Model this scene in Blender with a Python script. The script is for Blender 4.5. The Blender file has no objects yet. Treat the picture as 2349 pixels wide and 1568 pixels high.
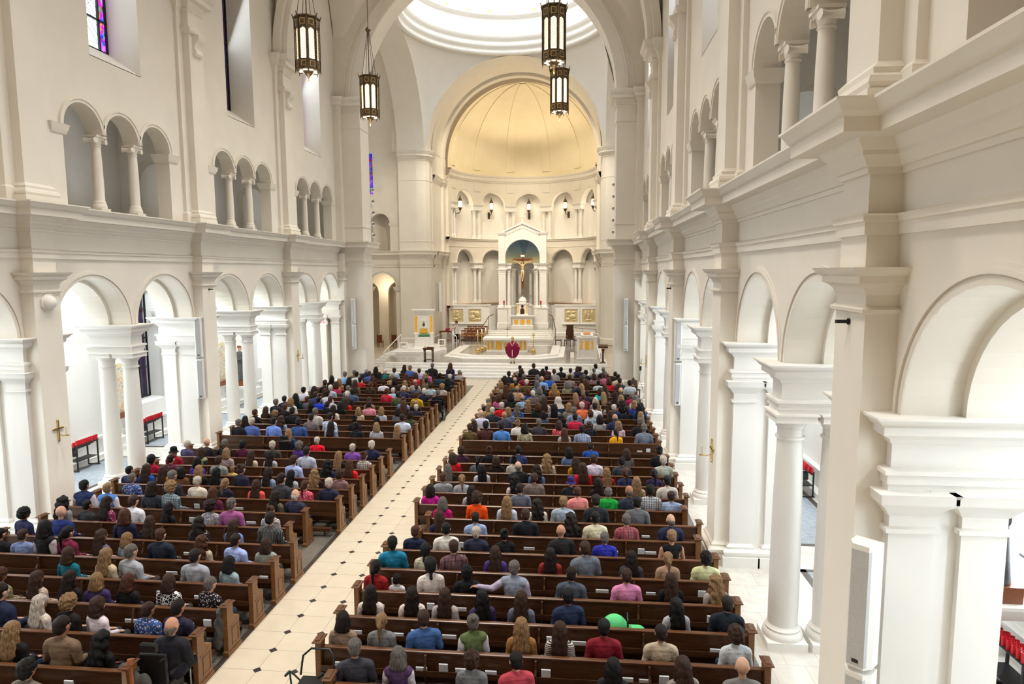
import bpy, bmesh, math, random
from math import pi, sin, cos, sqrt, atan2, radians
from mathutils import Vector, Matrix
random.seed(7)
S = bpy.context.scene
COL = S.collection
EXPOSURE = 0.17; WORLD = 0.29
L_AISLE, L_CLER, L_NAVE, L_DOME, L_DRUM, L_SANC, L_BALD, L_CONCH, L_THR, L_TRAN, L_GAL, L_CHAP, L_LANT, L_SCON = 460, 75, 590, 1600, 60, 2300, 3900, 210, 900, 480, 3, 110, 40, 40
L_AIFILL, L_PIERFILL, L_VAULTFILL = 260, 2700, 700
# ------------------------------------------------------------------ camera
FPX = 1508.87
cam_d = bpy.data.cameras.new('camera'); cam = bpy.data.objects.new('camera', cam_d); COL.objects.link(cam)
cam_d.sensor_width = 36.0; cam_d.lens = FPX*36.0/2349.0; cam_d.clip_start = .1; cam_d.clip_end = 300
_y, _p, _r = radians(5.6434), radians(6.144), radians(-0.2831)
_F = Vector((-sin(_y)*cos(_p), cos(_y)*cos(_p), -sin(_p))); _R = Vector((cos(_y), sin(_y), 0)); _U = _R.cross(_F)
_R2 = _R*cos(_r)+_U*sin(_r); _U2 = -_R*sin(_r)+_U*cos(_r)
cam.matrix_world = Matrix(((_R2.x, _U2.x, -_F.x, 5.2558), (_R2.y, _U2.y, -_F.y, 0), (_R2.z, _U2.z, -_F.z, 6.9565), (0, 0, 0, 1)))
S.camera = cam
# ------------------------------------------------------------------ world, exposure
S.view_settings.view_transform = 'Standard'; S.view_settings.look = 'None'
S.view_settings.exposure = EXPOSURE; S.view_settings.gamma = 1; S.view_settings.use_curve_mapping = False
W = bpy.data.worlds.new('world'); S.world = W; W.use_nodes = True
W.node_tree.nodes['Background'].inputs[0].default_value = (1.0, .67, .35, 1)
W.node_tree.nodes['Background'].inputs[1].default_value = WORLD
S.cycles.max_bounces = 7; S.cycles.diffuse_bounces = 5; S.cycles.glossy_bounces = 2; S.cycles.transmission_bounces = 2
S.cycles.use_denoising = True; S.cycles.sample_clamp_indirect = 6; S.cycles.caustics_reflective = False; S.cycles.caustics_refractive = False

def area(loc, rot, sx, sy, power, col, name='daylight', spread=None):
    d = bpy.data.lights.new(name, 'AREA'); d.shape = 'RECTANGLE'; d.size = sx; d.size_y = sy; d.energy = power; d.color = col
    if spread: d.spread = radians(spread)
    o = bpy.data.objects.new(name, d); COL.objects.link(o); o.location = loc; o.rotation_euler = [radians(a) for a in rot]; return o
def spot(loc, target, power, col, ang=40, name='spot_light', blend=.6, rad=.15):
    d = bpy.data.lights.new(name, 'SPOT'); d.energy = power; d.color = col; d.spot_size = radians(ang); d.spot_blend = blend; d.shadow_soft_size = rad
    o = bpy.data.objects.new(name, d); COL.objects.link(o); o.location = loc
    v = Vector(target)-Vector(loc); o.rotation_euler = v.to_track_quat('-Z', 'Y').to_euler(); return o
def point(loc, power, col, rad=.1, name='lamp_light'):
    d = bpy.data.lights.new(name, 'POINT'); d.energy = power; d.color = col; d.shadow_soft_size = rad
    o = bpy.data.objects.new(name, d); COL.objects.link(o); o.location = loc; return o
COOL = (.80, .90, 1.0); WARM = (1.0, .80, .55); WARM2 = (1.0, .85, .63); NEUT = (1.0, .97, .92)
YP, BAY = 7.98, 7.648
C0 = YP+.35                      # centre of the first giant pilaster
def CK(k): return C0+BAY*k       # pilaster centres
def MK(k): return CK(k)+BAY/2    # bay centres
for s in (-1, 1):
    for k in (-1, 0, 1, 2, 3):   # daylight of the aisle windows and added fill lights below the aisle vault
        area((s*11.5, MK(k), 7.6), (0, 0, 0), .5, 5.0, L_AIFILL*(2.6 if (s, k) == (-1, 2) else 1), (.86, .95, 1), 'aisle_fill_light')
        if s < 0 and k == 2: continue
        area((s*13.8, MK(k), 4.05), (0, s*90, 0), 5.0, 1.95, L_AISLE, COOL)
    for k in (-1, 0, 1, 2, 3):   # daylight of the clerestory windows
        area((s*9.9, MK(k), 17.0), (0, s*68, 0), 5.5, 2.0, L_CLER, COOL)
# lamps hidden high in the nave vault, shining down on the pews
for y in (4, 12, 19.8, 27.4, 35):
    area((0, y, 24.2), (0, 0, 0), 5.0, 2.0, L_NAVE*(.65 if y > 30 else 1), (1.0, .945, .87), 'ceiling_light', 95)
for s in (-1, 1):
    for k in (1, 2, 3): spot((s*8.1, MK(k), 8.95), (s*-1.5, MK(k)+1, 25), L_VAULTFILL, (1, .86, .68), 62, 'vault_fill_light')  # added fill spots that brighten the vault, no fittings on the cornice
# dome daylight and uplights
area((0, 47.8, 33.2), (0, 0, 0), 9, 9, L_DOME, (.88, .94, 1), 'dome_light')
for i in range(10):
    a = 2*pi*(i+.5)/10
    point((6.6*cos(a), 47.8+6.6*sin(a), 27.6), L_DRUM, (.95,.97,1), .15, 'dome_lamp_light')
# warm lamps of the sanctuary
for x in (-5.5, -2, 2, 5.5):
    spot((x, 40.8, 22.5), (x*.5, 50, .8), L_SANC, WARM2, 46)
for x in (-5, 0, 5):
    spot((x, 47.0, 23.6), (x*.55, 64.5, 6), L_BALD, WARM2, 44)
for x in (-3.2, 3.2):
    spot((x, 56.4, 22.8), (x*1.3, 67.5, 9.5), L_BALD*.6, WARM2, 75, 'apse_spot_light')
for a in (-62, -31, 0, 31, 62):
    t = radians(a)
    spot((.25+5.6*sin(t), 61.5+5.6*cos(t), 16.95), (.25-2.4*sin(t), 61.5-1.0*cos(t), 24.2), L_CONCH, WARM, 130, 'cove_light')
spot((-9.0, 47, 22), (-7.2, 51, 1.5), L_THR, NEUT, 22)
for s in (-1, 1): spot((s*3.5, 40.9, 21), (s*8.4, 56, 8.5), L_PIERFILL, WARM2, 50)  # extra fill spots added to brighten the east crossing piers
spot((7.0, 41, 22), (5.9, 46, 1.5), L_THR, NEUT, 20)
spot((-3, 40.8, 22.5), (0.4, 48, 1.2), L_THR, NEUT, 22)
# transepts and galleries
for s in (-1, 1):
    area((s*19, 47.8, 12), (0, s*80, 0), 9, 9, L_TRAN, NEUT, 'transept_light')
    for k in (0, 1, 2, 3):
        area((s*10.4, MK(k), 12.35), (0, 0, 0), 1.2, 3, L_GAL, COOL, 'gallery_light')

# ------------------------------------------------------------------ materials
def srgb(h):
    c = [int(h[i:i+2], 16)/255 for i in (0, 2, 4)]
    return tuple((x/12.92 if x <= .04045 else ((x+.055)/1.055)**2.4) for x in c)+(1,)
def newmat(name, col=(.8, .8, .8, 1), rough=.6, metal=0, spec=.5):
    m = bpy.data.materials.new(name); m.use_nodes = True; nt = m.node_tree; b = nt.nodes['Principled BSDF']
    b.inputs['Base Color'].default_value = col; b.inputs['Roughness'].default_value = rough; b.inputs['Metallic'].default_value = metal
    b.inputs['Specular IOR Level'].default_value = spec
    return m, nt, b
def N(nt, typ, **kw):
    n = nt.nodes.new(typ)
    for k, v in kw.items(): setattr(n, k, v)
    return n
def noise_mat(name, c1, c2, scale=3, rough=.6, metal=0, detail=4, stretch=(1, 1, 1), bump=0, spec=.5, lo=.35, hi=.65, dist=0):
    m, nt, b = newmat(name, c1, rough, metal, spec)
    tc = N(nt, 'ShaderNodeTexCoord'); mp = N(nt, 'ShaderNodeMapping'); mp.inputs['Scale'].default_value = stretch
    nz = N(nt, 'ShaderNodeTexNoise'); nz.inputs['Scale'].default_value = scale; nz.inputs['Detail'].default_value = detail; nz.inputs['Distortion'].default_value = dist
    cr = N(nt, 'ShaderNodeValToRGB'); cr.color_ramp.elements[0].position = lo; cr.color_ramp.elements[1].position = hi
    cr.color_ramp.elements[0].color = c1; cr.color_ramp.elements[1].color = c2
    L = nt.links.new; L(tc.outputs['Object'], mp.inputs[0]); L(mp.outputs[0], nz.inputs['Vector']); L(nz.outputs['Fac'], cr.inputs[0]); L(cr.outputs[0], b.inputs['Base Color'])
    if bump:
        bp = N(nt, 'ShaderNodeBump'); bp.inputs['Strength'].default_value = bump; bp.inputs['Distance'].default_value = .01
        L(nz.outputs['Fac'], bp.inputs['Height']); L(bp.outputs[0], b.inputs['Normal'])
    return m
M = {}
M['plaster'] = noise_mat('plaster', (.725, .68, .60, 1), (.755, .71, .63, 1), 1.2, .7)
M['plaster2'] = noise_mat('plaster_pale', (.78, .76, .72, 1), (.80, .78, .74, 1), 1.2, .7)
M['conch'] = noise_mat('plaster_lamplit', (.80, .71, .50, 1), (.84, .75, .54, 1), .8, .6)  # yellow of the warm lamplight put into the conch plaster colour
M['stone'] = noise_mat('white_marble', (.86, .85, .83, 1), (.76, .76, .76, 1), 2.2, .25, dist=2.0, lo=.5, hi=.8)
M['grey_marble'] = noise_mat('grey_marble', (.16, .155, .15, 1), (.46, .44, .41, 1), 3.0, .12, stretch=(1, 3, 1), dist=2.5)
M['onyx'] = noise_mat('yellow_onyx', (.88, .42, .03, 1), (.95, .62, .12, 1), 3.5, .2, dist=3)
M['pink_marble'] = noise_mat('pink_marble', (.50, .36, .28, 1), (.66, .52, .42, 1), 5, .2, dist=2)
M['gold'] = newmat('polished_brass', (.86, .62, .22, 1), .25, 1)[0]
M['gilt'] = noise_mat('gilded_relief', (.66, .54, .30, 1), (.80, .68, .42, 1), 8, .4, .35)
M['bronze'] = noise_mat('dark_bronze', (.055, .04, .025, 1), (.16, .11, .06, 1), 14, .4, .8)
M['black'] = newmat('black_metal', (.012, .012, .014, 1), .4, .3)[0]
M['white_paint'] = newmat('white_paint', (.80, .79, .76, 1), .5)[0]
M['speaker'] = noise_mat('speaker_grille', (.50, .51, .51, 1), (.44, .45, .45, 1), 60, .6)
M['glow'] = newmat('lamp_glass_lit', (1, .9, .7, 1), .5)[0]
def set_emit(m, col, st):
    b = m.node_tree.nodes['Principled BSDF']; b.inputs['Emission Color'].default_value = col; b.inputs['Emission Strength'].default_value = st
set_emit(M['glow'], (1, .80, .48, 1), 3.2)
M['flame'] = newmat('candle_flame', (1, .8, .4, 1), .5)[0]; set_emit(M['flame'], (1, .7, .3, 1), 12)
M['wax'] = newmat('candle_wax', (.9, .86, .74, 1), .5)[0]
M['redglass'] = newmat('red_glass', (.55, .01, .02, 1), .2)[0]
M['daylight'] = newmat('frosted_window_glass', (.9, .95, 1, 1), .5)[0]; set_emit(M['daylight'], (.82, .93, 1, 1), 3.0)
M['skin'] = None
def wood(name, c1, c2, rough=.32):
    m, nt, b = newmat(name, c1, rough, 0, .5); L = nt.links.new
    tc = N(nt, 'ShaderNodeTexCoord'); mp = N(nt, 'ShaderNodeMapping'); mp.inputs['Scale'].default_value = (1.2, 9, 14)
    nz = N(nt, 'ShaderNodeTexNoise'); nz.inputs['Scale'].default_value = 3; nz.inputs['Detail'].default_value = 8; nz.inputs['Distortion'].default_value = .6
    cr = N(nt, 'ShaderNodeValToRGB'); cr.color_ramp.elements[0].position = .3; cr.color_ramp.elements[1].position = .75
    cr.color_ramp.elements[0].color = c1; cr.color_ramp.elements[1].color = c2
    L(tc.outputs['Object'], mp.inputs[0]); L(mp.outputs[0], nz.inputs['Vector']); L(nz.outputs['Fac'], cr.inputs[0]); L(cr.outputs[0], b.inputs['Base Color'])
    return m
M['pew'] = wood('dark_stained_oak', (.045, .018, .0075, 1), (.105, .044, .018, 1))
M['pew_end'] = wood('stained_oak_end', (.17, .072, .024, 1), (.27, .125, .045, 1), .35)
M['pew_cap'] = wood('stained_oak_cap', (.075, .028, .010, 1), (.14, .054, .019, 1), .28)
M['chair_wood'] = wood('red_brown_wood', (.16, .045, .015, 1), (.30, .10, .03, 1))
M['darkwood'] = wood('walnut_wood', (.035, .012, .006, 1), (.09, .032, .014, 1))
M['cruc'] = wood('crucifix_wood', (.16, .045, .015, 1), (.24, .075, .025, 1))

def objcol_mat(name, rough=.8, pattern=None):
    m, nt, b = newmat(name, (.5, .5, .5, 1), rough, 0, .25); L = nt.links.new
    oi = N(nt, 'ShaderNodeObjectInfo'); tc = N(nt, 'ShaderNodeTexCoord')
    src = oi.outputs['Color']
    def mixc(fac, a, c2, typ='MIX'):
        mx = N(nt, 'ShaderNodeMix', data_type='RGBA', blend_type=typ)
        if isinstance(fac, (int, float)): mx.inputs[0].default_value = fac
        else: L(fac, mx.inputs[0])
        for i, q in ((6, a), (7, c2)):
            if isinstance(q, tuple): mx.inputs[i].default_value = q
            else: L(q, mx.inputs[i])
        return mx.outputs[2]
    def tex(kind, sc, stretch=(1, 1, 1), **kw):
        mp = N(nt, 'ShaderNodeMapping'); mp.inputs['Scale'].default_value = stretch; L(tc.outputs['Object'], mp.inputs[0])
        t = N(nt, kind, **kw); t.inputs['Scale'].default_value = sc; L(mp.outputs[0], t.inputs['Vector']); return t
    def ramp(o, lo, hi, const=False):
        r = N(nt, 'ShaderNodeValToRGB'); r.color_ramp.elements[0].position = lo; r.color_ramp.elements[1].position = hi
        if const: r.color_ramp.interpolation = 'CONSTANT'
        L(o, r.inputs[0]); return r.outputs[0]
    if pattern == 'plaid':
        a = tex('ShaderNodeTexWave', 5.5, bands_direction='X'); c = tex('ShaderNodeTexWave', 5.5, bands_direction='Z')
        d = mixc(ramp(a.outputs['Fac'], .55, .6), src, (.02, .02, .03, 1)); src = mixc(.6, src, d)
        e = mixc(ramp(c.outputs['Fac'], .55, .6), src, (.02, .02, .03, 1)); src = mixc(.55, src, e)
        f = tex('ShaderNodeTexWave', 11, bands_direction='X'); src = mixc(ramp(f.outputs['Fac'], .93, .96), src, mixc(.5, src, (.9, .9, .9, 1)))
    elif pattern == 'stripe':
        a = tex('ShaderNodeTexWave', 9, bands_direction='Z'); src = mixc(ramp(a.outputs['Fac'], .62, .68), src, (.03, .03, .05, 1))
    elif pattern == 'floral':
        v = tex('ShaderNodeTexVoronoi', 26); src = mixc(ramp(v.outputs['Distance'], .28, .33), mixc(.72, v.outputs['Color'], (.85, .8, .8, 1)), src)
    elif pattern == 'cells':
        v = tex('ShaderNodeTexVoronoi', 15, feature='DISTANCE_TO_EDGE'); src = mixc(ramp(v.outputs['Distance'], .07, .1), src, (.01, .01, .012, 1))
    elif pattern == 'hair':
        n = tex('ShaderNodeTexNoise', 9, (9, 9, .8)); n.inputs['Detail'].default_value = 3
        src = mixc(ramp(n.outputs['Fac'], .35, .7), mixc(.55, src, (0, 0, 0, 1)), mixc(1.0, src, (1.9, 1.8, 1.7, 1), 'MULTIPLY'))
    n2 = tex('ShaderNodeTexNoise', 7 if pattern != 'hair' else 30, (1, 1, 1) if pattern != 'hair' else (9, 9, 1)); n2.inputs['Detail'].default_value = 3
    bp = N(nt, 'ShaderNodeBump'); bp.inputs['Strength'].default_value = .9; bp.inputs['Distance'].default_value = .04 if pattern != 'hair' else .012
    L(n2.outputs['Fac'], bp.inputs['Height']); L(bp.outputs[0], b.inputs['Normal'])
    L(src, b.inputs['Base Color'])
    return m
M['cloth'] = objcol_mat('cloth'); M['plaid'] = objcol_mat('plaid_cloth', .8, 'plaid'); M['stripe'] = objcol_mat('striped_cloth', .8, 'stripe')
M['floral'] = objcol_mat('floral_cloth', .8, 'floral'); M['cells'] = objcol_mat('giraffe_print_cloth', .8, 'cells')
M['hair'] = objcol_mat('hair', .5, 'hair')
M['skin'] = objcol_mat('skin', .55)

# ------------------------------------------------------------------ mesh helpers
class MB:
    def __init__(s): s.v = []; s.f = []
    def quad(s, a, b, c, d): n = len(s.v); s.v += [a, b, c, d]; s.f.append((n, n+1, n+2, n+3)); return s
    def poly(s, pts): n = len(s.v); s.v += list(pts); s.f.append(tuple(range(n, n+len(pts)))); return s
    def box(s, x0, x1, y0, y1, z0, z1):
        n = len(s.v); s.v += [(x0, y0, z0), (x1, y0, z0), (x1, y1, z0), (x0, y1, z0), (x0, y0, z1), (x1, y0, z1), (x1, y1, z1), (x0, y1, z1)]
        for f in ((0, 3, 2, 1), (4, 5, 6, 7), (0, 1, 5, 4), (1, 2, 6, 5), (2, 3, 7, 6), (3, 0, 4, 7)): s.f.append(tuple(n+i for i in f))
        return s
    def rbox(s, cx, cy, cz, sx, sy, sz, rot=0):      # box turned about z
        n = len(s.v); c, q = cos(rot), sin(rot)
        t = MB().box(-sx/2, sx/2, -sy/2, sy/2, -sz/2, sz/2)
        s.v += [(cx+x*c-y*q, cy+x*q+y*c, cz+z) for x, y, z in t.v]; s.f += [tuple(n+i for i in f) for f in t.f]; return s
    def prism(s, poly, h0, h1, ax='z'):              # polygon extruded along an axis; poly in the other two axes
        def P(a, b, h): return {'z': (a, b, h), 'x': (h, a, b), 'y': (a, h, b)}[ax]
        n = len(s.v); k = len(poly)
        s.v += [P(a, b, h0) for a, b in poly]+[P(a, b, h1) for a, b in poly]
        s.f.append(tuple(range(n+k-1, n-1, -1))); s.f.append(tuple(range(n+k, n+2*k)))
        for i in range(k): j = (i+1) % k; s.f.append((n+i, n+j, n+k+j, n+k+i))
        return s
    def lathe(s, prof, c=(0, 0, 0), n=16, a0=0, a1=2*pi, sx=1, sy=1):
        full = abs(a1-a0-2*pi) < 1e-6; m = n if full else n+1; b = len(s.v)
        for r, z in prof:
            for i in range(m):
                t = a0+(a1-a0)*i/n; s.v.append((c[0]+r*cos(t)*sx, c[1]+r*sin(t)*sy, c[2]+z))
        for j in range(len(prof)-1):
            for i in range(n):
                i2 = (i+1) % m if full else i+1
                s.f.append((b+j*m+i, b+j*m+i2, b+(j+1)*m+i2, b+(j+1)*m+i))
        return s
    def tube(s, pts, r, n=8, cap=True):
        pts = [Vector(p) for p in pts]; b = len(s.v); rs = r if isinstance(r, (list, tuple)) else [r]*len(pts); up = None
        for i, p in enumerate(pts):
            t = (pts[min(i+1, len(pts)-1)]-pts[max(i-1, 0)]).normalized()
            if up is None: up = Vector((0, 0, 1)) if abs(t.z) < .9 else Vector((1, 0, 0))
            u = t.cross(up); u = u.normalized() if u.length > 1e-6 else Vector((1, 0, 0)); w = u.cross(t).normalized(); up = w
            for k in range(n):
                a = 2*pi*k/n; s.v.append(tuple(p+(u*cos(a)+w*sin(a))*rs[i]))
        for i in range(len(pts)-1):
            for k in range(n):
                k2 = (k+1) % n; s.f.append((b+i*n+k, b+i*n+k2, b+(i+1)*n+k2, b+(i+1)*n+k))
        if cap: s.f.append(tuple(b+k for k in reversed(range(n)))); s.f.append(tuple(b+(len(pts)-1)*n+k for k in range(n)))
        return s
    def ball(s, c, r, n=12, m=8):
        rx, ry, rz = r if isinstance(r, (list, tuple)) else (r, r, r)
        pr = [(max(sin(pi*i/m), 1e-4), -cos(pi*i/m)*rz) for i in range(m+1)]
        return s.lathe(pr, c, n, sx=rx, sy=ry)
    def mould(s, path, prof, closed=False, capt=True):  # profile (offset to the right of travel, z) swept with mitres
        n = len(path); offs = []
        for i in range(n):
            P = Vector(path[i]); A = Vector(path[(i-1) % n]) if (closed or i > 0) else None; B = Vector(path[(i+1) % n]) if (closed or i < n-1) else None
            d1 = (P-A).normalized() if A is not None else None; d2 = (B-P).normalized() if B is not None else None
            n1 = Vector((d1.y, -d1.x)) if d1 else None; n2 = Vector((d2.y, -d2.x)) if d2 else None
            if n1 is None: o = n2
            elif n2 is None: o = n1
            else:
                o = n1+n2; l = o.length; o = (o/l)/max(.3, (o/l).dot(n1)) if l > 1e-6 else n1
            offs.append(o)
        b = len(s.v); k = len(prof)
        for i in range(n):
            for d, z in prof: q = Vector(path[i])+offs[i]*d; s.v.append((q.x, q.y, z))
        for i in range(n if closed else n-1):
            j = (i+1) % n
            for t in range(k-1): s.f.append((b+i*k+t, b+j*k+t, b+j*k+t+1, b+i*k+t+1))
        if closed and capt:
            s.f.append(tuple(b+i*k for i in reversed(range(n)))); s.f.append(tuple(b+i*k+k-1 for i in range(n)))
        return s
    def block(s, x0, x1, y0, y1, prof): return s.mould([(x0, y0), (x1, y0), (x1, y1), (x0, y1)], prof, True)
    def arcwall(s, fn, pts, zt, d0, d1, ends=True, top=True):
        for (sa, za), (sb, zb) in zip(pts, pts[1:]):
            if sb-sa > 1e-6:
                s.quad(fn(sa, za, d0), fn(sb, zb, d0), fn(sb, zt, d0), fn(sa, zt, d0))
                s.quad(fn(sb, zb, d1), fn(sa, za, d1), fn(sa, zt, d1), fn(sb, zt, d1))
                if top: s.quad(fn(sa, zt, d0), fn(sb, zt, d0), fn(sb, zt, d1), fn(sa, zt, d1))
            s.quad(fn(sa, za, d0), fn(sa, za, d1), fn(sb, zb, d1), fn(sb, zb, d0))
        if ends:
            for (q, z) in (pts[0], pts[-1]): s.quad(fn(q, z, d0), fn(q, zt, d0), fn(q, zt, d1), fn(q, z, d1))
        return s
    def ring(s, fn, sc, zs, r0, r1, d, dd, n=28, a0=0, a1=pi):  # archivolt from face d out by dd
        for i in range(n):
            ta = a0+(a1-a0)*i/n; tb = a0+(a1-a0)*(i+1)/n
            P = lambda r, t, q: fn(sc+r*cos(t), zs+r*sin(t), q)
            s.quad(P(r0, ta, d+dd), P(r0, tb, d+dd), P(r1, tb, d+dd), P(r1, ta, d+dd))
            s.quad(P(r1, ta, d+dd), P(r1, tb, d+dd), P(r1, tb, d), P(r1, ta, d))
            s.quad(P(r0, tb, d+dd), P(r0, ta, d+dd), P(r0, ta, d), P(r0, tb, d))
        return s
    def add(s, o, off=(0, 0, 0)):
        n = len(s.v); s.v += [(x+off[0], y+off[1], z+off[2]) for x, y, z in o.v]; s.f += [tuple(n+i for i in f) for f in o.f]; return s
    def mirx(s):
        t = MB(); t.v = [(-x, y, z) for x, y, z in s.v]; t.f = [tuple(reversed(f)) for f in s.f]; return t
    def mesh(s, name, mat=None, smooth=False, merge=True, bevel=0):
        me = bpy.data.meshes.new(name); me.from_pydata([tuple(map(float, v)) for v in s.v], [], s.f)
        bm = bmesh.new(); bm.from_mesh(me)
        if merge: bmesh.ops.remove_doubles(bm, verts=bm.verts, dist=1e-4)
        bmesh.ops.recalc_face_normals(bm, faces=bm.faces)
        if bevel: bmesh.ops.bevel(bm, geom=[e for e in bm.edges if e.calc_face_angle(0) > .5], offset=bevel, segments=1, affect='EDGES', clamp_overlap=True)
        bm.to_mesh(me); bm.free()
        if mat: me.materials.append(mat)
        if smooth: me.shade_auto_smooth(angle=radians(40)) if hasattr(me, 'shade_auto_smooth') else [setattr(p, 'use_smooth', True) for p in me.polygons]
        return me
    def build(s, name, mat, parent=None, smooth=False, **kw):
        me = s.mesh(name, M[mat] if isinstance(mat, str) else mat, False, **kw)
        if smooth: smooth_mesh(me)
        return link(name, me, parent)
def smooth_mesh(me, ang=38):
    me.polygons.foreach_set('use_smooth', [True]*len(me.polygons))
    bm = bmesh.new(); bm.from_mesh(me)
    for e in bm.edges:
        if len(e.link_faces) != 2 or e.calc_face_angle(0) > radians(ang): e.smooth = False
    bm.to_mesh(me); bm.free(); me.update()
def link(name, me, parent=None, loc=None, rz=0):
    o = bpy.data.objects.new(name, me); COL.objects.link(o)
    if parent: o.parent = parent
    if loc: o.location = loc
    if rz: o.rotation_euler = (0, 0, rz)
    return o
def struct(o): o['kind'] = 'structure'; return o
def tag(o, label=None, cat=None, group=None, kind=None):
    if label: o['label'] = label
    if cat: o['category'] = cat
    if group: o['group'] = group
    if kind: o['kind'] = kind
    return o
def thing(name, loc, label, cat, group=None, rz=0, sc=None):
    o = bpy.data.objects.new(name, None); COL.objects.link(o); o.location = loc; o.rotation_euler = (0, 0, rz); o.empty_display_size = .2
    if sc: o.scale = (sc, sc, sc)
    return tag(o, label, cat, group)
def dup(o, loc=None, rz=None, label=None, group=None, parent=None):
    c = o.copy(); COL.objects.link(c)
    if parent: c.parent = parent
    for ch in o.children: dup(ch, parent=c)
    if loc: c.location = loc
    if rz is not None: c.rotation_euler = (0, 0, rz)
    if label: c['label'] = label
    if group: c['group'] = group
    return c
def arc(sc, r, zs, n=20):
    return [(sc-r*cos(pi*i/n), zs+r*sin(pi*i/n)) for i in range(n+1)]
# ================================================================== ARCHITECTURE
ZS, RA, WA, WP, WB = 5.316, 1.5, 8.92, 8.55, 10.25
NB = [-1, 0, 1, 2, 3]
ntrim = [0]
def trim(mb, mat='plaster', smooth=True, both=True, name=None):
    for t in ([mb, mb.mirx()] if both else [mb]):
        ntrim[0] += 1
        struct(t.build(name or 'trim_%d' % ntrim[0], mat, smooth=smooth))
IMP = [(0, 4.42), (.03, 4.42), (.03, 4.5), (.055, 4.5), (.055, 4.6), (.1, 4.62), (.1, 4.67), (0, 4.69), (0, 4.96), (.03, 4.98), (.05, 5.03), (.12, 5.07), (.17, 5.10), (.17, 5.19), (.2, 5.2), (.24, 5.25), (.29, 5.29), (.29, 5.316)]
CAP = [(0, 3.90), (.045, 3.92), (.045, 3.97), (0, 3.99), (0, 4.12), (.03, 4.14), (.05, 4.18), (.1, 4.24), (.15, 4.28), (.17, 4.31), (.17, 4.38), (.19, 4.42)]
BAS = [(.17, 0), (.17, .24), (.13, .25), (.155, .30), (.15, .36), (.11, .40), (.06, .41), (.07, .46), (.04, .49), (0, .52)]
GCAP = [(0, 6.44), (.05, 6.46), (.06, 6.50), (.02, 6.53), (0, 6.54), (0, 6.66), (.02, 6.68), (.04, 6.73), (.09, 6.78), (.14, 6.80), (.14, 6.88), (.18, 6.90), (.22, 6.95), (.24, 6.98)]
ARCH = [(0, 7.35), (.05, 7.35), (.05, 7.49), (.08, 7.50), (.08, 7.56), (.11, 7.58), (0, 7.585)]
CORN = [(0, 8.03), (.04, 8.03), (.04, 8.1), (.07, 8.11), (.12, 8.19), (.15, 8.22), (.15, 8.27), (.20, 8.33), (.23, 8.40), (.50, 8.405), (.50, 8.56), (.52, 8.57), (.55, 8.62), (.59, 8.68), (.63, 8.71), (.63, 8.74), (-.1, 8.742)]
UCAP = [(0, 16.2), (.04, 16.22), (.04, 16.28), (0, 16.3), (.08, 16.42), (.12, 16.5), (.3, 16.55), (.3, 16.72), (.34, 16.74), (.42, 16.9), (.45, 16.95), (.45, 17.0)]
UBAS = [(.16, 8.74), (.16, 8.92), (.12, 8.93), (.15, 8.99), (.13, 9.06), (.07, 9.1), (.08, 9.16), (.04, 9.2), (0, 9.24)]
def wall_side(sgn, name):
    F = lambda d0: (lambda s, z, d: (sgn*(WA+d), s, z))
    fn = F(0); Y0, Y1 = -2.0, 38.6
    mb = MB(); mb2 = MB()
    for (r, d0, d1, m) in ((RA, 0, .63, mb), (1.40, .63, WB-WA, mb)):
        pts = [(Y0, ZS)]
        for k in NB:
            for q in (-1.7, 1.7):
                c = MK(k)+q
                if c-r < Y0: continue
                pts += arc(c, r, ZS, 22)
        pts.append((Y1, ZS)); m.arcwall(fn, pts, 8.74, d0, d1)
    # gallery storey
    pts = [(Y0, 8.74)]
    for k in NB:
        if MK(k)-2.4 < Y0: continue
        pts.append((MK(k)-2.4, 8.74))
        for q in (-1.65, 0, 1.65): pts += arc(MK(k)+q, .75, 11.05, 16)
        pts.append((MK(k)+2.4, 8.74))
    pts.append((Y1, 8.74)); mb.arcwall(fn, pts, 13.3, 0, .5)
    # clerestory
    ys = [Y0]
    for k in NB: ys += [MK(k)-1.14, MK(k)+1.14]
    ys.append(Y1)
    for a, b in zip(ys[0::2], ys[1::2]):
        x0, x1 = sorted((sgn*WA, sgn*10.25)); mb.box(x0, x1, a, b, 13.3, 20.0)
    x0, x1 = sorted((sgn*WA, sgn*10.25)); mb.box(x0, x1, Y0, Y1, 20.0, 26.2)
    for k in NB:
        a, b = MK(k)-1.14, MK(k)+1.14
        mb.prism([(sgn*WA, 13.28), (sgn*WA, 13.3), (sgn*10.25, 14.2), (sgn*10.25, 13.28)], a, b, 'y')
    struct(mb.build(name, 'plaster'))
wall_side(-1, 'wall_left'); wall_side(1, 'wall_right')
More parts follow.
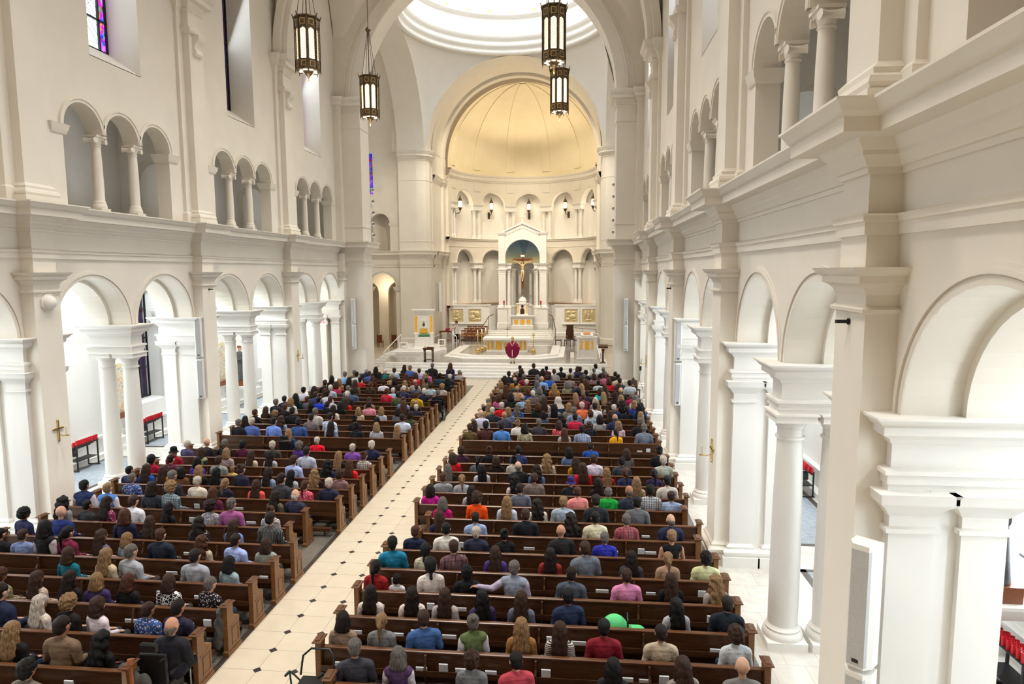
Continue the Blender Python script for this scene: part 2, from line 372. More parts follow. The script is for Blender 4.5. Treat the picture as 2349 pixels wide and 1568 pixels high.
# archivolts, pilasters, entablatures, imposts
for k in NB:
    t = MB(); fR = lambda s, z, d: (WA-d, s, z)
    for q in (-1.7, 1.7):
        c = MK(k)+q
        t.ring(fR, c, ZS, RA+.10, RA+.15, 0, .035, 30); t.ring(fR, c, ZS, RA, RA+.08, 0, .012, 30); t.ring(fR, c, ZS, RA+.15, RA+.21, 0, .018, 30)
    for q in (-1.65, 0, 1.65):
        t.ring(fR, MK(k)+q, 11.05, .75, .84, 0, .05, 22); t.ring(fR, MK(k)+q, 11.05, .84, .89, 0, .075, 22)
    # gallery imposts at the jambs
    for a in (MK(k)-2.4-.42, MK(k)+2.4-.08):
        t.block(WA-.02, WA+.5, a, a+.5, [(0, 10.78), (.02, 10.8), (.03, 10.86), (.06, 10.92), (.07, 11.0), (.09, 11.05)])
    trim(t)
for k in [0, 1, 2, 3]:
    c = CK(k); t = MB()
    t.block(WP, WA+.1, c-.43, c+.43, BAS[:-1]+[(0, .55), (0, 6.44)]); t.block(WP, WA+.1, c-.43, c+.43, GCAP)
    t.box(WP, WA+.1, c-.37, c+.37, 6.98, 8.05)
    # upper pilaster with backing strip and console
    t.block(8.80, WA+.1, c-.72, c+.72, [(.05, 8.74), (.05, 9.1), (0, 9.16), (0, 16.2)]); t.block(WP, WA+.1, c-.42, c+.42, UBAS+[(0, 16.2)])
    t.block(WP, WA+.1, c-.42, c+.42, UCAP); t.block(8.80, WA+.1, c-.72, c+.72, [(0, 16.2), (.04, 16.25), (.1, 16.5), (.25, 16.6), (.25, 16.75), (.35, 16.95), (.35, 17)])
    t.block(WP, WA+.1, c-.42, c+.42, [(0, 15.42), (.04, 15.44), (.1, 15.5), (.12, 15.56), (.12, 15.62), (0, 15.64)])
    t.prism([(WP+.02, 14.72), (WP-.08, 14.72), (WP-.14, 14.8), (WP-.13, 14.9), (WP-.08, 14.98), (WP-.10, 15.1), (WP-.18, 15.2), (WP-.26, 15.3), (WP-.27, 15.42), (WP+.02, 15.42)], c-.22, c+.22, 'y')
    for q in (-.36, .36):
        t.lathe([(.09, -.04), (.09, .04), (.05, .05), (.001, .05)], (0, 0, 0), 4) if False else None
    trim(t)
path = [(WA, 38.2)]
for k in reversed([-1, 0, 1, 2, 3]):
    c = CK(k)
    path += [(WA, c+.37), (WP, c+.37), (WP, c-.37), (WA, c-.37)]
path.append((WA, -2.0))
t = MB().mould(path, ARCH); t.mould(path, CORN); trim(t)
for k in NB+[4]:
    c = CK(k)
    if k < 4:
        t = MB().block(8.87, 10.3, c-.55, c+.55, IMP)
        for x0, x1 in ((8.88, 9.38), (9.68, 10.18)):
            t.block(x0, x1, c-.56, c+.56, BAS+[(0, 3.9)]); t.block(x0, x1, c-.56, c+.56, CAP)
        t.box(9.35, 9.7, c-.48, c+.48, 0, 4.42); t.box(9.3, 9.75, c-.6, c+.6, 4.22, 4.43); t.box(9.3, 9.75, c-.68, c+.68, 0, .34)
        trim(t, 'plaster2')
    if k < 4 and MK(k) < 38:
        trim(MB().block(8.87, 10.3, MK(k)-.27, MK(k)+.27, IMP), 'plaster2')
# response against the crossing pier
t = MB().block(8.87, 10.3, 38.0, 38.62, IMP); t.block(8.88, 9.38, 38.0, 38.62, BAS+[(0, 3.9)]); t.block(8.88, 9.38, 38.0, 38.62, CAP); t.block(9.68, 10.18, 38.0, 38.62, BAS+[(0, 3.9)]); t.block(9.68, 10.18, 38.0, 38.62, CAP)
t.block(WP, WA+.1, 38.15, 38.62, [(.1, 0), (.1, .5), (0, .55), (0, 6.44)]+[(d*.7, z) for d, z in GCAP]+[(0, 6.99), (0, 8.05)]); t.block(WP, WA+.1, 38.15, 38.62, [(0, 8.74), (0, 16.2)]+[(d*.6, z) for d, z in UCAP[1:]]); trim(t)

# ---- columns as things
def column_parts(root, h0, h1, rb, rt, kind='tuscan', mat='plaster2', n=24):
    B = MB(); w = rb*1.36
    B.box(-w, w, -w, w, h0, h0+.16); B.lathe([(w*.98, h0+.16), (w*1.0, h0+.2), (w*.98, h0+.25), (w*.9, h0+.29), (rb*1.16, h0+.30), (rb*1.2, h0+.34), (rb*1.06, h0+.37), (rb, h0+.4)], n=n)
    ch = .5 if kind == 'tuscan' else .32
    sh = MB().lathe([(rb, h0+.4), (rb*1.005, h0+(h1-h0)*.33), (rb*.95, h0+(h1-h0)*.62), (rt, h1-ch)], n=n)
    K = MB()
    if kind == 'tuscan':
        K.lathe([(rt, h1-ch), (rt+.035, h1-ch+.01), (rt+.035, h1-ch+.05), (rt, h1-ch+.06), (rt, h1-ch+.2), (rt+.03, h1-ch+.22), (rt+.03, h1-ch+.25), (rt+.08, h1-ch+.31), (rt+.11, h1-ch+.34)], n=n)
        w = rt+.13; K.block(-w, w, -w, w, [(0, h1-.16), (0, h1-.05), (.03, h1-.03), (.03, h1)])
    elif kind == 'ionic':
        K.lathe([(rt, h1-ch), (rt+.02, h1-ch+.01), (rt+.02, h1-ch+.03), (rt, h1-ch+.05), (rt+.04, h1-.14), (rt+.05, h1-.1)], n=n)
        w = rt+.07; K.box(-w*.9, w*.9, -w, w, h1-.13, h1-.06); K.box(-w*1.08, w*1.08, -w*1.12, w*1.12, h1-.06, h1)
        for sy in (-1, 1):
            K.tube([(-w*.95, sy*(w+.02), h1-.15), (-w*.4, sy*(w-.005), h1-.15), (w*.4, sy*(w-.005), h1-.15), (w*.95, sy*(w+.02), h1-.15)], [.085, .062, .062, .085], 12)
            for sx in (-1, 1): K.lathe([(.04, -.0), (.035, .02), (.001, .025)], (0, 0, 0), 4) if False else None
    else:
        K.lathe([(rt, h1-ch), (rt+.03, h1-ch+.02), (rt, h1-ch+.05), (rt+.05, h1-ch+.12), (rt+.02, h1-ch+.15), (rt+.09, h1-.1), (rt+.05, h1-.07)], n=n)
        for a in range(8): t_ = a*pi/4+pi/8; K.ball(((rt+.06)*cos(t_), (rt+.06)*sin(t_), h1-.11), .038, 6, 4)
        w = rt+.08; K.box(-w, w, -w, w, h1-.06, h1)
    B.build('base', mat, root, True); sh.build('shaft', mat, root, True); K.build('capital', mat, root, True)
colA = None
ORD = ['nearest', 'second', 'third', 'fourth', 'fifth', 'sixth']
for s, sn in ((1, 'right'), (-1, 'left')):
    for k in NB:
        for x, pn in ((9.13, 'nave'), (9.93, 'aisle')):
            lb = 'smooth white round column, %s side of its pair, %s pair of the %s nave arcade' % (pn, ORD[k+1], sn)
            if colA is None:
                colA = thing('column', (s*x, MK(k), 0), lb, 'column', 'paired round columns of the nave arcades'); column_parts(colA, 0, 4.42, .265, .222)
            else: dup(colA, (s*x, MK(k), 0), 0, lb)
colG = None
for s, sn in ((1, 'right'), (-1, 'left')):
    for k in NB:
        for q, pn in ((-.825, 'nearer'), (.825, 'farther')):
            lb = 'slim gallery column with scroll capital, %s one under the %s triple arch, %s wall' % (pn, ORD[k+1], sn)
            if colG is None:
                colG = thing('gallery_column', (s*9.17, MK(k)+q, 8.74), lb, 'column', 'columns in the gallery triple arches'); column_parts(colG, 0, 2.31, .150, .126, 'ionic', 'plaster')
            else: dup(colG, (s*9.17, MK(k)+q, 8.74), 0, lb)

# ---- gallery rooms and aisles
WK = lambda s, k: MK(k)-(1.1 if (s, k) == (-1, 2) else 0)
for s, nm in ((-1, 'left'), (1, 'right')):
    t = MB()
    t.box(11.6, 11.8, -2, 38.6, 8.74, 12.6); t.box(8.95, 12.0, -2, 38.6, 12.6, 12.75)
    t.box(9.42, 9.9, -2, 38.6, 12.3, 12.6)
    for k in [-1, 0, 1, 2, 3, 4]:
        t.arcwall(lambda a, z, d: (a, CK(k)-.3+d, z), [(9.42, 8.74), (9.9, 8.74)]+arc(10.55, .65, 10.4, 10)+[(11.2, 8.74), (11.6, 8.74)], 12.6, 0, .6)
    t = t if s > 0 else t.mirx(); struct(t.build('wall_gallery_'+nm, 'plaster2'))
    t = MB().box(8.95, 13.1, -2, 38.6, 8.45, 8.70); t = t if s > 0 else t.mirx(); struct(t.build('floor_gallery_'+nm, 'plaster2'))
    # aisle vault and transverse arches
    t = MB().box(WB, 13.2, -2, 38.6, 7.7, 7.8)
    for k in [-1, 0, 1, 2, 3]:
        for c, h in ((CK(k), .45), (MK(k), .27)):
            t.arcwall(lambda a, z, d: (a, c-h+d, z), arc(11.55, 1.28, ZS, 16), 7.7, 0, 2*h)
            t.block(12.72, 13.0, c-h, c+h, [(.1, 0), (.1, .5), (0, .55), (0, 4.8), (.04, 4.82), (.1, 5.0), (.2, 5.15), (.24, 5.316)])
    t = t if s > 0 else t.mirx(); struct(t.build('ceiling_aisle_'+nm, 'plaster2', smooth=True))
    # outer wall of the aisle with tall windows
    t = MB(); prev = -2.0
    for k in NB:
        a, b = WK(s, k)-1.0, WK(s, k)+1.0
        t.box(12.9, 13.95, prev, a, 0, 7.8); t.box(12.9, 13.95, a, b, 0, 1.5); t.box(12.9, 13.95, a, b, 6.6, 7.8); prev = b
    t.box(12.9, 13.95, prev, 38.6, 0, 7.8); t.box(12.55, 12.9, -2, 38.6, 0, .16); t.box(12.82, 12.9, -2, 38.6, .16, .75)
    t.box(12.7, 12.9, -2, 38.6, .75, .82)
    t = t if s > 0 else t.mirx(); struct(t.build('wall_aisle_'+nm, 'plaster2'))
nw = 0
for s in (-1, 1):
    for k in NB:
        nw += 1; w = MB().box(13.88, 13.92, WK(s, k)-1.0, WK(s, k)+1.0, 1.5, 6.6); w = w if s > 0 else w.mirx(); o = struct(w.build('window_%d' % nw, 'daylight')); wk = (s, k)
        if wk == (-1, 2): LATEGLASS = o
        f = MB()
        for y in (-1.0, -.33, .33, .95): f.box(13.72, 13.78, WK(s, k)+y, WK(s, k)+y+.05, 1.5, 6.6)
        for z in (1.5, 2.8, 4.1, 5.4, 6.55): f.box(13.72, 13.78, WK(s, k)-1, WK(s, k)+1, z, z+.05)
        (f if s > 0 else f.mirx()).build('window_frame', 'black', o)
# stained glass
def stained(name, strength, dark=False, purple=False):
    m, nt, b = newmat(name, (.02, .02, .03, 1), .3); L = nt.links.new
    tc = N(nt, 'ShaderNodeTexCoord'); sep = N(nt, 'ShaderNodeSeparateXYZ'); L(tc.outputs['Generated'], sep.inputs[0])
    v = N(nt, 'ShaderNodeTexVoronoi'); v.inputs['Scale'].default_value = 9 if not purple else 4
    mp = N(nt, 'ShaderNodeMapping'); mp.inputs['Scale'].default_value = (1, 2, 1); L(tc.outputs['Object'], mp.inputs[0]); L(mp.outputs[0], v.inputs['Vector'])
    hs = N(nt, 'ShaderNodeHueSaturation'); hs.inputs['Saturation'].default_value = 1.6; L(v.outputs['Color'], hs.inputs['Color'])
    mul = N(nt, 'ShaderNodeMix', data_type='RGBA', blend_type='MULTIPLY'); mul.inputs[0].default_value = 1; L(hs.outputs[0], mul.inputs[6]); mul.inputs[7].default_value = (.42, .10, .75, 1) if purple else (.6, .2, .8, 1)
    # centre light panel : |y-.5|<.3
    def math_(op, a, b_=None):
        n = N(nt, 'ShaderNodeMath', operation=op)
        for i, q in enumerate((a, b_)):
            if q is None: continue
            if isinstance(q, (int, float)): n.inputs[i].default_value = q
            else: L(q, n.inputs[i])
        return n.outputs[0]
    yy = math_('ABSOLUTE', math_('SUBTRACT', sep.outputs['Y'], .5)); inner = math_('LESS_THAN', yy, .33)
    ck = N(nt, 'ShaderNodeTexBrick'); ck.inputs['Scale'].default_value = 1
    col = N(nt, 'ShaderNodeMix', data_type='RGBA'); L(inner, col.inputs[0]); L(mul.outputs[2], col.inputs[6]); col.inputs[7].default_value = (.85, .95, 1, 1)
    fin = mul.outputs[2] if (purple or dark) else col.outputs[2]
    L(fin, b.inputs['Emission Color']); b.inputs['Emission Strength'].default_value = strength
    return m
M['glassA'] = stained('stained_glass_lattice', 2.2); M['glassP'] = stained('stained_glass_purple', .9, purple=True); M['glassD'] = stained('stained_glass_dark', .08, dark=True); LATEGLASS.data.materials.clear(); LATEGLASS.data.materials.append(M['glassD'])
for s in (-1, 1):
    for k in NB:
        nw += 1; w = MB().box(10.04, 10.08, MK(k)-1.14, MK(k)+1.14, 14.0, 20.0); w = w if s > 0 else w.mirx()
        o = struct(w.build('window_%d' % nw, 'glassD' if k == 2 else 'glassA'))
        f = MB()
        for y in (-1.14, -.80, .74, 1.08): f.box(9.98, 10.05, MK(k)+y, MK(k)+y+.06, 14.0, 20)
        for i in range(7): f.box(9.98, 10.05, MK(k)-1.14, MK(k)+1.14, 14.0+i*.95, 14.06+i*.95)
        for i in range(-6, 28):
            z = 13.9+i*.28
            for a, b in (((-.78, z), (.78, z+1.56)), ((.78, z), (-.78, z+1.56))):
                if a[1] > 14 and b[1] < 20: f.tube([(10.02, MK(k)+a[0], a[1]), (10.02, MK(k)+b[0], b[1])], .008, 3)
        (f if s > 0 else f.mirx()).build('window_frame', 'black', o)

# ---- nave vault (groined) and transverse ribs
def nave_vault():
    t = MB(); nx = 44
    ysamp = []
    for k in (-1, 0, 1, 2, 3):
        y0, y1 = CK(k), min(CK(k+1), 38.6); m = 22
        ysamp += [y0+(y1-y0)*i/m for i in range(m)]
    ysamp.append(38.6)
    xs = [8.86*sin(pi/2*(2*i/nx-1)) for i in range(nx+1)]
    def h(x, y):
        zb = 17+sqrt(max(0, 8.86**2-x*x))*.98
        kk = max(-1, min(3, math.floor((y-C0)/BAY))); u = (y-MK(kk))/(BAY/2)
        zc = 17+8.3*sqrt(max(0, 1-u*u))
        return max(zb, zc)
    for i in range(len(ysamp)-1):
        for j in range(nx):
            a, b, c, d = (xs[j], ysamp[i]), (xs[j+1], ysamp[i]), (xs[j+1], ysamp[i+1]), (xs[j], ysamp[i+1])
            t.quad(*[(p[0], p[1], h(*p)) for p in (a, b, c, d)])
    struct(t.build('ceiling', 'plaster', smooth=True))
nave_vault()
for k in (0, 1, 2, 3):
    t = MB()
    for r0, r1, hw in ((8.30, 8.9, .42), (8.55, 8.9, .66)):
        t.arcwall(lambda s_, z, d: (s_, CK(k)-hw+d, z), arc(0, r0, 17.0, 40), 17.0, 0, 2*hw, False, False) if False else None
        n = 48
        for i in range(n):
            a, b = pi*i/n, pi*(i+1)/n; P = lambda r, a_, y: (r*cos(a_), y, 17+r*sin(a_))
            y0, y1 = CK(k)-hw, CK(k)+hw
            t.quad(P(r0, a, y0), P(r0, b, y0), P(r0, b, y1), P(r0, a, y1)); t.quad(P(r0, a, y0), P(r1, a, y0), P(r1, b, y0), P(r0, b, y0)); t.quad(P(r0, a, y1), P(r0, b, y1), P(r1, b, y1), P(r1, a, y1))
    trim(t, both=False)

# ---- crossing
mb = MB()
mb.arcwall(lambda s, z, d: (s, 38.57+d, z), [(-10.3, 17.0)]+arc(0, 7.4, 17.0, 48)+[(10.3, 17.0)], 26.4, 0, 1.55)
for sg in (-1, 1):
    x0, x1 = sorted((sg*7.44, sg*10.3)); mb.box(x0, x1, 38.57, 40.12, 0, 17.0)
    x0, x1 = sorted((sg*10.3, sg*13.3)); mb.box(x0, x1, 38.5, 40.1, 0, 8.7); mb.box(x0, x1, 38.5, 40.1, 8.7, 26)
struct(mb.build('wall_crossing_west', 'plaster', smooth=True))
t = MB()
for r0, r1, dd in ((7.42, 7.95, .05), (7.95, 8.05, .12), (8.3, 8.4, .05)): t.ring(lambda s, z, d: (s, 38.57-d, z), 0, 17.0, r0, r1, 0, dd, 60)
trim(t, both=False)
pc = [(WA, 38.57), (7.44, 38.57), (7.44, 40.12), (9.7, 40.12)]
pc = list(reversed(pc))
t = MB().mould(pc, ARCH); t.mould(pc, [(d*.75, z) for d, z in CORN]); t.mould(pc, UCAP[:-1]+[(.45, 17.0), (0, 17.0)]); t.mould(pc, [(0, 15.3), (.03, 15.3), (.03, 15.36), (0, 15.37)]); t.mould(pc, [(0, 9.6), (.03, 9.6), (.03, 9.66), (0, 9.67)]); t.mould(pc, [(.1, 0), (.1, .5), (0, .6)])
trim(t)
# east side
EP = [(9.8, 55.4), (8.25, 55.4), (7.55, 55.75), (7.3, 56.2), (7.3, 57.2), (9.8, 57.2)]
mb = MB(); mb.arcwall(lambda s, z, d: (s, 55.5+d, z), [(-10.3, 17.0)]+arc(0, 7.3, 17.1, 48)+[(10.3, 17.0)], 26.4, 0, 1.7)
for m in (MB().prism(EP, 0, 17.0), MB().prism(EP, 0, 17.0).mirx()): mb.add(m)
struct(mb.build('wall_crossing_east', 'plaster', smooth=False))
ep = [(9.8, 57.0)]+EP[:5]
ep = list(reversed([(9.8, 55.4), (8.25, 55.4), (7.55, 55.75), (7.3, 56.2), (7.3, 57.2)]))
t = MB().mould(ep, ARCH); t.mould(ep, [(d*.8, z) for d, z in CORN]); t.mould(ep, [(d, z+.05) for d, z in UCAP]+[(0, 17.05)]); t.mould(ep, [(0, 14.6), (.03, 14.6), (.03, 14.66), (0, 14.67)]); t.mould(ep, [(0, 9.5), (.03, 9.5), (.03, 9.56), (0, 9.57)]); t.mould(ep, [(.08, .75), (.08, 1.2), (0, 1.3)])
trim(t, smooth=False)
# transept arches, vaults and walls
for s, nm in ((-1, 'left'), (1, 'right')):
    t = MB(); t.arcwall(lambda a, z, d: (7.5+d, a, z), [(40.1, 17.0)]+arc(47.8, 7.4, 17.0, 44)+[(55.5, 17.0)], 26.4, 0, 2.3)
    n = 40
    for i in range(n):
        a, b = pi*i/n, pi*(i+1)/n; P = lambda an, x: (x, 47.8+8.45*cos(an), 17.0+8.45*sin(an))
        t.quad(P(a, 9.8), P(b, 9.8), P(b, 23), P(a, 23))
    t.box(23, 23.3, 39, 57, 0, 26)
    t.box(13.3, 23, 39.0, 39.3, 0, 17)
    # east wall of the transept with an arched gallery opening, a lower arch and a tall window
    fn = lambda a, z, d: (a, 56.25+d, z)
    t.arcwall(fn, [(9.8, 0), (10.45, 0)]+arc(11.6, 1.15, 5.65, 20)+[(12.75, 0), (13.6, 0)]+arc(14.75, 1.15, 5.65, 20)+[(15.9, 0), (23, 0)], 8.74, 0, .7)
    t.arcwall(fn, [(9.8, 8.74), (10.85, 8.74)]+arc(11.7, .85, 11.1, 18)+[(12.55, 8.74), (12.85, 8.74)]+arc(13.7, .85, 11.1, 18)+[(14.55, 8.74), (23, 8.74)], 13.6, 0, .7)
    t.box(9.8, 12.25, 56.25, 56.95, 13.6, 26); t.box(13.65, 23, 56.25, 56.95, 13.6, 26); t.box(12.25, 13.65, 56.25, 56.95, 21, 26)
    t.box(9.4, 16, 57.6, 57.8, 8.74, 13); t.box(9.4, 16, 56.9, 57.8, 13, 13.2)
    t = t if s > 0 else t.mirx(); struct(t.build('wall_transept_'+nm, 'plaster', smooth=True))
    t = MB()
    for c, r, zz in ((11.6, 1.15, 5.65), (14.75, 1.15, 5.65)): t.ring(lambda a, z, d: (a, 56.25-d, z), c, zz, r, r+.1, 0, .04); t.ring(lambda a, z, d: (a, 56.25-d, z), c, zz, r+.18, r+.24, 0, .05)
    for c in (11.7, 13.7): t.ring(lambda a, z, d: (a, 56.25-d, z), c, 11.1, .85, .95, 0, .06)
    t.mould([(23, 56.25), (9.8, 56.25)][::-1], ARCH); t.mould([(9.8, 56.25), (23, 56.25)], CORN)
    t.block(9.9, 10.5, 56.2, 56.9, [(0, 5.25), (.05, 5.3), (.12, 5.5), (.2, 5.65)]); t.block(12.7, 13.65, 56.2, 56.9, [(0, 5.25), (.05, 5.3), (.12, 5.5), (.2, 5.65)])
    t.block(10.0, 10.87, 56.22, 56.9, [(0, 10.85), (.05, 10.95), (.08, 11.1)])
    t = t if s > 0 else t.mirx(); trim(t, both=False)
    w = MB().box(12.25, 13.65, 56.7, 56.75, 13.6, 21); w = w if s > 0 else w.mirx(); nw += 1; o = struct(w.build('window_%d' % nw, 'glassP'))
    # room behind the lower arch
    t = MB().box(9.6, 17, 62.3, 62.5, 0, 8); t.box(9.4, 9.6, 57, 62.5, 0, 8); t.box(17, 17.2, 57, 62.5, 0, 8); t.box(9.4, 17.2, 56.9, 62.5, 7.9, 8.0)
    t.arcwall(lambda a, z, d: (a, 60.2+d, z), [(9.6, 0), (10.1, 0)]+arc(11.2, 1.1, 5.0, 14)+[(12.3, 0), (13.2, 0)]+arc(14.3, 1.1, 5.0, 14)+[(15.4, 0), (17, 0)], 7.9, 0, .5)
    t = t if s > 0 else t.mirx(); struct(t.build('wall_chapel_'+nm, 'plaster', smooth=True))
    point((s*12.3, 59, 5.5), L_CHAP, WARM, .2)
# pendentives and dome
t = MB(); R2 = sqrt(2)*7.52; n = 96; m = 12
for i in range(n):
    for j in range(m):
        def P(ii, jj):
            a = 2*pi*ii/n; rm = 7.56/max(abs(cos(a)), abs(sin(a))); r = 7.46+(rm-7.46)*jj/m if rm > 7.46 else 7.46
            return (r*cos(a), 47.8+r*sin(a)*1.02, 17.0+sqrt(max(0, R2*R2-r*r)))
        t.quad(P(i, j), P(i+1, j), P(i+1, j+1), P(i, j+1))
struct(t.build('ceiling_pendentives', 'plaster2', smooth=True))
t = MB().lathe([(7.5, 24.35), (7.25, 24.4), (7.2, 24.5), (7.28, 24.55), (7.28, 24.75), (7.1, 24.85), (7.0, 24.98), (7.0, 25.1), (7.1, 25.15), (7.1, 25.3), (6.95, 25.4), (6.8, 25.6), (6.8, 25.75), (7.05, 25.8), (7.05, 27.0), (6.8, 27.1), (6.7, 27.2), (6.7, 27.3), (7.1, 27.35), (7.1, 31.5), (6.9, 31.8), (6.3, 34.0), (5.2, 36.0), (3.4, 37.6), (1.5, 38.4), (.01, 38.6)], (0, 47.8, 0), 96)
struct(t.build('ceiling_dome', 'plaster2', smooth=True))
# chancel
for s, nm in ((-1, 'left'), (1, 'right')):
    x0, x1 = sorted((s*7.25, s*7.7)); x2, x3 = sorted((s*7.0, s*7.7))
    t = MB().box(x0, x1, 57.0, 60.6, 0, 17.4); t.box(x2, x3, 60.6, 61.6, 0, 17.3); struct(t.build('wall_chancel_'+nm, 'plaster'))
pth = [(7.0, 61.6), (7.0, 60.6), (7.25, 60.6), (7.25, 57.2)]
t = MB().mould(pth, [(0, 14.75), (.06, 14.8), (.12, 14.95), (.2, 15.05), (.2, 15.15), (.28, 15.3), (0, 15.31)]); t.mould(pth, [(d*.8, z) for d, z in CORN]); t.mould(pth, ARCH); t.mould(pth, [(.06, .75), (.06, 1.2), (0, 1.25)]); trim(t)
t = MB(); n = 48
for r, y0, y1 in ((7.22, 57.1, 60.6), (6.98, 60.6, 61.6)):
    for i in range(n):
        a, b = pi*i/n, pi*(i+1)/n; t.quad((r*cos(a), y0, 17.3+r*sin(a)), (r*cos(b), y0, 17.3+r*sin(b)), (r*cos(b), y1, 17.3+r*sin(b)), (r*cos(a), y1, 17.3+r*sin(a)))
t.ring(lambda s, z, d: (s, 60.6-d, z), 0, 17.3, 6.98, 7.23, 0, .0, 48); t.ring(lambda s, z, d: (s, 61.6+d, z), 0, 17.3, 6.98, 7.6, 0, .02, 48)
struct(t.build('ceiling_chancel', 'plaster', smooth=True))
# apse
AX, AY, AR = .25, 61.6, 7.0
def fa(s, z, d): a = s/AR; r = AR+d; return (AX+r*sin(a), AY+r*cos(a), z)
STEP = 30.5*pi/180*AR
def tier(z0, zs, zt, r=1.28):
    pts = [(-11.0, z0)]
    for i in range(-2, 3): pts += [(i*STEP-r, z0)]+arc(i*STEP, r, zs, 18)+[(i*STEP+r, z0)]
    return pts+[(11.0, z0)]
def subdiv(pts, step=.25):
    out = [pts[0]]
    for a, b in zip(pts, pts[1:]):
        n = max(1, int(abs(b[0]-a[0])/step))
        for i in range(1, n+1): out.append((a[0]+(b[0]-a[0])*i/n, a[1]+(b[1]-a[1])*i/n))
    return out
t = MB()
for z0, zs, zt in ((3.75, 7.82, 9.95), (10.2, 13.6, 15.85)):
    pts = []
    # open between niches too: columns carry the strips
    pts = [(-11.0, z0), (-2*STEP-1.28-1.17, z0), (-2*STEP-1.28-1.17, zs)]
    for i in range(-2, 3): pts += arc(i*STEP, 1.28, zs, 18)
    pts += [(2*STEP+1.28+1.17, zs), (2*STEP+1.28+1.17, z0), (11.0, z0)]
    t.arcwall(fa, subdiv(pts), zt, 0, .55)
struct(t.build('wall_apse', 'plaster', smooth=True))
t = MB().box(-9.2, -6.98, 61.55, 61.8, 0, 17.3); t.box(7.0, 9.2, 61.55, 61.8, 0, 17.3); struct(t.build('wall_apse_return', 'plaster'))
# niche back wall with piers behind the columns
t = MB()
t.lathe([(AR+1.15, 3.6), (AR+1.15, 16)], (AX, AY, 0), 60, 0, pi)
for z0, z1 in ((3.7, 8.0), (10.0, 13.7)):
    for i in range(-3, 3):
        t.arcwall(fa, subdiv([((i+.5)*STEP-.42, z0), ((i+.5)*STEP+.42, z0)]), z1, .48, 1.2)
struct(t.build('wall_apse_niches', 'plaster2', smooth=True))
t = MB()
def rl(prof, mat='plaster', nm=None):
    m = MB().lathe(prof, (AX, AY, 0), 64, -.06, pi+.06); trim(m, mat, True, False, nm)
rl([(AR+1.2, 9.95), (AR-.02, 9.95), (AR-.1, 10.0), (AR-.12, 10.12), (AR-.2, 10.15), (AR-.2, 10.2), (AR+1.2, 10.2)])
rl([(AR, 9.35), (AR-.03, 9.36), (AR-.03, 9.42), (AR, 9.43)])
rl([(AR+.1, 15.8), (AR-.08, 15.85), (AR-.1, 15.95), (AR-.2, 16.0), (AR-.24, 16.12), (AR-.24, 16.3), (AR-.36, 16.38), (AR-.4, 16.5), (AR, 16.52)])
rl([(AR+1.2, 3.55), (AR-.1, 3.55), (AR-.1, 3.66), (AR-.16, 3.68), (AR-.16, 3.76), (AR+1.2, 3.76)], 'pink_marble')
rl([(AR, .75), (AR, 3.56)], 'stone')
rl([(AR-.06, .75), (AR-.06, 1.1), (AR, 1.15)], 'stone')
t = MB(); m = 28
t.lathe([(AR*cos(pi/2*i/m)+.001, 17.0+AR*sin(pi/2*i/m)) for i in range(m+1)], (AX, AY, 0), 80, 0, pi); t.lathe([(AR, 16.5), (AR, 17.0)], (AX, AY, 0), 80, 0, pi)
struct(t.build('ceiling_conch', 'conch', smooth=True))
t = MB()
for i in range(-3, 3):
    ac = (i+.5)*STEP/AR
    for j in range(26):
        e0, e1 = pi/2*j/27, pi/2*(j+1)/27
        def P(e, w, r): return (AX+(r*cos(e))*sin(ac)+w*cos(ac)*cos(e)**.6, AY+(r*cos(e))*cos(ac)-w*sin(ac)*cos(e)**.6, 17.0+r*sin(e))
        w = .42
        t.quad(P(e0, -w, AR-.07), P(e0, w, AR-.07), P(e1, w, AR-.07), P(e1, -w, AR-.07))
        for q in (-w, w): t.quad(P(e0, q, AR-.07), P(e1, q, AR-.07), P(e1, q, AR+.05), P(e0, q, AR+.05))
    trim(MB().arcwall(fa, [((i+.5)*STEP-.42, 14.9), ((i+.5)*STEP+.42, 14.9)], 15.8, -.05, 0), 'plaster', True, False)
trim(t, 'conch', True, False)
for i in range(-2, 3):
    for zs in (7.82, 13.6):
        m = MB().ring(lambda s, z, d: fa(s, z, -d), i*STEP, zs, 1.28, 1.36, 0, .03, 22); m.ring(lambda s, z, d: fa(s, z, -d), i*STEP, zs, 1.36, 1.41, 0, .06, 22); trim(m, 'plaster', True, False)
# apse impost blocks and columns
colB = None
NN = ['far left', 'left', 'middle left', 'middle right', 'right', 'far right']
for z0, cap, zs, tn, rr in ((3.76, 7.25, 7.82, 'lower', .17), (10.2, 13.0, 13.6, 'upper', .16)):
    first = None
    for i in range(-3, 3):
        ac = (i+.5)*STEP; c = fa(ac, 0, .12)
        ang = -ac/AR
        b = MB(); n0 = MB().block(-.55, .55, -.24, .24, [(0, cap), (.03, cap+.02), (.03, cap+.1), (0, cap+.12), (0, zs-.2), (.05, zs-.17), (.1, zs-.08), (.14, zs-.02), (.14, zs)])
        b.v = [(c[0]+x*cos(ang)-y*sin(ang), c[1]+x*sin(ang)+y*cos(ang), z) for x, y, z in n0.v]; b.f = n0.f; trim(b, 'plaster2', True, False)
        for q, pn in ((-.3, 'left'), (.3, 'right')):
            p = (c[0]+q*cos(ang), c[1]+q*sin(ang), z0)
            lb = 'small white column, %s of the %s pair in the %s tier of apse niches' % (pn, NN[i+3], tn)
            if first is None:
                first = thing('apse_column', p, lb, 'column', '%s tier columns of the apse' % tn); column_parts(first, 0, cap-z0, rr, rr*.86, 'corinthian', 'plaster2', 14)
            else: dup(first, p, 0, lb)
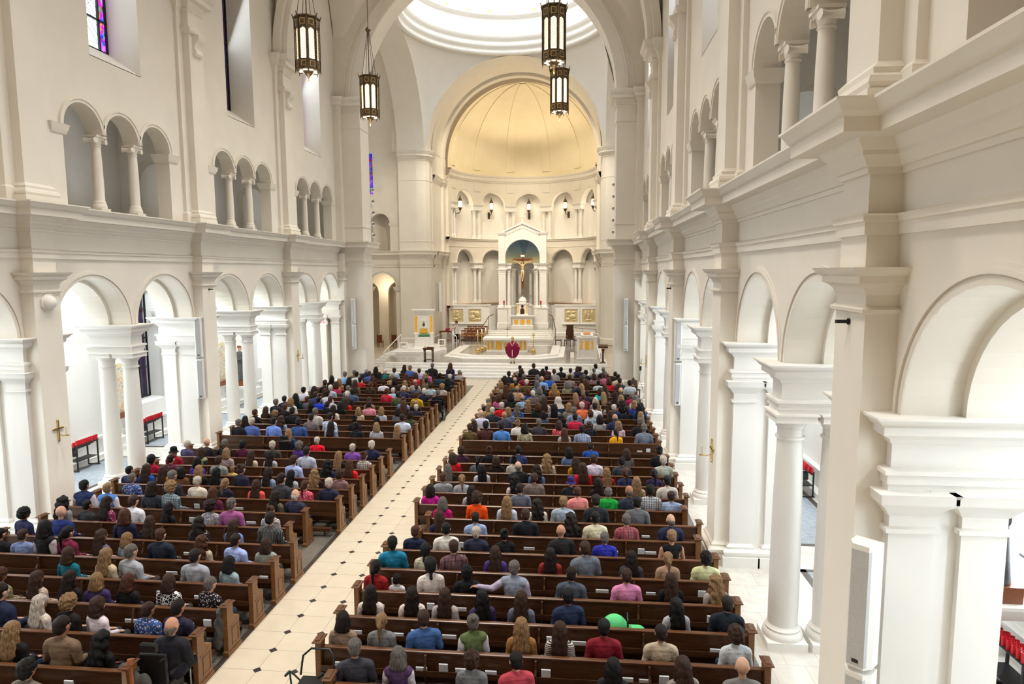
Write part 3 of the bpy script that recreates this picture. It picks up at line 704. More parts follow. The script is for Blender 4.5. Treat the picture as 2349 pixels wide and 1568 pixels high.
# ================================================================== FLOORS
def mnode(nt, op, *a):
    n = N(nt, 'ShaderNodeMath', operation=op)
    for i, q in enumerate(a):
        if isinstance(q, (int, float)): n.inputs[i].default_value = q
        else: nt.links.new(q, n.inputs[i])
    return n.outputs[0]
def aisle_floor_mat():
    m, nt, b = newmat('cream_limestone_tiles', (.6, .52, .40, 1), .22); L = nt.links.new
    tc = N(nt, 'ShaderNodeTexCoord'); sp = N(nt, 'ShaderNodeSeparateXYZ'); L(tc.outputs['Object'], sp.inputs[0]); X, Y = sp.outputs['X'], sp.outputs['Y']
    def dia(x0, per, off, size):
        fy = mnode(nt, 'SUBTRACT', mnode(nt, 'MODULO', mnode(nt, 'ADD', mnode(nt, 'SUBTRACT', Y, off), per*60.5), per), per/2)
        return mnode(nt, 'LESS_THAN', mnode(nt, 'ADD', mnode(nt, 'ABSOLUTE', mnode(nt, 'SUBTRACT', X, x0)), mnode(nt, 'ABSOLUTE', fy)), size)
    d = mnode(nt, 'MAXIMUM', dia(-.31, .615, 15.94, .085), dia(.36, 1.23, 15.33, .085))
    def line(o, off, per, w):
        f = mnode(nt, 'ABSOLUTE', mnode(nt, 'SUBTRACT', mnode(nt, 'MODULO', mnode(nt, 'ADD', mnode(nt, 'SUBTRACT', o, off), per*60.5), per), per/2))
        return mnode(nt, 'LESS_THAN', f, w)
    g = mnode(nt, 'MAXIMUM', mnode(nt, 'MAXIMUM', line(X, -.31, .67, .004), line(Y, 15.94, .615, .004)), 0)
    nz = N(nt, 'ShaderNodeTexNoise'); nz.inputs['Scale'].default_value = 2.5; nz.inputs['Detail'].default_value = 5; L(tc.outputs['Object'], nz.inputs['Vector'])
    cr = N(nt, 'ShaderNodeValToRGB'); cr.color_ramp.elements[0].color = (.60, .53, .41, 1); cr.color_ramp.elements[1].color = (.72, .65, .52, 1); L(nz.outputs['Fac'], cr.inputs[0])
    m1 = N(nt, 'ShaderNodeMix', data_type='RGBA'); L(g, m1.inputs[0]); L(cr.outputs[0], m1.inputs[6]); m1.inputs[7].default_value = (.30, .25, .18, 1)
    m2 = N(nt, 'ShaderNodeMix', data_type='RGBA'); L(d, m2.inputs[0]); L(m1.outputs[2], m2.inputs[6]); m2.inputs[7].default_value = (.035, .03, .03, 1)
    L(m2.outputs[2], b.inputs['Base Color']); return m
def tile_mat(name, c1, c2, grout, px, py, rough=.3):
    m, nt, b = newmat(name, c1, rough); L = nt.links.new
    tc = N(nt, 'ShaderNodeTexCoord'); br = N(nt, 'ShaderNodeTexBrick'); br.inputs['Scale'].default_value = 1; br.inputs['Brick Width'].default_value = px; br.inputs['Row Height'].default_value = py
    br.inputs['Mortar Size'].default_value = .004; br.inputs['Color1'].default_value = c1; br.inputs['Color2'].default_value = c2; br.inputs['Mortar'].default_value = grout
    L(tc.outputs['Object'], br.inputs['Vector']); nz = N(nt, 'ShaderNodeTexNoise'); nz.inputs['Scale'].default_value = 4; nz.inputs['Detail'].default_value = 6; L(tc.outputs['Object'], nz.inputs['Vector'])
    mx = N(nt, 'ShaderNodeMix', data_type='RGBA', blend_type='MULTIPLY'); mx.inputs[0].default_value = .35; L(br.outputs['Color'], mx.inputs[6]); L(nz.outputs['Fac'], mx.inputs[7]); L(mx.outputs[2], b.inputs['Base Color']); return m
M['aislef'] = aisle_floor_mat()
M['slate'] = tile_mat('grey_slate_tiles', (.16, .145, .125, 1), (.21, .19, .165, 1), (.30, .28, .25, 1), .3, .6, .35)
M['paletile'] = tile_mat('pale_stone_tiles', (.66, .63, .57, 1), (.72, .69, .63, 1), (.45, .42, .38, 1), .6, .6, .25)
M['darkstone'] = noise_mat('dark_stone_border', (.045, .035, .03, 1), (.075, .06, .05, 1), 8, .3)
M['mat'] = noise_mat('blue_grey_slate', (.22, .25, .28, 1), (.30, .33, .36, 1), 6, .5)
def fl(mb, mat, nm='floor'): return struct(mb.build(nm, mat))
fl(MB().box(-1.0, 1.0, -3, 39.4, -.2, 0), 'aislef', 'floor_aisle')
for s in (-1, 1):
    x = lambda a, b: sorted((s*a, s*b))
    for (y0, y1) in ((8.3, 22.25), (22.75, 39.4)): fl(MB().box(*x(1.12, 8.5), y0, y1, -.2, 0), 'slate')
    fl(MB().box(*x(1.12, 8.5), 22.25, 22.75, -.2, 0), 'slate'); fl(MB().box(*x(1.0, 8.5), -3, 8.3, -.2, 0), 'aislef')
    fl(MB().box(*x(1.0, 1.12), 8.3, 39.4, -.2, 0), 'darkstone'); fl(MB().box(*x(8.5, 13.2), -3, 39.4, -.2, 0), 'paletile')
    # slate panels laid in the aisle floor with dark frames
    for k in range(-1, 4):
        t = MB().box(*x(10.6, 12.3), MK(k)-3.0, MK(k)+3.0, -.01, .004); fl(t, 'mat')
        t = MB()
        for a in (MK(k)-3.15, MK(k)+3.0): t.box(*x(10.45, 12.45), a, a+.15, -.01, .005)
        for a in (10.45, 12.3): t.box(*x(a, a+.15), MK(k)-3.15, MK(k)+3.15, -.01, .005)
        fl(t, 'darkstone')
fl(MB().box(-23, 23, 39.4, 62.5, -.2, 0), 'aislef', 'floor_crossing')
t = MB()
for i, a in enumerate((-8.6, -9.3, -11.0, -11.7)): t.prism([(a, 41.0), (a-.25, 41.0), (a-1.9, 56), (a-1.65, 56)], 0, .004, 'z')
fl(t, 'grey_marble')
# sanctuary platform and steps
t = MB(); H = .75
for i in range(5):
    y = 41.7+i*.44; z0 = .15*i
    t.box(-7.42-i*.08, 7.3, y, 44 if i == 4 else y+.5, z0 if i == 0 else z0-.02, z0+.15)
    t.box(-7.42-i*.08, 7.3, y-.03, y+.02, z0+.11, z0+.15)
struct(t.build('floor_steps', 'stone', merge=False))
t = MB().prism([(-7.8, 43.5), (7.3, 43.5), (7.3, 62), (-7.3, 62), (-7.3, 55.6), (-9.0, 53.5), (-8.6, 47.5)], 0, .745); fl(t, 'grey_marble', 'floor_sanctuary')
t = MB().box(-7.8, 7.3, 43.45, 44.05, .6, .752); t.box(6.9, 7.3, 44, 55.5, .6, .752); fl(t, 'stone')
# predella under the altar, two steps with clipped corners
def oct_(x0, x1, y0, y1, c): return [(x0+c, y0), (x1-c, y0), (x1, y0+c*.75), (x1, y1), (x0, y1), (x0, y0+c*.75)]
fl(MB().prism(oct_(-4.3, 4.35, 45.3, 53.0, 1.6), .74, .88), 'stone', 'floor_predella'); fl(MB().prism(oct_(-3.9, 3.95, 45.75, 52.6, 1.5), .88, 1.02), 'stone', 'floor_predella')
fl(MB().prism(oct_(-3.3, 3.35, 46.2, 52.2, 1.3), 1.02, 1.024), 'grey_marble', 'floor_predella')
# steps up to the tabernacle platform
t = MB()
for i in range(5): t.box(-3.15+i*.1, 3.15-i*.1, 58.4+i*.42, 69, .75+.15*i-.01, .75+.15*(i+1)); t.box(-3.15+i*.1, 3.15-i*.1, 58.36+i*.42, 58.45+i*.42, .75+.15*(i+1)-.04, .75+.15*(i+1)+.005)
struct(t.build('floor_upper_steps', 'stone', merge=False))
fl(MB().box(-2.7, 2.7, 60.6, 68.5, 1.495, 1.502), 'grey_marble', 'floor_upper')
# ================================================================== SANCTUARY
# reredos wings with gilded reliefs
def relief(kind):
    t = MB(); n = 26; w = .62
    blobs = {0: [(0, .30, .13, .14, .10), (0, 0, .2, .26, .10), (-.3, .15, .12, .35, .06), (.3, .15, .12, .35, .06), (-.1, -.35, .28, .12, .09), (.22, -.2, .22, .07, .09), (0, .3, .24, .25, .03)],
             1: [(.2, .12, .26, .28, .10), (.2, .12, .15, .16, .07), (-.25, -.2, .26, .22, .10), (-.15, .3, .36, .08, .06), (-.28, .12, .1, .25, .06), (.25, -.35, .3, .07, .08), (-.1, -.42, .35, .08, .07)],
             2: [(-.25, .3, .2, .14, .10), (.15, -.1, .34, .22, .11), (.2, .32, .3, .08, .06), (0, .15, .1, .2, .06), (-.3, -.35, .2, .1, .09), (.3, -.4, .2, .08, .08), (-.4, .1, .08, .2, .04)],
             3: [(0, .34, .1, .1, .1), (0, 0, .13, .35, .11), (-.3, .2, .14, .32, .08), (.3, .2, .14, .32, .08), (0, -.42, .28, .08, .08), (-.38, -.1, .08, .25, .05), (.38, -.1, .08, .25, .05)]}[kind]
    def h(x, z):
        v = 0
        for bx, bz, rx, rz, a in blobs:
            q = 1-((x-bx)/rx)**2-((z-bz)/rz)**2
            if q > 0: v = max(v, a*sqrt(q))
        return v+.012*sin(x*40+sin(z*20))*(1 if v > 0 else .15)
    n = 44
    for i in range(n):
        for j in range(n):
            P = lambda a, b: (w*(2*a/n-1), -h(w*(2*a/n-1), w*(2*b/n-1)), w*(2*b/n-1))
            t.quad(P(i, j), P(i+1, j), P(i+1, j+1), P(i, j+1))
    return t
rn = ['robed winged figure', 'winged lion figure', 'winged ox figure', 'spread-winged eagle figure']
for s, nm in ((-1, 'left'), (1, 'right')):
    t = MB(); x0, x1 = sorted((s*3.15, s*7.25)); ox = .1
    t.box(x0+ox, x1+ox if s < 0 else x1, 62.4, 62.9, .75, 3.62); t.block(x0+ox, min(x1+ox, 7.25), 62.4, 62.9, [(0, 3.55), (.03, 3.57), (.08, 3.66), (.1, 3.72), (.1, 3.78)]); t.block(x0+ox, min(x1+ox, 7.25), 62.4, 62.9, [(.07, .75), (.07, 1.1), (0, 1.15)])
    # curved return towards the canopy
    t.prism([(s*3.15+ox, 62.4), (s*3.15+ox, 62.9), (s*2.75+ox, 64.6), (s*2.6+ox, 64.5)], .75, 3.6)
    struct(t.build('wall_reredos_'+nm, 'stone'))
for i, (cx, side) in enumerate(((-6.21, 'left'), (-4.48, 'left'), (4.73, 'right'), (6.38, 'right'))):
    r = thing('gilded_relief', (cx, 62.36, 2.75), 'square gilded relief of a %s in white frame, %s reredos wall' % (rn[i], side), 'relief', 'gilded reliefs on the reredos')
    relief(i).build('relief_panel', 'gilt', r, True)
    f = MB()
    for a, b, c, d in ((-.78, .78, .62, .78), (-.78, .78, -.78, -.62), (-.78, -.62, -.62, .62), (.62, .78, -.62, .62)): f.box(a, b, -.06, .02, c, d)
    f.block(-.82, .82, -.12, .03, [(0, -.84), (.03, -.8), (.03, -.78)]); f.build('frame', 'stone', r)
# baldachin
BX, BY = .03, 63.8
bd = thing('altar_canopy', (BX, BY, 1.5), 'tall white marble canopy with gable and blue starry arch behind the altar', 'canopy')
def bp(nm, mb, mat='stone', sm=False, par=None):
    o = mb.build(nm, mat, par or bd, sm); return o
Z = lambda z: z-1.5
for s in (-1, 1):
    for y, dp in ((0, .45), (2.6, .4)):
        x0, x1 = s*1.97-.42, s*1.97+.42
        t = MB().block(x0, x1, y-dp, y+dp, [(.1, 0), (.1, Z(1.95)), (.04, Z(2.0)), (.04, Z(3.3)), (.1, Z(3.36)), (.12, Z(3.46)), (.0, Z(3.47))])
        bp('pier_pedestal', t); t = MB().block(x0+.08, x1-.08, y-dp+.06, y+dp-.06, [(.08, Z(3.46)), (.08, Z(3.56)), (.02, Z(3.68)), (0, Z(3.7)), (0, Z(6.7))]); bp('pier', t)
        t = MB().block(x0+.08, x1-.08, y-dp+.06, y+dp-.06, [(0, Z(6.7)), (.04, Z(6.72)), (.0, Z(6.76)), (.06, Z(6.95)), (.03, Z(6.97)), (.13, Z(7.1)), (.13, Z(7.16)), (0, Z(7.17)), (0, Z(7.5)), (.08, Z(7.55)), (.18, Z(7.62)), (.22, Z(7.7)), (0, Z(7.71))]); bp('pier_capital', t)
    for x, y in ((s*1.35, .05), (s*1.15, 1.1), (s*1.05, 2.3), (s*.55, 3.1)):
        c = MB().lathe([(.24, Z(3.46)), (.24, Z(3.52)), (.2, Z(3.6)), (.165, Z(3.64)), (.165, Z(5.0)), (.14, Z(6.7))], (x, y, 0), 14); bp('column_shaft', c, 'stone', True)
        c = MB().lathe([(.14, Z(6.7)), (.17, Z(6.72)), (.15, Z(6.76)), (.2, Z(6.9)), (.18, Z(6.93)), (.26, Z(7.08))], (x, y, 0), 14); c.box(x-.22, x+.22, y-.22, y+.22, Z(7.08), Z(7.17)); bp('column_capital', c, 'stone', True)
        c = MB().block(x-.22, x+.22, y-.22, y+.22, [(.06, 0), (.06, Z(1.9)), (0, Z(1.95)), (0, Z(3.3)), (.06, Z(3.4)), (.06, Z(3.46))]); bp('column_pedestal', c)
# lintel behind, upper storey with arch, gable
t = MB().lathe([(1.85, Z(7.17)), (1.85, Z(7.5)), (1.92, Z(7.55)), (2.0, Z(7.7)), (1.3, Z(7.71)), (1.3, Z(7.17)), (1.85, Z(7.17))], (0, 1.3, 0), 30, 0, pi); t.block(-1.75, -1.1, -.3, 2.6, [(0, Z(7.17)), (0, Z(7.5)), (.08, Z(7.58)), (.1, Z(7.7))]); t.block(1.1, 1.75, -.3, 2.6, [(0, Z(7.17)), (0, Z(7.5)), (.08, Z(7.58)), (.1, Z(7.7))]); bp('entablature', t)
t = MB().arcwall(lambda a, z, d: (a, -.35+d, z), [(-2.0, Z(7.71)), (-1.66, Z(7.71)), (-1.66, Z(8.3))]+arc(0, 1.66, Z(8.3), 26)+[(1.66, Z(8.3)), (1.66, Z(7.71)), (2.0, Z(7.71))], Z(10.15), 0, .5)
t.prism([(-2.0, Z(10.15)), (2.0, Z(10.15)), (2.0, Z(10.6)), (0, Z(11.45)), (-2.0, Z(10.6))], -.35, 2.7, 'y'); t.box(-2.0, -1.75, .1, 2.7, Z(7.71), Z(10.2)); t.box(1.75, 2.0, .1, 2.7, Z(7.71), Z(10.2)); t.box(-2, 2, 2.6, 2.8, Z(7.71), Z(10.2))
bp('upper_storey', t)
for s in (-1, 1):
    t = MB().block(s*2.0-.3, s*2.0+.3, -.45, .3, [(0, Z(7.71)), (0, Z(10.35)), (.05, Z(10.4)), (.12, Z(10.55)), (.14, Z(10.66)), (0, Z(10.67))]); bp('corner_pier', t)
    t = MB(); L_ = 1.95
    for i in range(11): x = .1+i*.18; z = Z(11.22)-x*.43; t.box(s*x-.035, s*x+.035, -.46, -.35, z-.12, z+.02)
    t.prism([(0, Z(11.45)), (s*2.0, Z(10.58)), (s*2.0, Z(10.7)), (0, Z(11.62))], -.5, -.34, 'y'); bp('gable_moulding', t)
bp('arch_moulding', MB().ring(lambda a, z, d: (a, -.35-d, z), 0, Z(8.3), 1.66, 1.76, 0, .05, 30))
m, nt, b = newmat('blue_starry_mural', (.1, .2, .4, 1), .6)
tc = N(nt, 'ShaderNodeTexCoord'); sp = N(nt, 'ShaderNodeSeparateXYZ'); nt.links.new(tc.outputs['Object'], sp.inputs[0])
cr = N(nt, 'ShaderNodeValToRGB'); e = cr.color_ramp.elements; e[0].position = 0; e[0].color = (.70, .66, .42, 1); e[1].position = 1; e[1].color = (.10, .18, .28, 1)
q = e.new(.28); q.color = (.42, .54, .54, 1); q = e.new(.6); q.color = (.20, .32, .44, 1)
ax_ = mnode(nt, 'ABSOLUTE', sp.outputs['X']); hh = mnode(nt, 'ADD', mnode(nt, 'MULTIPLY', mnode(nt, 'SUBTRACT', sp.outputs['Z'], Z(8.1)), .50), mnode(nt, 'MULTIPLY', mnode(nt, 'LESS_THAN', ax_, mnode(nt, 'MULTIPLY', mnode(nt, 'SUBTRACT', sp.outputs['Z'], Z(8.2)), .32)), .22))
nt.links.new(hh, cr.inputs[0]); vo = N(nt, 'ShaderNodeTexVoronoi'); vo.inputs['Scale'].default_value = 3.2; nt.links.new(tc.outputs['Object'], vo.inputs['Vector'])
mx = N(nt, 'ShaderNodeMix', data_type='RGBA'); nt.links.new(mnode(nt, 'LESS_THAN', vo.outputs['Distance'], .09), mx.inputs[0]); nt.links.new(cr.outputs[0], mx.inputs[6]); mx.inputs[7].default_value = (.8, .85, .9, 1); nt.links.new(mx.outputs[2], b.inputs['Base Color'])
t = MB(); nn = 24
t.lathe([(1.68*cos(pi/2*i/nn)+.002, Z(8.3)+1.68*sin(pi/2*i/nn)) for i in range(nn+1)], (0, .1, 0), 40, 0, pi); t.lathe([(1.68, Z(7.71)), (1.68, Z(8.3))], (0, .1, 0), 40, 0, pi); bp('painted_vault', t, m, True)
t = MB().box(-.03, .03, -.05, .01, Z(11.6), Z(12.5)); t.box(-.28, .28, -.05, .01, Z(12.15), Z(12.21)); t.lathe([(.12, Z(11.5)), (.09, Z(11.62)), (.04, Z(11.7))], (0, -.02, 0), 10); bp('gable_cross', t, 'wax')
for s in (-1, 1):
    r = thing('sanctuary_lamp', (BX+s*1.78, BY-.62, 3.62), 'red glass sanctuary lamp on %s front pier of marble canopy' % ('left' if s < 0 else 'right'), 'lamp', 'red lamps on the canopy')
    MB().lathe([(.001, 0), (.03, .02), (.09, .12), (.09, .16), (.02, .17)], n=12).build('bracket', 'gold', r, True); MB().box(-.015, .015, 0, .16, .1, .13).build('arm', 'gold', r)
    MB().lathe([(.055, .17), (.075, .3), (.075, .5), (.06, .5), (.05, .2)], n=12).build('glass', 'redglass', r, True)
# tabernacle altar
ta = thing('tabernacle_altar', (.08, 62.9, 1.5), 'white marble tabernacle altar with three amber onyx panels under canopy', 'altar')
MB().block(-.95, .95, -.4, .4, [(.1, 0), (.1, .28), (0, .32), (0, .98), (.04, 1.0), (.14, 1.1), (.2, 1.16), (.2, 1.24)]).build('altar_block', 'stone', ta)
MB().box(-.78, -.42, -.43, -.3, .42, .84).build('onyx_panel', 'onyx', ta); MB().box(.42, .78, -.43, -.3, .42, .84).build('onyx_panel', 'onyx', ta)
MB().lathe([(.001, 0), (.23, 0), (.23, .06), (.001, .06)], (0, 0, 0), 24).build('onyx_roundel', 'onyx', ta).matrix_local = Matrix.Translation((0, -.4, .63)) @ Matrix.Rotation(pi/2, 4, 'X')
tb = thing('tabernacle', (.08, 62.95, 2.74), 'domed white tabernacle with bronze door standing on marble altar', 'tabernacle')
MB().block(-.52, .52, -.35, .35, [(.05, 0), (.05, .1), (0, .14), (0, 1.0), (.05, 1.04), (.08, 1.1), (.08, 1.16)]).build('body', 'stone', tb)
MB().lathe([(.36, 1.16), (.36, 1.35), (.4, 1.38), (.36, 1.42), (.33, 1.55), (.22, 1.7), (.1, 1.76), (.03, 1.78), (.05, 1.83), (.001, 1.9)], n=20).build('dome', 'stone', tb, True)
t = MB().arcwall(lambda a, z, d: (a, -.39+d, z), [(-.2, .12), (.2, .12)], .5, 0, .06); t.prism([(.2*cos(pi*i/10), .5+.2*sin(pi*i/10)) for i in range(11)], -.39, -.33, 'y'); t.build('door', 'bronze', tb)
MB().lathe([(.001, 0), (.13, 0), (.13, .03), (.09, .03), (.09, .01), (.001, .01)], n=20).build('roundel', 'bronze', tb).matrix_local = Matrix.Translation((0, -.36, .88)) @ Matrix.Rotation(pi/2, 4, 'X')
for s in (-1, 1): MB().box(s*.42-.05, s*.42+.05, -.37, -.3, .2, 1.0).build('onyx_strip', 'onyx', tb)
# main altar
al = thing('altar', (.1, 48.3, 1.02), 'long white marble main altar with amber onyx panels and white cloth', 'altar')
MB().block(-1.45, 1.5, -.5, .5, [(.06, 0), (.06, .1), (0, .12), (0, .9), (.05, .92), (.1, .96), (.1, .98)]).build('altar_block', 'stone', al)
for a, b in ((-1.38, -1.24), (-1.1, -.94), (-.75, -.32), (.42, .82), (1.0, 1.16), (1.3, 1.44)): MB().box(a, b, -.53, -.4, .18, .82).build('onyx_panel', 'onyx', al)
MB().lathe([(.001, 0), (.25, 0), (.25, .05), (.001, .05)], n=28).build('onyx_roundel', 'onyx', al).matrix_local = Matrix.Translation((.06, -.48, .5)) @ Matrix.Rotation(pi/2, 4, 'X')
M['linen'] = newmat('white_linen', (.86, .84, .80, 1), .8)[0]
t = MB().box(-1.66, 1.72, -.72, .72, .98, 1.06); t.box(-1.68, 1.74, -.735, .735, 1.06, 1.07); t.build('mensa', 'stone', al)
ac_ = MB().box(-1.7, 1.76, -.75, .75, 1.07, 1.078); ac_.box(-1.7, 1.76, -.757, -.745, .93, 1.078); o = ac_.build('altar_cloth', 'linen'); o.location = (.1, 48.3, 1.02); tag(o, 'white linen cloth lying over the top of the main altar', 'cloth')
r = thing('altar_crucifix', (.08, 48.75, 2.1), 'small dark brass crucifix standing on the main altar cloth', 'crucifix')
MB().lathe([(.001, 0), (.1, 0), (.09, .03), (.03, .06), (.02, .15), (.04, .18), (.015, .2), (.015, .25)], n=12).build('foot', 'gold', r, True); t = MB().box(-.018, .018, -.01, .01, .22, .72); t.box(-.15, .15, -.01, .01, .5, .535); t.build('cross', 'bronze', r)
MB().tube([(0, -.02, .3), (0, -.025, .52)], [.012, .02], 6).build('corpus', 'gold', r, True)
def candlestick(loc, lb, h=1.35):
    r = thing('candlestand', loc, lb, 'candle stand', 'tall brass candle stands beside the altar')
    MB().lathe([(.001, 0), (.2, 0), (.2, .03), (.15, .05), (.12, .1), (.15, .14), (.15, .2), (.07, .26), (.035, .3), (.035, .5), (.055, .54), (.035, .58), (.03, h-.25), (.05, h-.22), (.03, h-.18), (.03, h-.14), (.1, h-.06), (.13, h-.02), (.12, h), (.02, h)], n=16).build('stem', 'gold', r, True)
    for a in range(3): t = MB().ball((.17*cos(a*2.1+.5), .17*sin(a*2.1+.5), .05), (.05, .05, .05), 8, 6); t.build('foot', 'gold', r, True)
    MB().lathe([(.045, h), (.045, h+.22), (.001, h+.22)], n=12).build('candle', 'wax', r, True); MB().lathe([(.001, h+.22), (.014, h+.25), (.001, h+.3)], n=6).build('flame', 'flame', r, True)
    return r
c0 = candlestick((-1.98, 47.6, 1.02), 'tall brass candle stand left of the altar, nearest of three')
dup(c0, (-1.8, 48.5, 1.02), 0, 'tall brass candle stand left of the altar, middle of three'); dup(c0, (-1.62, 49.3, 1.02), 0, 'tall brass candle stand left of the altar, farthest of three')
dup(c0, (2.12, 47.6, 1.02), 0, 'tall brass candle stand standing right of the altar')
# hanging crucifix
cz = thing('hanging_crucifix', (.09, 63.0, 5.3), 'large brown wooden crucifix with pale figure hanging inside the canopy', 'crucifix')
t = MB().box(-.1, .1, 0, .09, 0, 3.35); t.box(-.95, .95, .005, .085, 2.62, 2.84); t.build('cross', 'cruc', cz)
MB().box(-.18, .18, -.02, 0, 3.0, 3.2).build('inscription_board', 'wax', cz)
# ================================================================== FIGURES
def capsule(p0, r0, p1, r1, n=10):
    t = MB(); p0, p1 = Vector(p0), Vector(p1); d = (p1-p0)
    if d.length < 1e-6: return t.ball(p0, r0)
    dn = d.normalized(); K = 4; pts = []; rs = []
    for i in range(K): a = pi/2*(1-i/K); pts.append(p0-dn*(r0*sin(a))); rs.append(max(r0*cos(a), .002))
    pts.append(p0); rs.append(r0); pts.append(p1); rs.append(r1)
    for i in range(1, K+1): a = pi/2*i/K; pts.append(p1+dn*(r1*sin(a))); rs.append(max(r1*cos(a), .002))
    return t.tube(pts, rs, n)
def fuse(parts, voxel, name, dec=1.0, smooth=2, cut=None, disp=None):
    mb = MB()
    for p in parts: mb.add(p)
    me = mb.mesh(name, None, merge=False); o = bpy.data.objects.new(name, me); COL.objects.link(o)
    r = o.modifiers.new('r', 'REMESH'); r.mode = 'VOXEL'; r.voxel_size = voxel
    if smooth: s = o.modifiers.new('s', 'SMOOTH'); s.factor = .5; s.iterations = smooth
    if dec < 1: d = o.modifiers.new('d', 'DECIMATE'); d.ratio = dec
    dg = bpy.context.evaluated_depsgraph_get(); ev = o.evaluated_get(dg); out = bpy.data.meshes.new_from_object(ev); out.name = name
    bpy.data.objects.remove(o); bpy.data.meshes.remove(me)
    if disp:
        for v in out.vertices: v.co = disp(v.co)
    out.polygons.foreach_set('use_smooth', [True]*len(out.polygons))
    return out
B_ = lambda c, r: MB().ball(c, r, 16, 10)
def hand(wr, pm, dirv, side, curl=.5, palm_n=Vector((0, 0, -1)), spread=.2):
    # five-fingered hand: wrist, palm centre, finger direction; palm normal
    wr, pm, d = Vector(wr), Vector(pm), Vector(dirv).normalized(); nrm = Vector(palm_n).normalized(); lat = d.cross(nrm).normalized()*side
    out = [capsule(wr, .026, pm, .03), B_(tuple(pm), (.036, .042, .02))]
    for i, (o, L) in enumerate(((-.030, .072), (-.010, .082), (.010, .078), (.030, .06))):
        dd = (d+lat*spread*(o/.03)).normalized()
        a = pm+d*.035+lat*o; b = a+dd*L*.45+nrm*L*.1*curl; c = b+(dd*(1-curl*.7)+nrm*curl).normalized()*L*.35; e = c+(dd*(1-curl)+nrm*(curl+.2)).normalized()*L*.28
        out += [capsule(a, .0105, b, .0098, 8), capsule(b, .0098, c, .009, 8), capsule(c, .009, e, .0078, 8)]
    a = pm-d*.012-lat*.03; b = a-lat*.028+d*.024+nrm*.008; c = b+d*.03-lat*.006+nrm*.006
    out += [capsule(a, .014, b, .0115, 8), capsule(b, .0115, c, .0095, 8)]
    return out
HSC = 1.22
def head(c=(0, .02, 1.25)):
    x, y, z = c
    P = [B_((x, y-.008, z+.02), (.077, .097, .1)), B_((x, y+.022, z-.05), (.056, .068, .065)), B_((x, y+.058, z-.085), (.028, .028, .024)),
         capsule((x, y+.088, z+.01), .008, (x, y+.106, z-.028), .013, 8), B_((x, y+.082, z-.058), (.026, .014, .009)), B_((x, y+.08, z+.028), (.05, .014, .012))]
    for s in (-1, 1): P += [B_((x+s*.079, y-.006, z-.01), (.009, .021, .032)), B_((x+s*.04, y+.062, z-.018), (.024, .02, .02))]
    for q in P: q.v = [((a-x)*HSC+x, (b-y)*HSC+y, (c_-z+.1)*HSC+z-.1) for a, b, c_ in q.v]
    return P
def torso(w=1.0, g=0.0):
    return [B_((0, -.0, .53), (.175*w+g, .145+g, .13+g)), B_((0, -.015, .70), (.152*w+g, .12+g, .17+g)), B_((0, -.01, .88), (.172*w+g, .118+g, .18+g)), B_((0, -.02, 1.0), (.175*w+g, .085+g, .075+g)),
            capsule((-.165*w, -.015, 1.0), .066+g, (-.05, -.012, 1.045), .052+g), capsule((.165*w, -.015, 1.0), .066+g, (.05, -.012, 1.045), .052+g)]
def arm(s, w=1.0, g=0.0, to=None, rs=1.0):
    sh = (s*.195*w, -.015, .985); el = (s*.245*w, -.01, .74); wr = (s*.13, .26, .645)
    if to: el, wr = to
    return [capsule(sh, .057*rs+g, el, .044*rs+g), capsule(el, .043*rs+g, wr, .029+g)], el, wr
def legs(g=0.0, sp=.095):
    o = []
    for s in (-1, 1):
        o += [capsule((s*.09, .02, .52), .088+g, (s*(sp+.02), .44, .515), .064+g), capsule((s*(sp+.02), .44, .515), .062+g, (s*(sp+.02), .47, .12), .042+g)]
    return o
def shoes():
    o = []
    for s in (-1, 1): o += [capsule((s*.115, .44, .055), .045, (s*.125, .60, .042), .038), capsule((s*.115, .45, .12), .045, (s*.115, .45, .06), .048)]
    return o
def make_body(name, w, to=(None, None)):
    P = head()+[capsule((0, -.012, 1.02), .058, (0, .004, 1.17), .052)]+torso(w)
    for i, s in enumerate((-1, 1)):
        a, el, wr = arm(s, w, 0, to[i]); P += a
        if to[i] and wr[2] > .8: P += hand(wr, Vector(wr)+Vector((s*.06, 0, -.01)), (s, .1, -.15), -s, .6)
        else: P += hand(wr, Vector(wr)+Vector((-s*.02, .055, -.022)), (-s*.25, 1, -.2), s, .35)
    P += legs()+[capsule((s*.115, .46, .1), .038, (s*.12, .58, .045), .03) for s in (-1, 1)]
    me = fuse(P, .0125, name, .38, 2); me.materials.append(M['skin']); return me
def folds(co):
    a = sin(co.z*31+co.x*14+1.3*sin(co.x*17))*.5+sin(co.x*46+co.z*9+2*sin(co.z*13))*.5
    return co+Vector((co.x*.02, co.y*.03, 0))*a*(1.2 if co.z < .95 else .5)
def make_top(name, w, g, to=(None, None), sleeves=True, extra=(), mat='cloth', neck=True):
    P = torso(w, g)+list(extra)
    if neck: P += [capsule((0, -.012, 1.03), .060+g, (0, -.004, 1.075), .056+g)]
    if sleeves:
        for i, s in enumerate((-1, 1)):
            a, el, wr = arm(s, w, g, to[i], 1.12); P += a
    me = fuse(P, .018, name, .6, 3, disp=folds); me.materials.append(M[mat]); return me
AR_OUT = ((-.40, -.12, .88), (-.64, -.20, .95))
HP = lambda s: (( s*.30, .02, .80), (s*.14, .02, 1.14))
BODY = {'m': make_body('person_body', 1.05), 'f': make_body('person_body_slim', .90), 'a': make_body('person_body_arm_out', 1.05, (AR_OUT, None))}
TOPS = {}
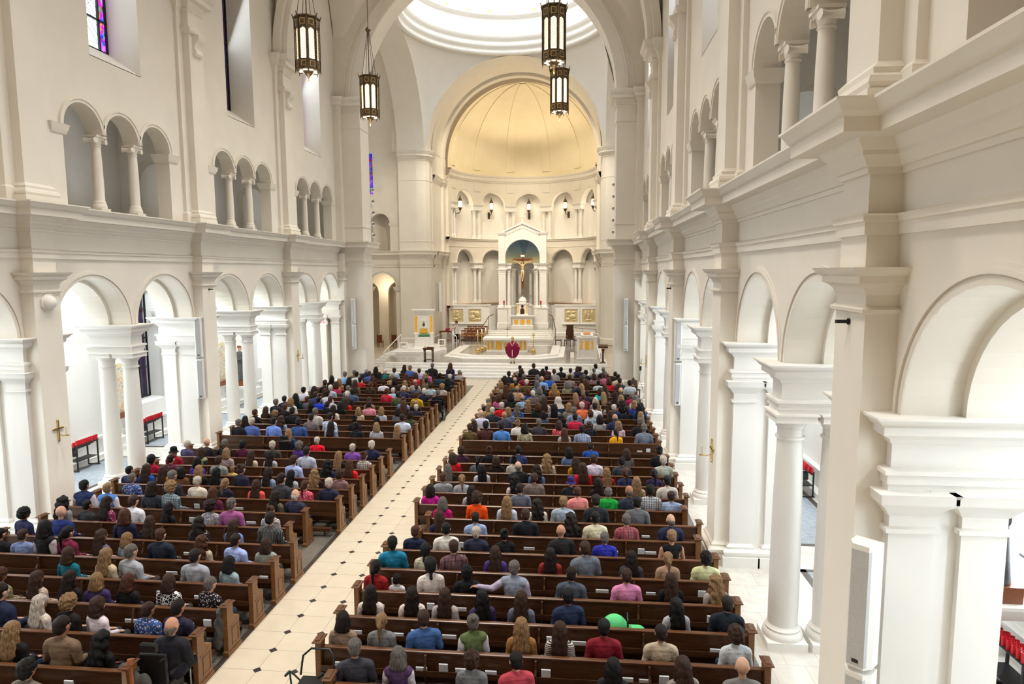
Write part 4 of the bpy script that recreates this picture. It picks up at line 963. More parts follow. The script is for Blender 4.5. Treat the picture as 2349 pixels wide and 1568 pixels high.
for k, w in (('m', 1.05), ('f', .90)):
    TOPS[k, 't'] = make_top('top_'+k, w, .016)
    TOPS[k, 'j'] = make_top('jacket_'+k, w, .026, extra=[capsule((-.085, -.045, 1.055), .026, (.085, -.045, 1.055), .026), capsule((-.085, -.045, 1.055), .026, (-.06, .06, 1.0), .03), capsule((.085, -.045, 1.055), .026, (.06, .06, 1.0), .03)])
    TOPS[k, 'o'] = make_top('hooded_top_'+k, w, .022, extra=[B_((0, -.10, 1.02), (.11, .05, .075)), capsule((-.09, -.03, 1.05), .035, (.09, -.03, 1.05), .035), B_((0, -.13, .95), (.06, .03, .06))])
    TOPS[k, 'n'] = make_top('tank_top_'+k, w*.9, .014, sleeves=False, neck=False)
    TOPS[k, 'v'] = make_top('vest_'+k, w*.97, .034, sleeves=False)
TOPS['a', 't'] = make_top('top_arm_out', 1.05, .016, (AR_OUT, None))
tm = fuse([B_((0, -.0, .53), (.182, .15, .125))]+legs(.018)[0:4], .02, 'trousers', .6, 2); tm.materials.append(M['cloth']); TROU = tm
sm = fuse(shoes(), .014, 'shoes', .6, 2); sm.materials.append(M['cloth']); SHOE = sm
# hair styles
HC = (0, .02, 1.25); HM = Matrix.Translation((0, .02, 1.15)) @ Matrix.Scale(HSC, 4) @ Matrix.Translation((0, -.02, -1.15))
cap_ = lambda g=0: [B_((0, .005, 1.285), (.082+g, .098+g, .090+g)), B_((0, -.03, 1.235), (.074+g, .072+g, .075+g))]
rnd = random.Random(3)
def jag(a, f=38): return lambda co: co+Vector((sin(co.z*f+co.x*23), sin(co.x*f*1.1+co.z*19), sin(co.y*f+co.x*17)))*a
def hair(name, parts, vox=.013, dec=.7, disp=jag(.003)): me = fuse(parts, vox, name, dec, 2, disp=disp); me.materials.append(M['hair']); me.transform(HM); return me
HAIR = {
 's': hair('short_hair', cap_(.004)),
 'b': hair('fringe_hair', [B_((0, -.015, 1.235), (.084, .092, .055)), B_((0, -.045, 1.215), (.066, .062, .06))]),
 'l': hair('long_hair', cap_(.012)+[B_((0, -.060, 1.19), (.100, .060, .12)), B_((0, -.088, 1.06), (.122, .044, .13)), B_((0, -.108, .97), (.128, .034, .11)), capsule((-.05, -.11, .98), .03, (-.07, -.11, .86), .012), capsule((.0, -.115, .98), .03, (.0, -.115, .84), .012), capsule((.05, -.11, .98), .03, (.07, -.11, .86), .012), capsule((-.085, -.01, 1.25), .028, (-.095, -.02, 1.03), .03), capsule((.085, -.01, 1.25), .028, (.095, -.02, 1.03), .03)], disp=jag(.004, 60)),
 'w': hair('long_wavy_hair', cap_(.018)+[B_((0, -.062, 1.18), (.112, .066, .13)), B_((0, -.10, 1.05), (.140, .05, .14)), B_((0, -.115, .96), (.138, .04, .10)), capsule((-.06, -.11, .96), .04, (-.09, -.11, .85), .015), capsule((.05, -.11, .96), .04, (.08, -.11, .84), .015), capsule((-.09, 0, 1.24), .036, (-.115, -.02, 1.0), .042), capsule((.09, 0, 1.24), .036, (.115, -.02, 1.0), .042)], disp=jag(.011, 52)),
 'm': hair('shoulder_length_hair', cap_(.014)+[B_((0, -.048, 1.185), (.105, .07, .10)), B_((0, -.058, 1.125), (.118, .056, .07)), capsule((-.082, .015, 1.26), .03, (-.088, .0, 1.13), .034), capsule((.082, .015, 1.26), .03, (.088, .0, 1.13), .034)], disp=jag(.004, 50)),
 'p': hair('ponytail_hair', cap_(.005)+[capsule((0, -.10, 1.29), .026, (0, -.14, 1.24), .036), capsule((0, -.14, 1.24), .036, (0, -.145, 1.06), .022), capsule((0, -.145, 1.06), .022, (0, -.14, .97), .010)]),
 'u': hair('hair_bun', cap_(.005)+[B_((0, -.075, 1.365), (.045, .045, .042))]),
 'c': hair('curly_hair', cap_(.022)+[B_((0, -.03, 1.22), (.10, .085, .08))], disp=jag(.010, 95)),
 'a': hair('short_tight_curly_hair', cap_(.018), disp=jag(.006, 120)),
 'k': hair('head_wrap', cap_(.02)+[B_((0, -.07, 1.2), (.06, .05, .05)), capsule((0, -.10, 1.19), .02, (0, -.12, 1.08), .03)]),
}
t = MB().lathe([(.001, .125), (.06, .12), (.088, .10), (.092, .03), (.094, .0), (.13, -.035), (.135, -.04), (.095, -.005), (.088, .03)], (0, .0, 1.27), 24); me = t.mesh('hat', M['cloth'], merge=True); smooth_mesh(me); me.transform(HM); HAIR['h'] = me
t = MB(); nn = 28
prf = [(.001, .125), (.05, .118), (.085, .09), (.106, .04), (.112, -.02), (.118, -.09), (.15, -.16), (.20, -.22), (.22, -.26)]
t.lathe(prf, (0, -.01, 1.27), nn, pi*.78, pi*2.22, 1, .85); me = t.mesh('lace_veil', M['floral']); smooth_mesh(me, 80)
for v in me.vertices:
    if v.co.z < 1.2: v.co.x *= 1+.05*sin(v.co.x*80)
me.transform(HM); HAIR['v'] = me
HCOL = {'k': ('black', '0c0b0c'), 'd': ('dark brown', '1d130f'), 'n': ('brown', '36241a'), 'r': ('auburn', '45281a'), 'y': ('blonde', '84694a'), 'g': ('grey', '605c5a'), 'x': ('white', 'b9b2ab'), 'u': ('purple', '2b2260')}
HNAME = {'s': 'short %s hair', 'b': 'thinning %s hair', 'l': 'long %s hair', 'w': 'long wavy %s hair', 'm': 'shoulder-length %s hair', 'p': '%s ponytail', 'u': '%s hair bun', 'c': 'curly %s hair', 'a': 'tight curly %s hair', 'k': '%s head wrap', 'h': '%s hat', 'v': '%s lace veil', 'z': 'bald head'}
HNAME['u'] = '%s hair in a bun'
SKIN = ['b98a72', 'b0806a', 'bf9480', 'a07258', 'c29c86']; DSKIN = ['5a3422', '6f4630', '4a2c1c', '8a5a3e']
TNAME = {'t': 'top', 'j': 'jacket', 'o': 'hooded top', 'n': 'sleeveless top', 'v': 'vest', 'p': 'plaid shirt', 's': 'striped top', 'f': 'patterned top', 'g': 'giraffe-print top'}
def cname(h):
    r, g, b = [int(h[i:i+2], 16)/255 for i in (0, 2, 4)]; mx, mn = max(r, g, b), min(r, g, b); s = 0 if mx == 0 else (mx-mn)/mx
    if mx < .15: return 'black'
    if s < .16: return 'dark grey' if mx < .38 else 'grey' if mx < .68 else 'pale grey' if mx < .82 else 'white'
    if mx == r: hue = ((g-b)/(mx-mn)) % 6
    elif mx == g: hue = (b-r)/(mx-mn)+2
    else: hue = (r-g)/(mx-mn)+4
    hue *= 60
    if hue < 18 or hue > 342: return ('dark red' if mx < .5 else 'red') if s > .5 else ('plum brown' if mx < .5 else 'pink')
    if hue < 45: return ('orange' if s > .8 and mx > .8 else 'dark brown' if mx < .36 else 'brown' if mx < .58 else 'tan' if s > .3 else 'cream')
    if hue < 70: return 'mustard' if s > .6 else 'olive' if mx < .6 else 'cream'
    if hue < 160: return 'dark green' if mx < .35 else 'green' if s > .3 else 'grey green'
    if hue < 200: return 'teal' if s > .45 else ('slate' if mx < .5 else 'light blue')
    if hue < 250: return ('navy' if mx < .45 else 'blue' if s > .45 else 'light blue') if s > .25 else ('slate grey' if mx < .6 else 'lavender')
    if hue < 300: return 'purple' if s > .35 else ('dark purple' if mx < .4 else 'lavender')
    return ('magenta' if mx > .6 else 'plum') if s > .3 else ('plum' if mx < .5 else 'pink')
def make_person(loc, hs, hc, ts, col, r, label=None, group=None, scale=1.0, child=False, big=False, rz=0, pose=None, dark=None, drop=False):
    fem = hs in 'lwmpuvk' or (hs == 'c' and r.random() < .6)
    k = 'f' if fem else 'm'; bk = pose or k
    o = bpy.data.objects.new('person', BODY[bk]); COL.objects.link(o); o.location = loc; o.rotation_euler = (0, 0, rz)
    sc = (.62 if child else 1.0)*scale; o.scale = (sc*(1.18 if big else 1.04), sc*(1.1 if big else 1), sc)
    if dark is None: dark = hc == 'k' and r.random() < .4
    sk = srgb(r.choice(DSKIN if dark else SKIN)); o.color = sk
    if label: o['label'] = label
    o['category'] = 'person'
    if group: o['group'] = group
    def ch(nm, me, c):
        q = bpy.data.objects.new(nm, me); COL.objects.link(q); q.parent = o; q.color = c; return q
    if hs != 'z': ch({'h': 'hat', 'v': 'veil', 'k': 'head_wrap'}.get(hs, 'hair'), HAIR[hs], srgb(HCOL[hc][1]))
    c = srgb(col); tk = {'p': 't', 's': 't', 'f': 't', 'g': 't'}.get(ts, ts)
    if pose == 'a': q = ch('shirt', TOPS['a', 't'], srgb('a8a0b8')); ch('vest', TOPS['m', 'v'], c)
    elif ts == 'v':
        ch('vest', TOPS[k, 'v'], c); q = ch('shirt', TOPS[k, 't'], srgb(r.choice(['c8c0c8', 'd0ccd8', '2a2a30'])))
    else: q = ch({'j': 'jacket', 'o': 'hooded_top'}.get(ts, 'shirt'), TOPS[k, tk], c)
    pat = {'p': 'plaid', 's': 'stripe', 'f': 'floral', 'g': 'cells'}.get(ts)
    if pat: q.material_slots[0].link = 'OBJECT'; q.material_slots[0].material = M[pat]
    if ts == 'j' and not fem:
        o2 = MBCOLLAR; ch('shirt_collar', o2, (.8, .8, .84, 1))
    ch('trousers', TROU, srgb(r.choice(['1a1c24', '232a3c', '2c2c2e', '3a3630', '15151a']))); ch('shoes', SHOE, srgb(r.choice(['120e0c', '2a1c14', '0c0c0c'])))
    return o
MBCOLLAR = MB().lathe([(.062, 1.06), (.066, 1.10), (.058, 1.105), (.055, 1.07)], (0, -.006, 0), 16).mesh('shirt_collar', M['cloth']); smooth_mesh(MBCOLLAR)
# side, row, distance from axis, head height, hair style, hair tone, clothing, clothing colour
PEOPLE = """L -1 2.69 1.13 a k t 6c645c
L 0 2.26 1.06 w k t 101012
L 0 2.93 1.25 b d t 74604c
L 0 3.80 1.13 l y t 141418
L 1 1.57 1.12 b d t 28243c
L 1 2.12 1.06 s n f 34508c
L 1 3.08 1.10 m n t dcd0dc
L 1 3.58 1.12 c y t 181416
L 1 4.15 1.09 l x f ccc0b8
L 1 4.90 1.25 s d j 1c2440
L 2 1.54 1.08 s g f 201820
L 2 2.36 1.09 m n g e0e0e0
L 2 3.18 1.07 m r t 121012
L 2 3.81 1.06 m y t 3c3060
L 2 4.36 1.08 l d t 181416
L 2 5.04 1.01 l n f b0a090
L 2 5.81 1.08 a r f 6c6c50
L 3 1.69 1.02 m k t 8ca0ac
L 3 2.41 1.16 s d o a0a4b0
L 3 3.79 1.20 s g t a0a4ac
L 3 4.34 1.11 l y t c8baa0
L 3 5.17 1.10 m n t 0c6478
L 4 1.38 1.02 m n t 969c98
L 4 2.06 1.11 s d t a0b4ec
L 4 2.84 0.99 w r t bcae9c
L 4 3.78 1.16 s r j 1c2434
L 4 4.57 1.05 m y t 8c98a8
L 4 5.17 1.10 l n t 5a5c78
L 4 5.99 1.14 p k o 701c3c
L 4 6.49 1.23 m k v 181820
L 4 7.06 0.87 s n t 7a8ab8
L 4 7.61 0.99 s k t 14141c
L 5 1.73 1.23 s d p 283430
L 5 2.62 1.04 l n t 6c88c4
L 5 3.47 1.08 w d f 2a2024
L 5 4.68 1.07 l n t 1a1a1c
L 5 5.30 1.19 m r t 1c1c3c
L 5 6.92 1.21 z z t 1c2c68
L 5 7.98 1.16 a k t 1c1e44
L 6 2.19 1.03 u r s d8d8dc
L 6 3.21 1.19 s g t a05a90
L 6 3.71 1.13 c d f 8a8a94
L 6 4.84 1.04 l k t 16161a
L 6 5.76 1.19 s n t dcdce8
L 6 6.50 1.14 l d f 7c2850
L 6 7.00 0.90 s k t 2c2c30
L 6 7.70 1.11 w k t 8a8a90
L 7 1.98 1.13 b x t 30304c
L 7 2.51 1.09 l d t 5a5848
L 7 4.22 1.12 m r t 5c1c3c
L 7 5.40 1.24 c y p 7c98a0
L 7 5.90 1.21 m d t 2c303c
L 7 7.17 1.16 s y v 4c7cc4
L 7 7.84 1.21 s k v 1c2850
L 8 1.44 1.15 s x j 22253c
L 8 2.12 1.08 p r f c84060
L 8 2.78 1.23 s d t 3c3c44
L 8 3.51 1.04 l n t e85858
L 8 4.41 1.07 p y t 1c1e30
L 8 5.22 1.10 s x t d8cfc0
L 8 5.95 1.23 s g t 2c2c34
L 8 7.16 1.13 s g f 34508c
L 9 1.48 1.10 c n s a88080
L 9 2.24 1.08 w y t 20161a
L 9 2.94 1.03 l k t a0a8b0
L 9 3.62 1.10 l d t 7c90b0
L 9 4.44 1.17 u n t 20243c
L 9 5.22 1.06 l k t 2a3440
L 9 5.72 1.11 l y t 141414
L 9 6.32 1.06 m k t 6a4a30
L 9 6.98 1.08 l n t b07830
L 9 7.48 1.11 l n t 2450b0
L 9 7.98 0.93 s k t 283868
L 10 1.53 1.10 l r t dc1c20
L 10 2.22 1.09 w k t 202444
L 10 3.27 1.19 s n t a0b0e0
L 10 5.26 0.85 s y t c8b060 child
L 10 5.66 1.13 s n t 8a9090
L 10 6.37 1.08 m k t 5c3cac
L 10 7.23 1.13 s d t 58283c
L 10 7.98 1.11 a k t 9c1434
L 11 1.39 1.10 u r p c0b8b0
L 11 2.22 1.09 l y t 16161c
L 11 3.27 1.20 s d t b4bcd0
L 11 4.48 1.01 l d t a8a8b0
L 11 5.11 1.02 l n t c0b4a0
L 11 5.95 1.10 m y s d0b8b8
L 11 6.80 1.10 m n v 8a8c70
L 11 7.74 1.10 h k t a01428
L 12 1.45 1.19 s x j 1e2240
L 12 2.10 1.09 s x t 8050b0
L 12 3.93 1.12 c g t 4c2c80
L 12 4.86 1.12 s x t 3a3834
L 12 5.89 1.11 a k t 4c1430
L 12 6.53 1.14 s g t 141418
L 12 7.18 1.15 z z t 2a2428
L 12 7.98 1.08 s x t 4c4468
L 13 3.70 0.97 s x t e01030
L 15 1.36 1.05 l y t 1c1a20
L 15 2.17 1.12 m y s e0e0ec
L 15 2.93 1.11 u k t 1a1c24
L 15 3.92 1.14 l d f 7a88a4
L 15 5.19 1.23 s k t 34508c
L 15 6.17 1.28 s k t 6c88d0
L 15 7.05 1.22 s x t 5064a8
L 15 7.55 1.16 s g t 16161c
L 16 1.43 1.27 s d t c8d4ec
L 16 2.45 1.12 m k t 161618
L 16 3.33 1.16 u k t 1c1c20
L 16 4.33 1.27 s d t c0d0e8
L 16 5.09 1.20 s d t 74686a
L 16 6.31 1.10 w n t 8a94b4
L 16 7.80 1.08 l d t 20181a
L 17 1.36 1.13 c d t 4a4c34
L 17 5.31 1.22 s g t b8b4b0
L 17 6.28 1.23 s d t 1c1a20
L 17 7.02 1.11 c y t 201c1e
L 17 7.92 1.14 s r j 121216
L 18 2.13 1.09 m d t 6a6c74
L 18 2.84 1.11 m y t b0b8c8
L 18 3.83 1.09 m y t c0b090
L 18 4.91 1.15 l d t ccc4bc
L 18 7.02 1.18 s r t 1c1418
L 18 7.88 1.07 l n t 201814
L 19 1.62 1.07 s x t 22253a
L 19 2.12 1.19 l r t 1a1618
L 19 3.67 1.14 s d t d88a98
L 19 4.92 1.12 l k t 18161a
L 19 5.54 1.13 p d t 1a181c
L 19 6.26 1.09 l k t 16141a
L 19 7.19 1.23 m y v c8ccd0
L 19 7.98 1.19 s g t 1c1e2a
L 20 1.86 1.07 b g t 1c1a22
L 20 2.41 1.18 s r t 8090c0
L 20 3.96 1.14 l n t 8a7a68
L 20 5.03 1.10 l n t d01420
L 20 5.80 1.16 s r t b0b8c8
L 20 6.48 1.13 s k t 1c3cc0
L 20 6.98 1.15 s r t 5a545c
L 20 7.48 1.25 l k t 14343c
L 20 7.98 1.15 b d t 2c3450
L 21 2.03 1.22 s r t b09414
L 21 2.91 1.22 b d t 4a5238
L 21 5.32 1.22 s x t 2a2c30
L 21 6.27 1.25 s d t d8dce8
L 21 6.84 1.18 s n j 343c6c
L 22 1.91 1.22 s x j 1d2034
L 22 3.72 1.20 s r t c0243c
L 22 5.41 1.17 s k t 48587c
L 22 6.79 1.15 l n t c89098
L 22 7.29 1.24 l d t 281c1c
L 22 7.79 1.21 s k t d0d0e0
L 23 3.16 1.17 s x t 2a3458
L 23 3.66 1.08 s x t a8c4dc
L 23 5.95 1.15 s g t 6a6c74
L 23 6.85 1.17 s x t a8b8d0
L 24 1.44 1.13 c y t c0b8b0
L 24 2.02 1.17 c n t b8ccdc
L 24 2.75 1.10 s r t 3a4a60
L 24 5.11 1.18 p r t 3a3028
L 24 5.92 1.24 l n t 5a5440
L 24 6.93 1.16 m n f c04060
L 24 7.50 1.25 b n t 2c2420
L 25 1.32 1.25 m k t 18181c
L 25 3.09 1.18 b g t a8a4a0
L 25 3.59 1.10 w y t c0a080
L 25 4.09 1.25 m d t 3a2c28
L 25 4.73 1.12 s d t e0dcec
L 25 6.59 1.23 l d t 2a2018
L 25 7.09 1.16 m y t b08058
L 26 2.68 1.10 s k t 6a6040
L 26 5.60 1.17 l r t 4a2018
L 26 6.31 1.11 s k t c02828
L 26 7.92 1.16 m d t 24181c
L 27 1.60 1.17 s x t 302c30
L 27 2.15 1.21 s k t 24404c
L 27 2.99 1.17 w y t 5a1428
L 27 3.49 1.21 m r t c03030
L 27 3.99 1.14 w r t 5a5030
L 27 4.81 1.11 c y t a88a5c
L 27 6.81 1.23 s d t d0d4dc
L 27 7.48 1.23 s g p 88b0e0
L 28 3.08 1.21 p k t c870a8
L 28 5.83 1.09 m d t 3a342c
L 28 6.41 1.14 s n t 5060a4
L 28 7.28 1.19 s g t 5a5040
L 29 1.44 1.11 s g t b0a8a8
L 29 1.94 1.15 s k t 2c3a5a
L 29 2.79 1.12 m d t 2a2024
L 29 3.76 1.17 s n t b0b0e0
L 29 5.23 1.19 s n t a0bcdc
L 29 5.80 1.10 s x t 1c6a6c
L 29 6.30 1.22 l k t 1a1a28
L 29 6.92 1.17 s x j 1c2238
L 30 4.53 1.20 s g t 4c64a8
L 31 2.30 1.22 l r t 24265c
L 31 3.41 1.21 s g t 1c1c24
L 31 5.13 1.10 l d t 3a1c28
R 0 1.85 1.14 s g t 3a3a44
R 0 2.58 1.05 m g v 4a3358
R 0 3.71 1.01 c n t 6f7276
R 0 4.38 1.07 s k t b0404e
R 0 5.82 1.01 l k t 222228
R 0 6.82 1.12 l n t 8a8580
R 0 7.67 1.15 z z t 777777
R 1 1.32 1.01 m d t 93806e
R 1 2.03 1.02 p y t 77777a
R 1 2.75 1.13 s n t 3d5f94
R 1 3.58 1.10 u g v 58683f
R 1 4.38 1.08 l y t 94693a
R 1 5.01 0.97 l n s cfc6bb
R 1 5.72 1.12 s k t 7e1a2a
R 1 6.63 1.08 s d t b9aa98
R 1 7.80 1.11 c n t c4ccd2
R 2 1.54 0.98 l d t d9cdc8
R 2 2.31 1.01 l d t dccfca
R 2 2.92 0.92 l n t b5adac
R 2 3.59 0.91 l k t 3a2d55
R 2 4.30 1.06 l n t 5f6a7c
R 2 5.13 1.14 s k t 223050
R 2 7.01 1.02 l k t a9aab4
R 2 7.94 1.12 b d j 18202c
R 3 1.32 1.09 p k t 8f1c22
R 3 1.72 1.06 c d f d8d4dc child
R 3 2.44 1.16 k k t ddd4d2
R 3 3.16 1.04 a k o 16161a
R 3 4.08 1.17 s g v 8a93a6
R 3 5.18 1.10 s d o 4a5260
R 3 6.22 1.11 s n t d487b4
R 3 7.05 0.99 l n t 141416
R 3 7.98 0.97 w y t a39a94
R 4 1.41 1.17 b k t 1a7aa0
R 4 2.12 1.05 k k f c2bfa8
R 4 2.72 1.14 s n p 6a2a38
R 4 3.60 0.97 l n t 4a3480
R 4 4.74 1.04 l d t 8e2a2c
R 4 5.45 1.20 s n j 68707e
R 4 6.39 1.04 l d t 3a3e48
R 4 7.12 1.06 p y t ad8f78
R 4 7.98 1.09 a k t cfcfa2
R 5 1.66 1.05 s r o 1c2440
R 5 2.37 1.13 s k t dfdcd6
R 5 3.05 1.08 s x j 2b2e44
R 5 3.68 1.03 u k t 121216
R 5 4.94 1.16 z z j 1d1d1d
R 5 5.89 0.95 s g t 2a2fa0
R 5 7.33 1.14 s y n 0c0c10
R 6 2.02 1.00 l n t 232850
R 6 2.88 1.02 b d t 90a6cf
R 6 4.08 1.15 s n j 15171f
R 6 5.14 1.09 w d t 16161a
R 6 5.71 1.13 s k t d3cdb0
R 6 6.43 1.11 s g p b0203c
R 6 7.44 1.13 b g j 232a44
R 7 1.90 1.00 m g t b50f66
R 7 2.78 1.19 c n t f0500c
R 7 3.54 1.11 l y f b9c4dc
R 7 4.30 1.07 w d o cfc8b8
R 7 4.95 1.15 s y o 9fadc0
R 7 5.75 1.21 s d t 26292f
R 7 6.76 1.19 s k t 63666b
R 8 1.35 1.01 m d t c21f92
R 8 2.49 1.05 l d t a7a4a6
R 8 3.78 1.14 s d t 5c6270
R 8 5.30 1.10 s r t e08a86
R 8 6.17 1.10 s g o 1c9a3c
R 8 6.84 1.15 b g t 2c3242
R 8 7.48 1.19 s k p c8ced8
R 8 7.98 0.93 s n t 9fb4dc big
R 9 1.51 1.08 s r o 8e9198
R 9 2.06 1.05 p y t a3a4ae
R 9 3.58 1.05 w k t d7bdbd
R 9 4.08 1.13 s n t 6f625c
R 9 5.12 1.05 h u t 20242c
R 9 5.87 1.04 l d t 1c1d20
R 9 6.91 1.09 l y f a58f70
R 9 7.74 1.15 s k t cfc7c0
R 10 1.48 1.03 l g t 19171c
R 10 2.49 1.06 l k t b8bcc6
R 10 3.59 1.16 b g j 1d1f24
R 10 4.09 1.08 w d t 4c6a9c
R 10 5.45 1.16 l n t bb1122
R 10 6.16 0.99 l y t c01a22
R 10 6.66 1.02 p r t 27305a
R 10 7.50 1.05 p k t 2b2348
R 11 1.44 1.11 m n t c4161e
R 11 2.22 1.02 p k t 5a6468
R 11 2.80 1.00 m n t 1a1715
R 11 3.36 1.08 u k t b4b0ac
R 11 4.37 1.13 w y t c0b39e
R 11 5.27 1.08 l n t a2791a
R 11 5.77 1.15 s n t d6cfe4
R 11 6.64 1.11 b k t 363f4a
R 11 7.88 1.17 s x t a9aca2
R 12 1.54 1.07 c n t 3d1f35
R 12 2.46 1.10 u r o 17191d
R 12 3.40 1.12 s k t 35406e
R 12 5.04 1.11 m k t 5b6f98
R 12 6.85 1.10 m n t 5d5a58
R 12 7.87 1.20 u d t 16181d
R 13 5.74 0.98 s d t 1d4fa8
R 15 1.32 1.15 s n t 5d5030
R 15 1.95 1.27 s k t 4a2a28
R 15 2.53 1.21 s k t 4f86d0
R 15 3.39 1.18 m k f 9a9070
R 15 4.83 1.01 l r t a9a5a4
R 15 5.48 1.16 s k p a9bcec
R 15 6.69 1.07 p k t e6a410
R 15 7.68 1.26 s g t 6c7284
R 16 1.35 1.07 l n t a08a78
R 16 3.04 1.12 u y t e2dcd8
R 16 3.85 1.16 s g t 3e3a42
R 16 4.61 1.10 m n f c23548
R 16 5.75 1.10 s n j 14181c
R 16 6.83 1.12 m y t d8bcd0
R 16 7.64 1.26 s g j 1c1f26
R 17 1.50 1.27 z z t c9cde8
R 17 2.43 1.19 z z t 3a3a4c
R 17 4.66 1.11 w k t 1a1718
R 17 5.21 1.17 s k t c02848
R 17 6.17 1.13 m d t a8a8ac
R 17 6.76 1.17 b g t 22345e
R 18 1.83 1.17 s x t 2f323a
R 18 2.48 1.17 m y t 6a7a96
R 18 3.92 1.06 m d t 4d5a78
R 18 5.17 1.23 s g t 7c8ca8
R 18 5.83 1.10 c r t a8c4dc
R 18 6.64 1.11 l n t 17171a
R 18 7.83 1.09 l y t 16181c
R 19 1.58 1.15 m y t a6976a
R 19 2.08 1.19 s x t c4141c
R 19 2.78 1.12 w g t 1f5fc8
R 19 3.64 1.19 m r t 16201c
R 19 4.34 1.15 l k p 9a9ab4
R 19 4.99 1.18 m y t 8a8270
R 19 5.49 1.26 s x t f0784c
R 19 5.99 1.22 s k t e8e6ee
R 19 6.84 1.17 s x t 22355c
R 19 7.37 1.12 p d t 1d2830
R 19 7.91 1.23 w k t 27407a
R 20 1.41 1.16 s g j 1f2230
R 20 3.15 1.11 w y t 1a2230
R 20 3.86 1.25 l n t d8bcbc
R 20 4.49 1.25 v x t 3a6a90
R 20 4.99 1.14 m r t 1c1a20
R 20 6.17 1.10 w y t ccccdc
R 20 6.67 1.08 w n t a49c9c
R 20 7.20 1.17 w d f 7a3a40
R 20 7.70 1.15 m y t 2c409c
R 21 1.78 1.17 m r t c05a96
R 21 2.28 1.25 m d t 222820
R 21 2.83 1.16 b g t 8fb0d8
R 21 5.57 1.26 s r t 7a2830
R 21 6.11 1.09 m x t 9a9aa0
R 21 7.24 1.20 m y t 1c1c28
R 21 7.91 1.20 m g t c8b8a8
R 22 3.24 1.19 s x t 6a5a58
R 22 5.22 1.11 l y t 5a4030
R 22 5.76 1.21 s k j 1a1e26
R 22 6.52 1.15 l y t 1c1c1c
R 22 7.02 1.16 l d t 301c24
R 22 7.77 1.14 s g t 9a1c50
R 23 1.85 1.24 l r t 4a3028
R 23 2.35 1.23 b g t b09078
R 23 2.85 1.11 m r t 2b50b0
R 23 3.35 1.18 m g t 6a6a6a
R 23 5.36 1.15 m k t 6a2466
R 23 6.39 1.18 m n t 1fa8b4
R 23 7.35 1.20 b y j 101014
R 24 3.65 1.11 s n j 18181a
R 24 4.15 1.19 l y t b56a2a
R 24 5.51 1.18 l y t d89a64
R 24 6.64 1.15 l n t 6a5a50
R 25 1.42 1.11 m y t a08a70
R 25 2.23 1.09 s k j 3a4030
R 25 2.73 1.23 s x t 5a4a2a
R 25 3.23 1.16 m g t 6a8080
R 25 4.80 1.15 m g f 8a8a6a
R 25 5.36 1.18 s n t 3a4058
R 25 7.41 1.09 w r t 5a1c30
R 25 7.91 1.24 s d t c0ccdc
R 26 1.51 1.23 l d t 2a2426
R 26 2.05 1.18 b g t a0702a
R 26 3.46 1.24 z z t 7ba8e0
R 26 5.75 1.11 w r t 302818
R 26 6.42 1.09 s d t b8ccd8
R 26 6.92 1.19 m r t e0203c
R 26 7.46 1.20 s d t 343a50
R 27 2.45 1.21 s g t 7a1f2c
R 27 3.17 1.16 m g t 1c2038
R 27 3.82 1.18 s d t 2f5cc0
R 27 4.90 1.19 s n p 9a8a88
R 27 5.50 1.14 m n t d88078
R 27 7.45 1.24 s k t c0b49c
R 28 1.53 1.20 s d t 2c3240
R 28 2.15 1.15 s k t 1a1a18
R 28 3.25 1.18 c d t 3a3024
R 28 5.71 1.11 s g t 6a6058
R 28 6.21 1.13 m n t 9a7a80
R 28 6.71 1.15 s r t b0607c
R 29 2.15 1.21 l n t 3a2c28
R 29 3.36 1.20 m d t 4a2a28
R 29 4.00 1.20 s r t a09c98
R 29 5.78 1.16 a k t 18141a
R 29 6.94 1.12 s g t 4a1c30
R 29 7.44 1.11 s k t 18181a
R 30 4.41 1.18 s k j 141414
R 30 4.91 1.13 s d t a09a80
R 30 5.41 1.22 s d t 2a2438
R 30 6.28 1.16 s g t 9a948a
R 30 6.78 1.19 s g t 201a20
R 31 1.90 1.13 s d t a09c90
R 31 2.72 1.26 s n t 2a2a30
R 31 3.48 1.11 s k t 4a1c24
R 31 5.32 1.11 l n t 2434b0
R 31 6.38 1.25 s k t d8d8d8"""
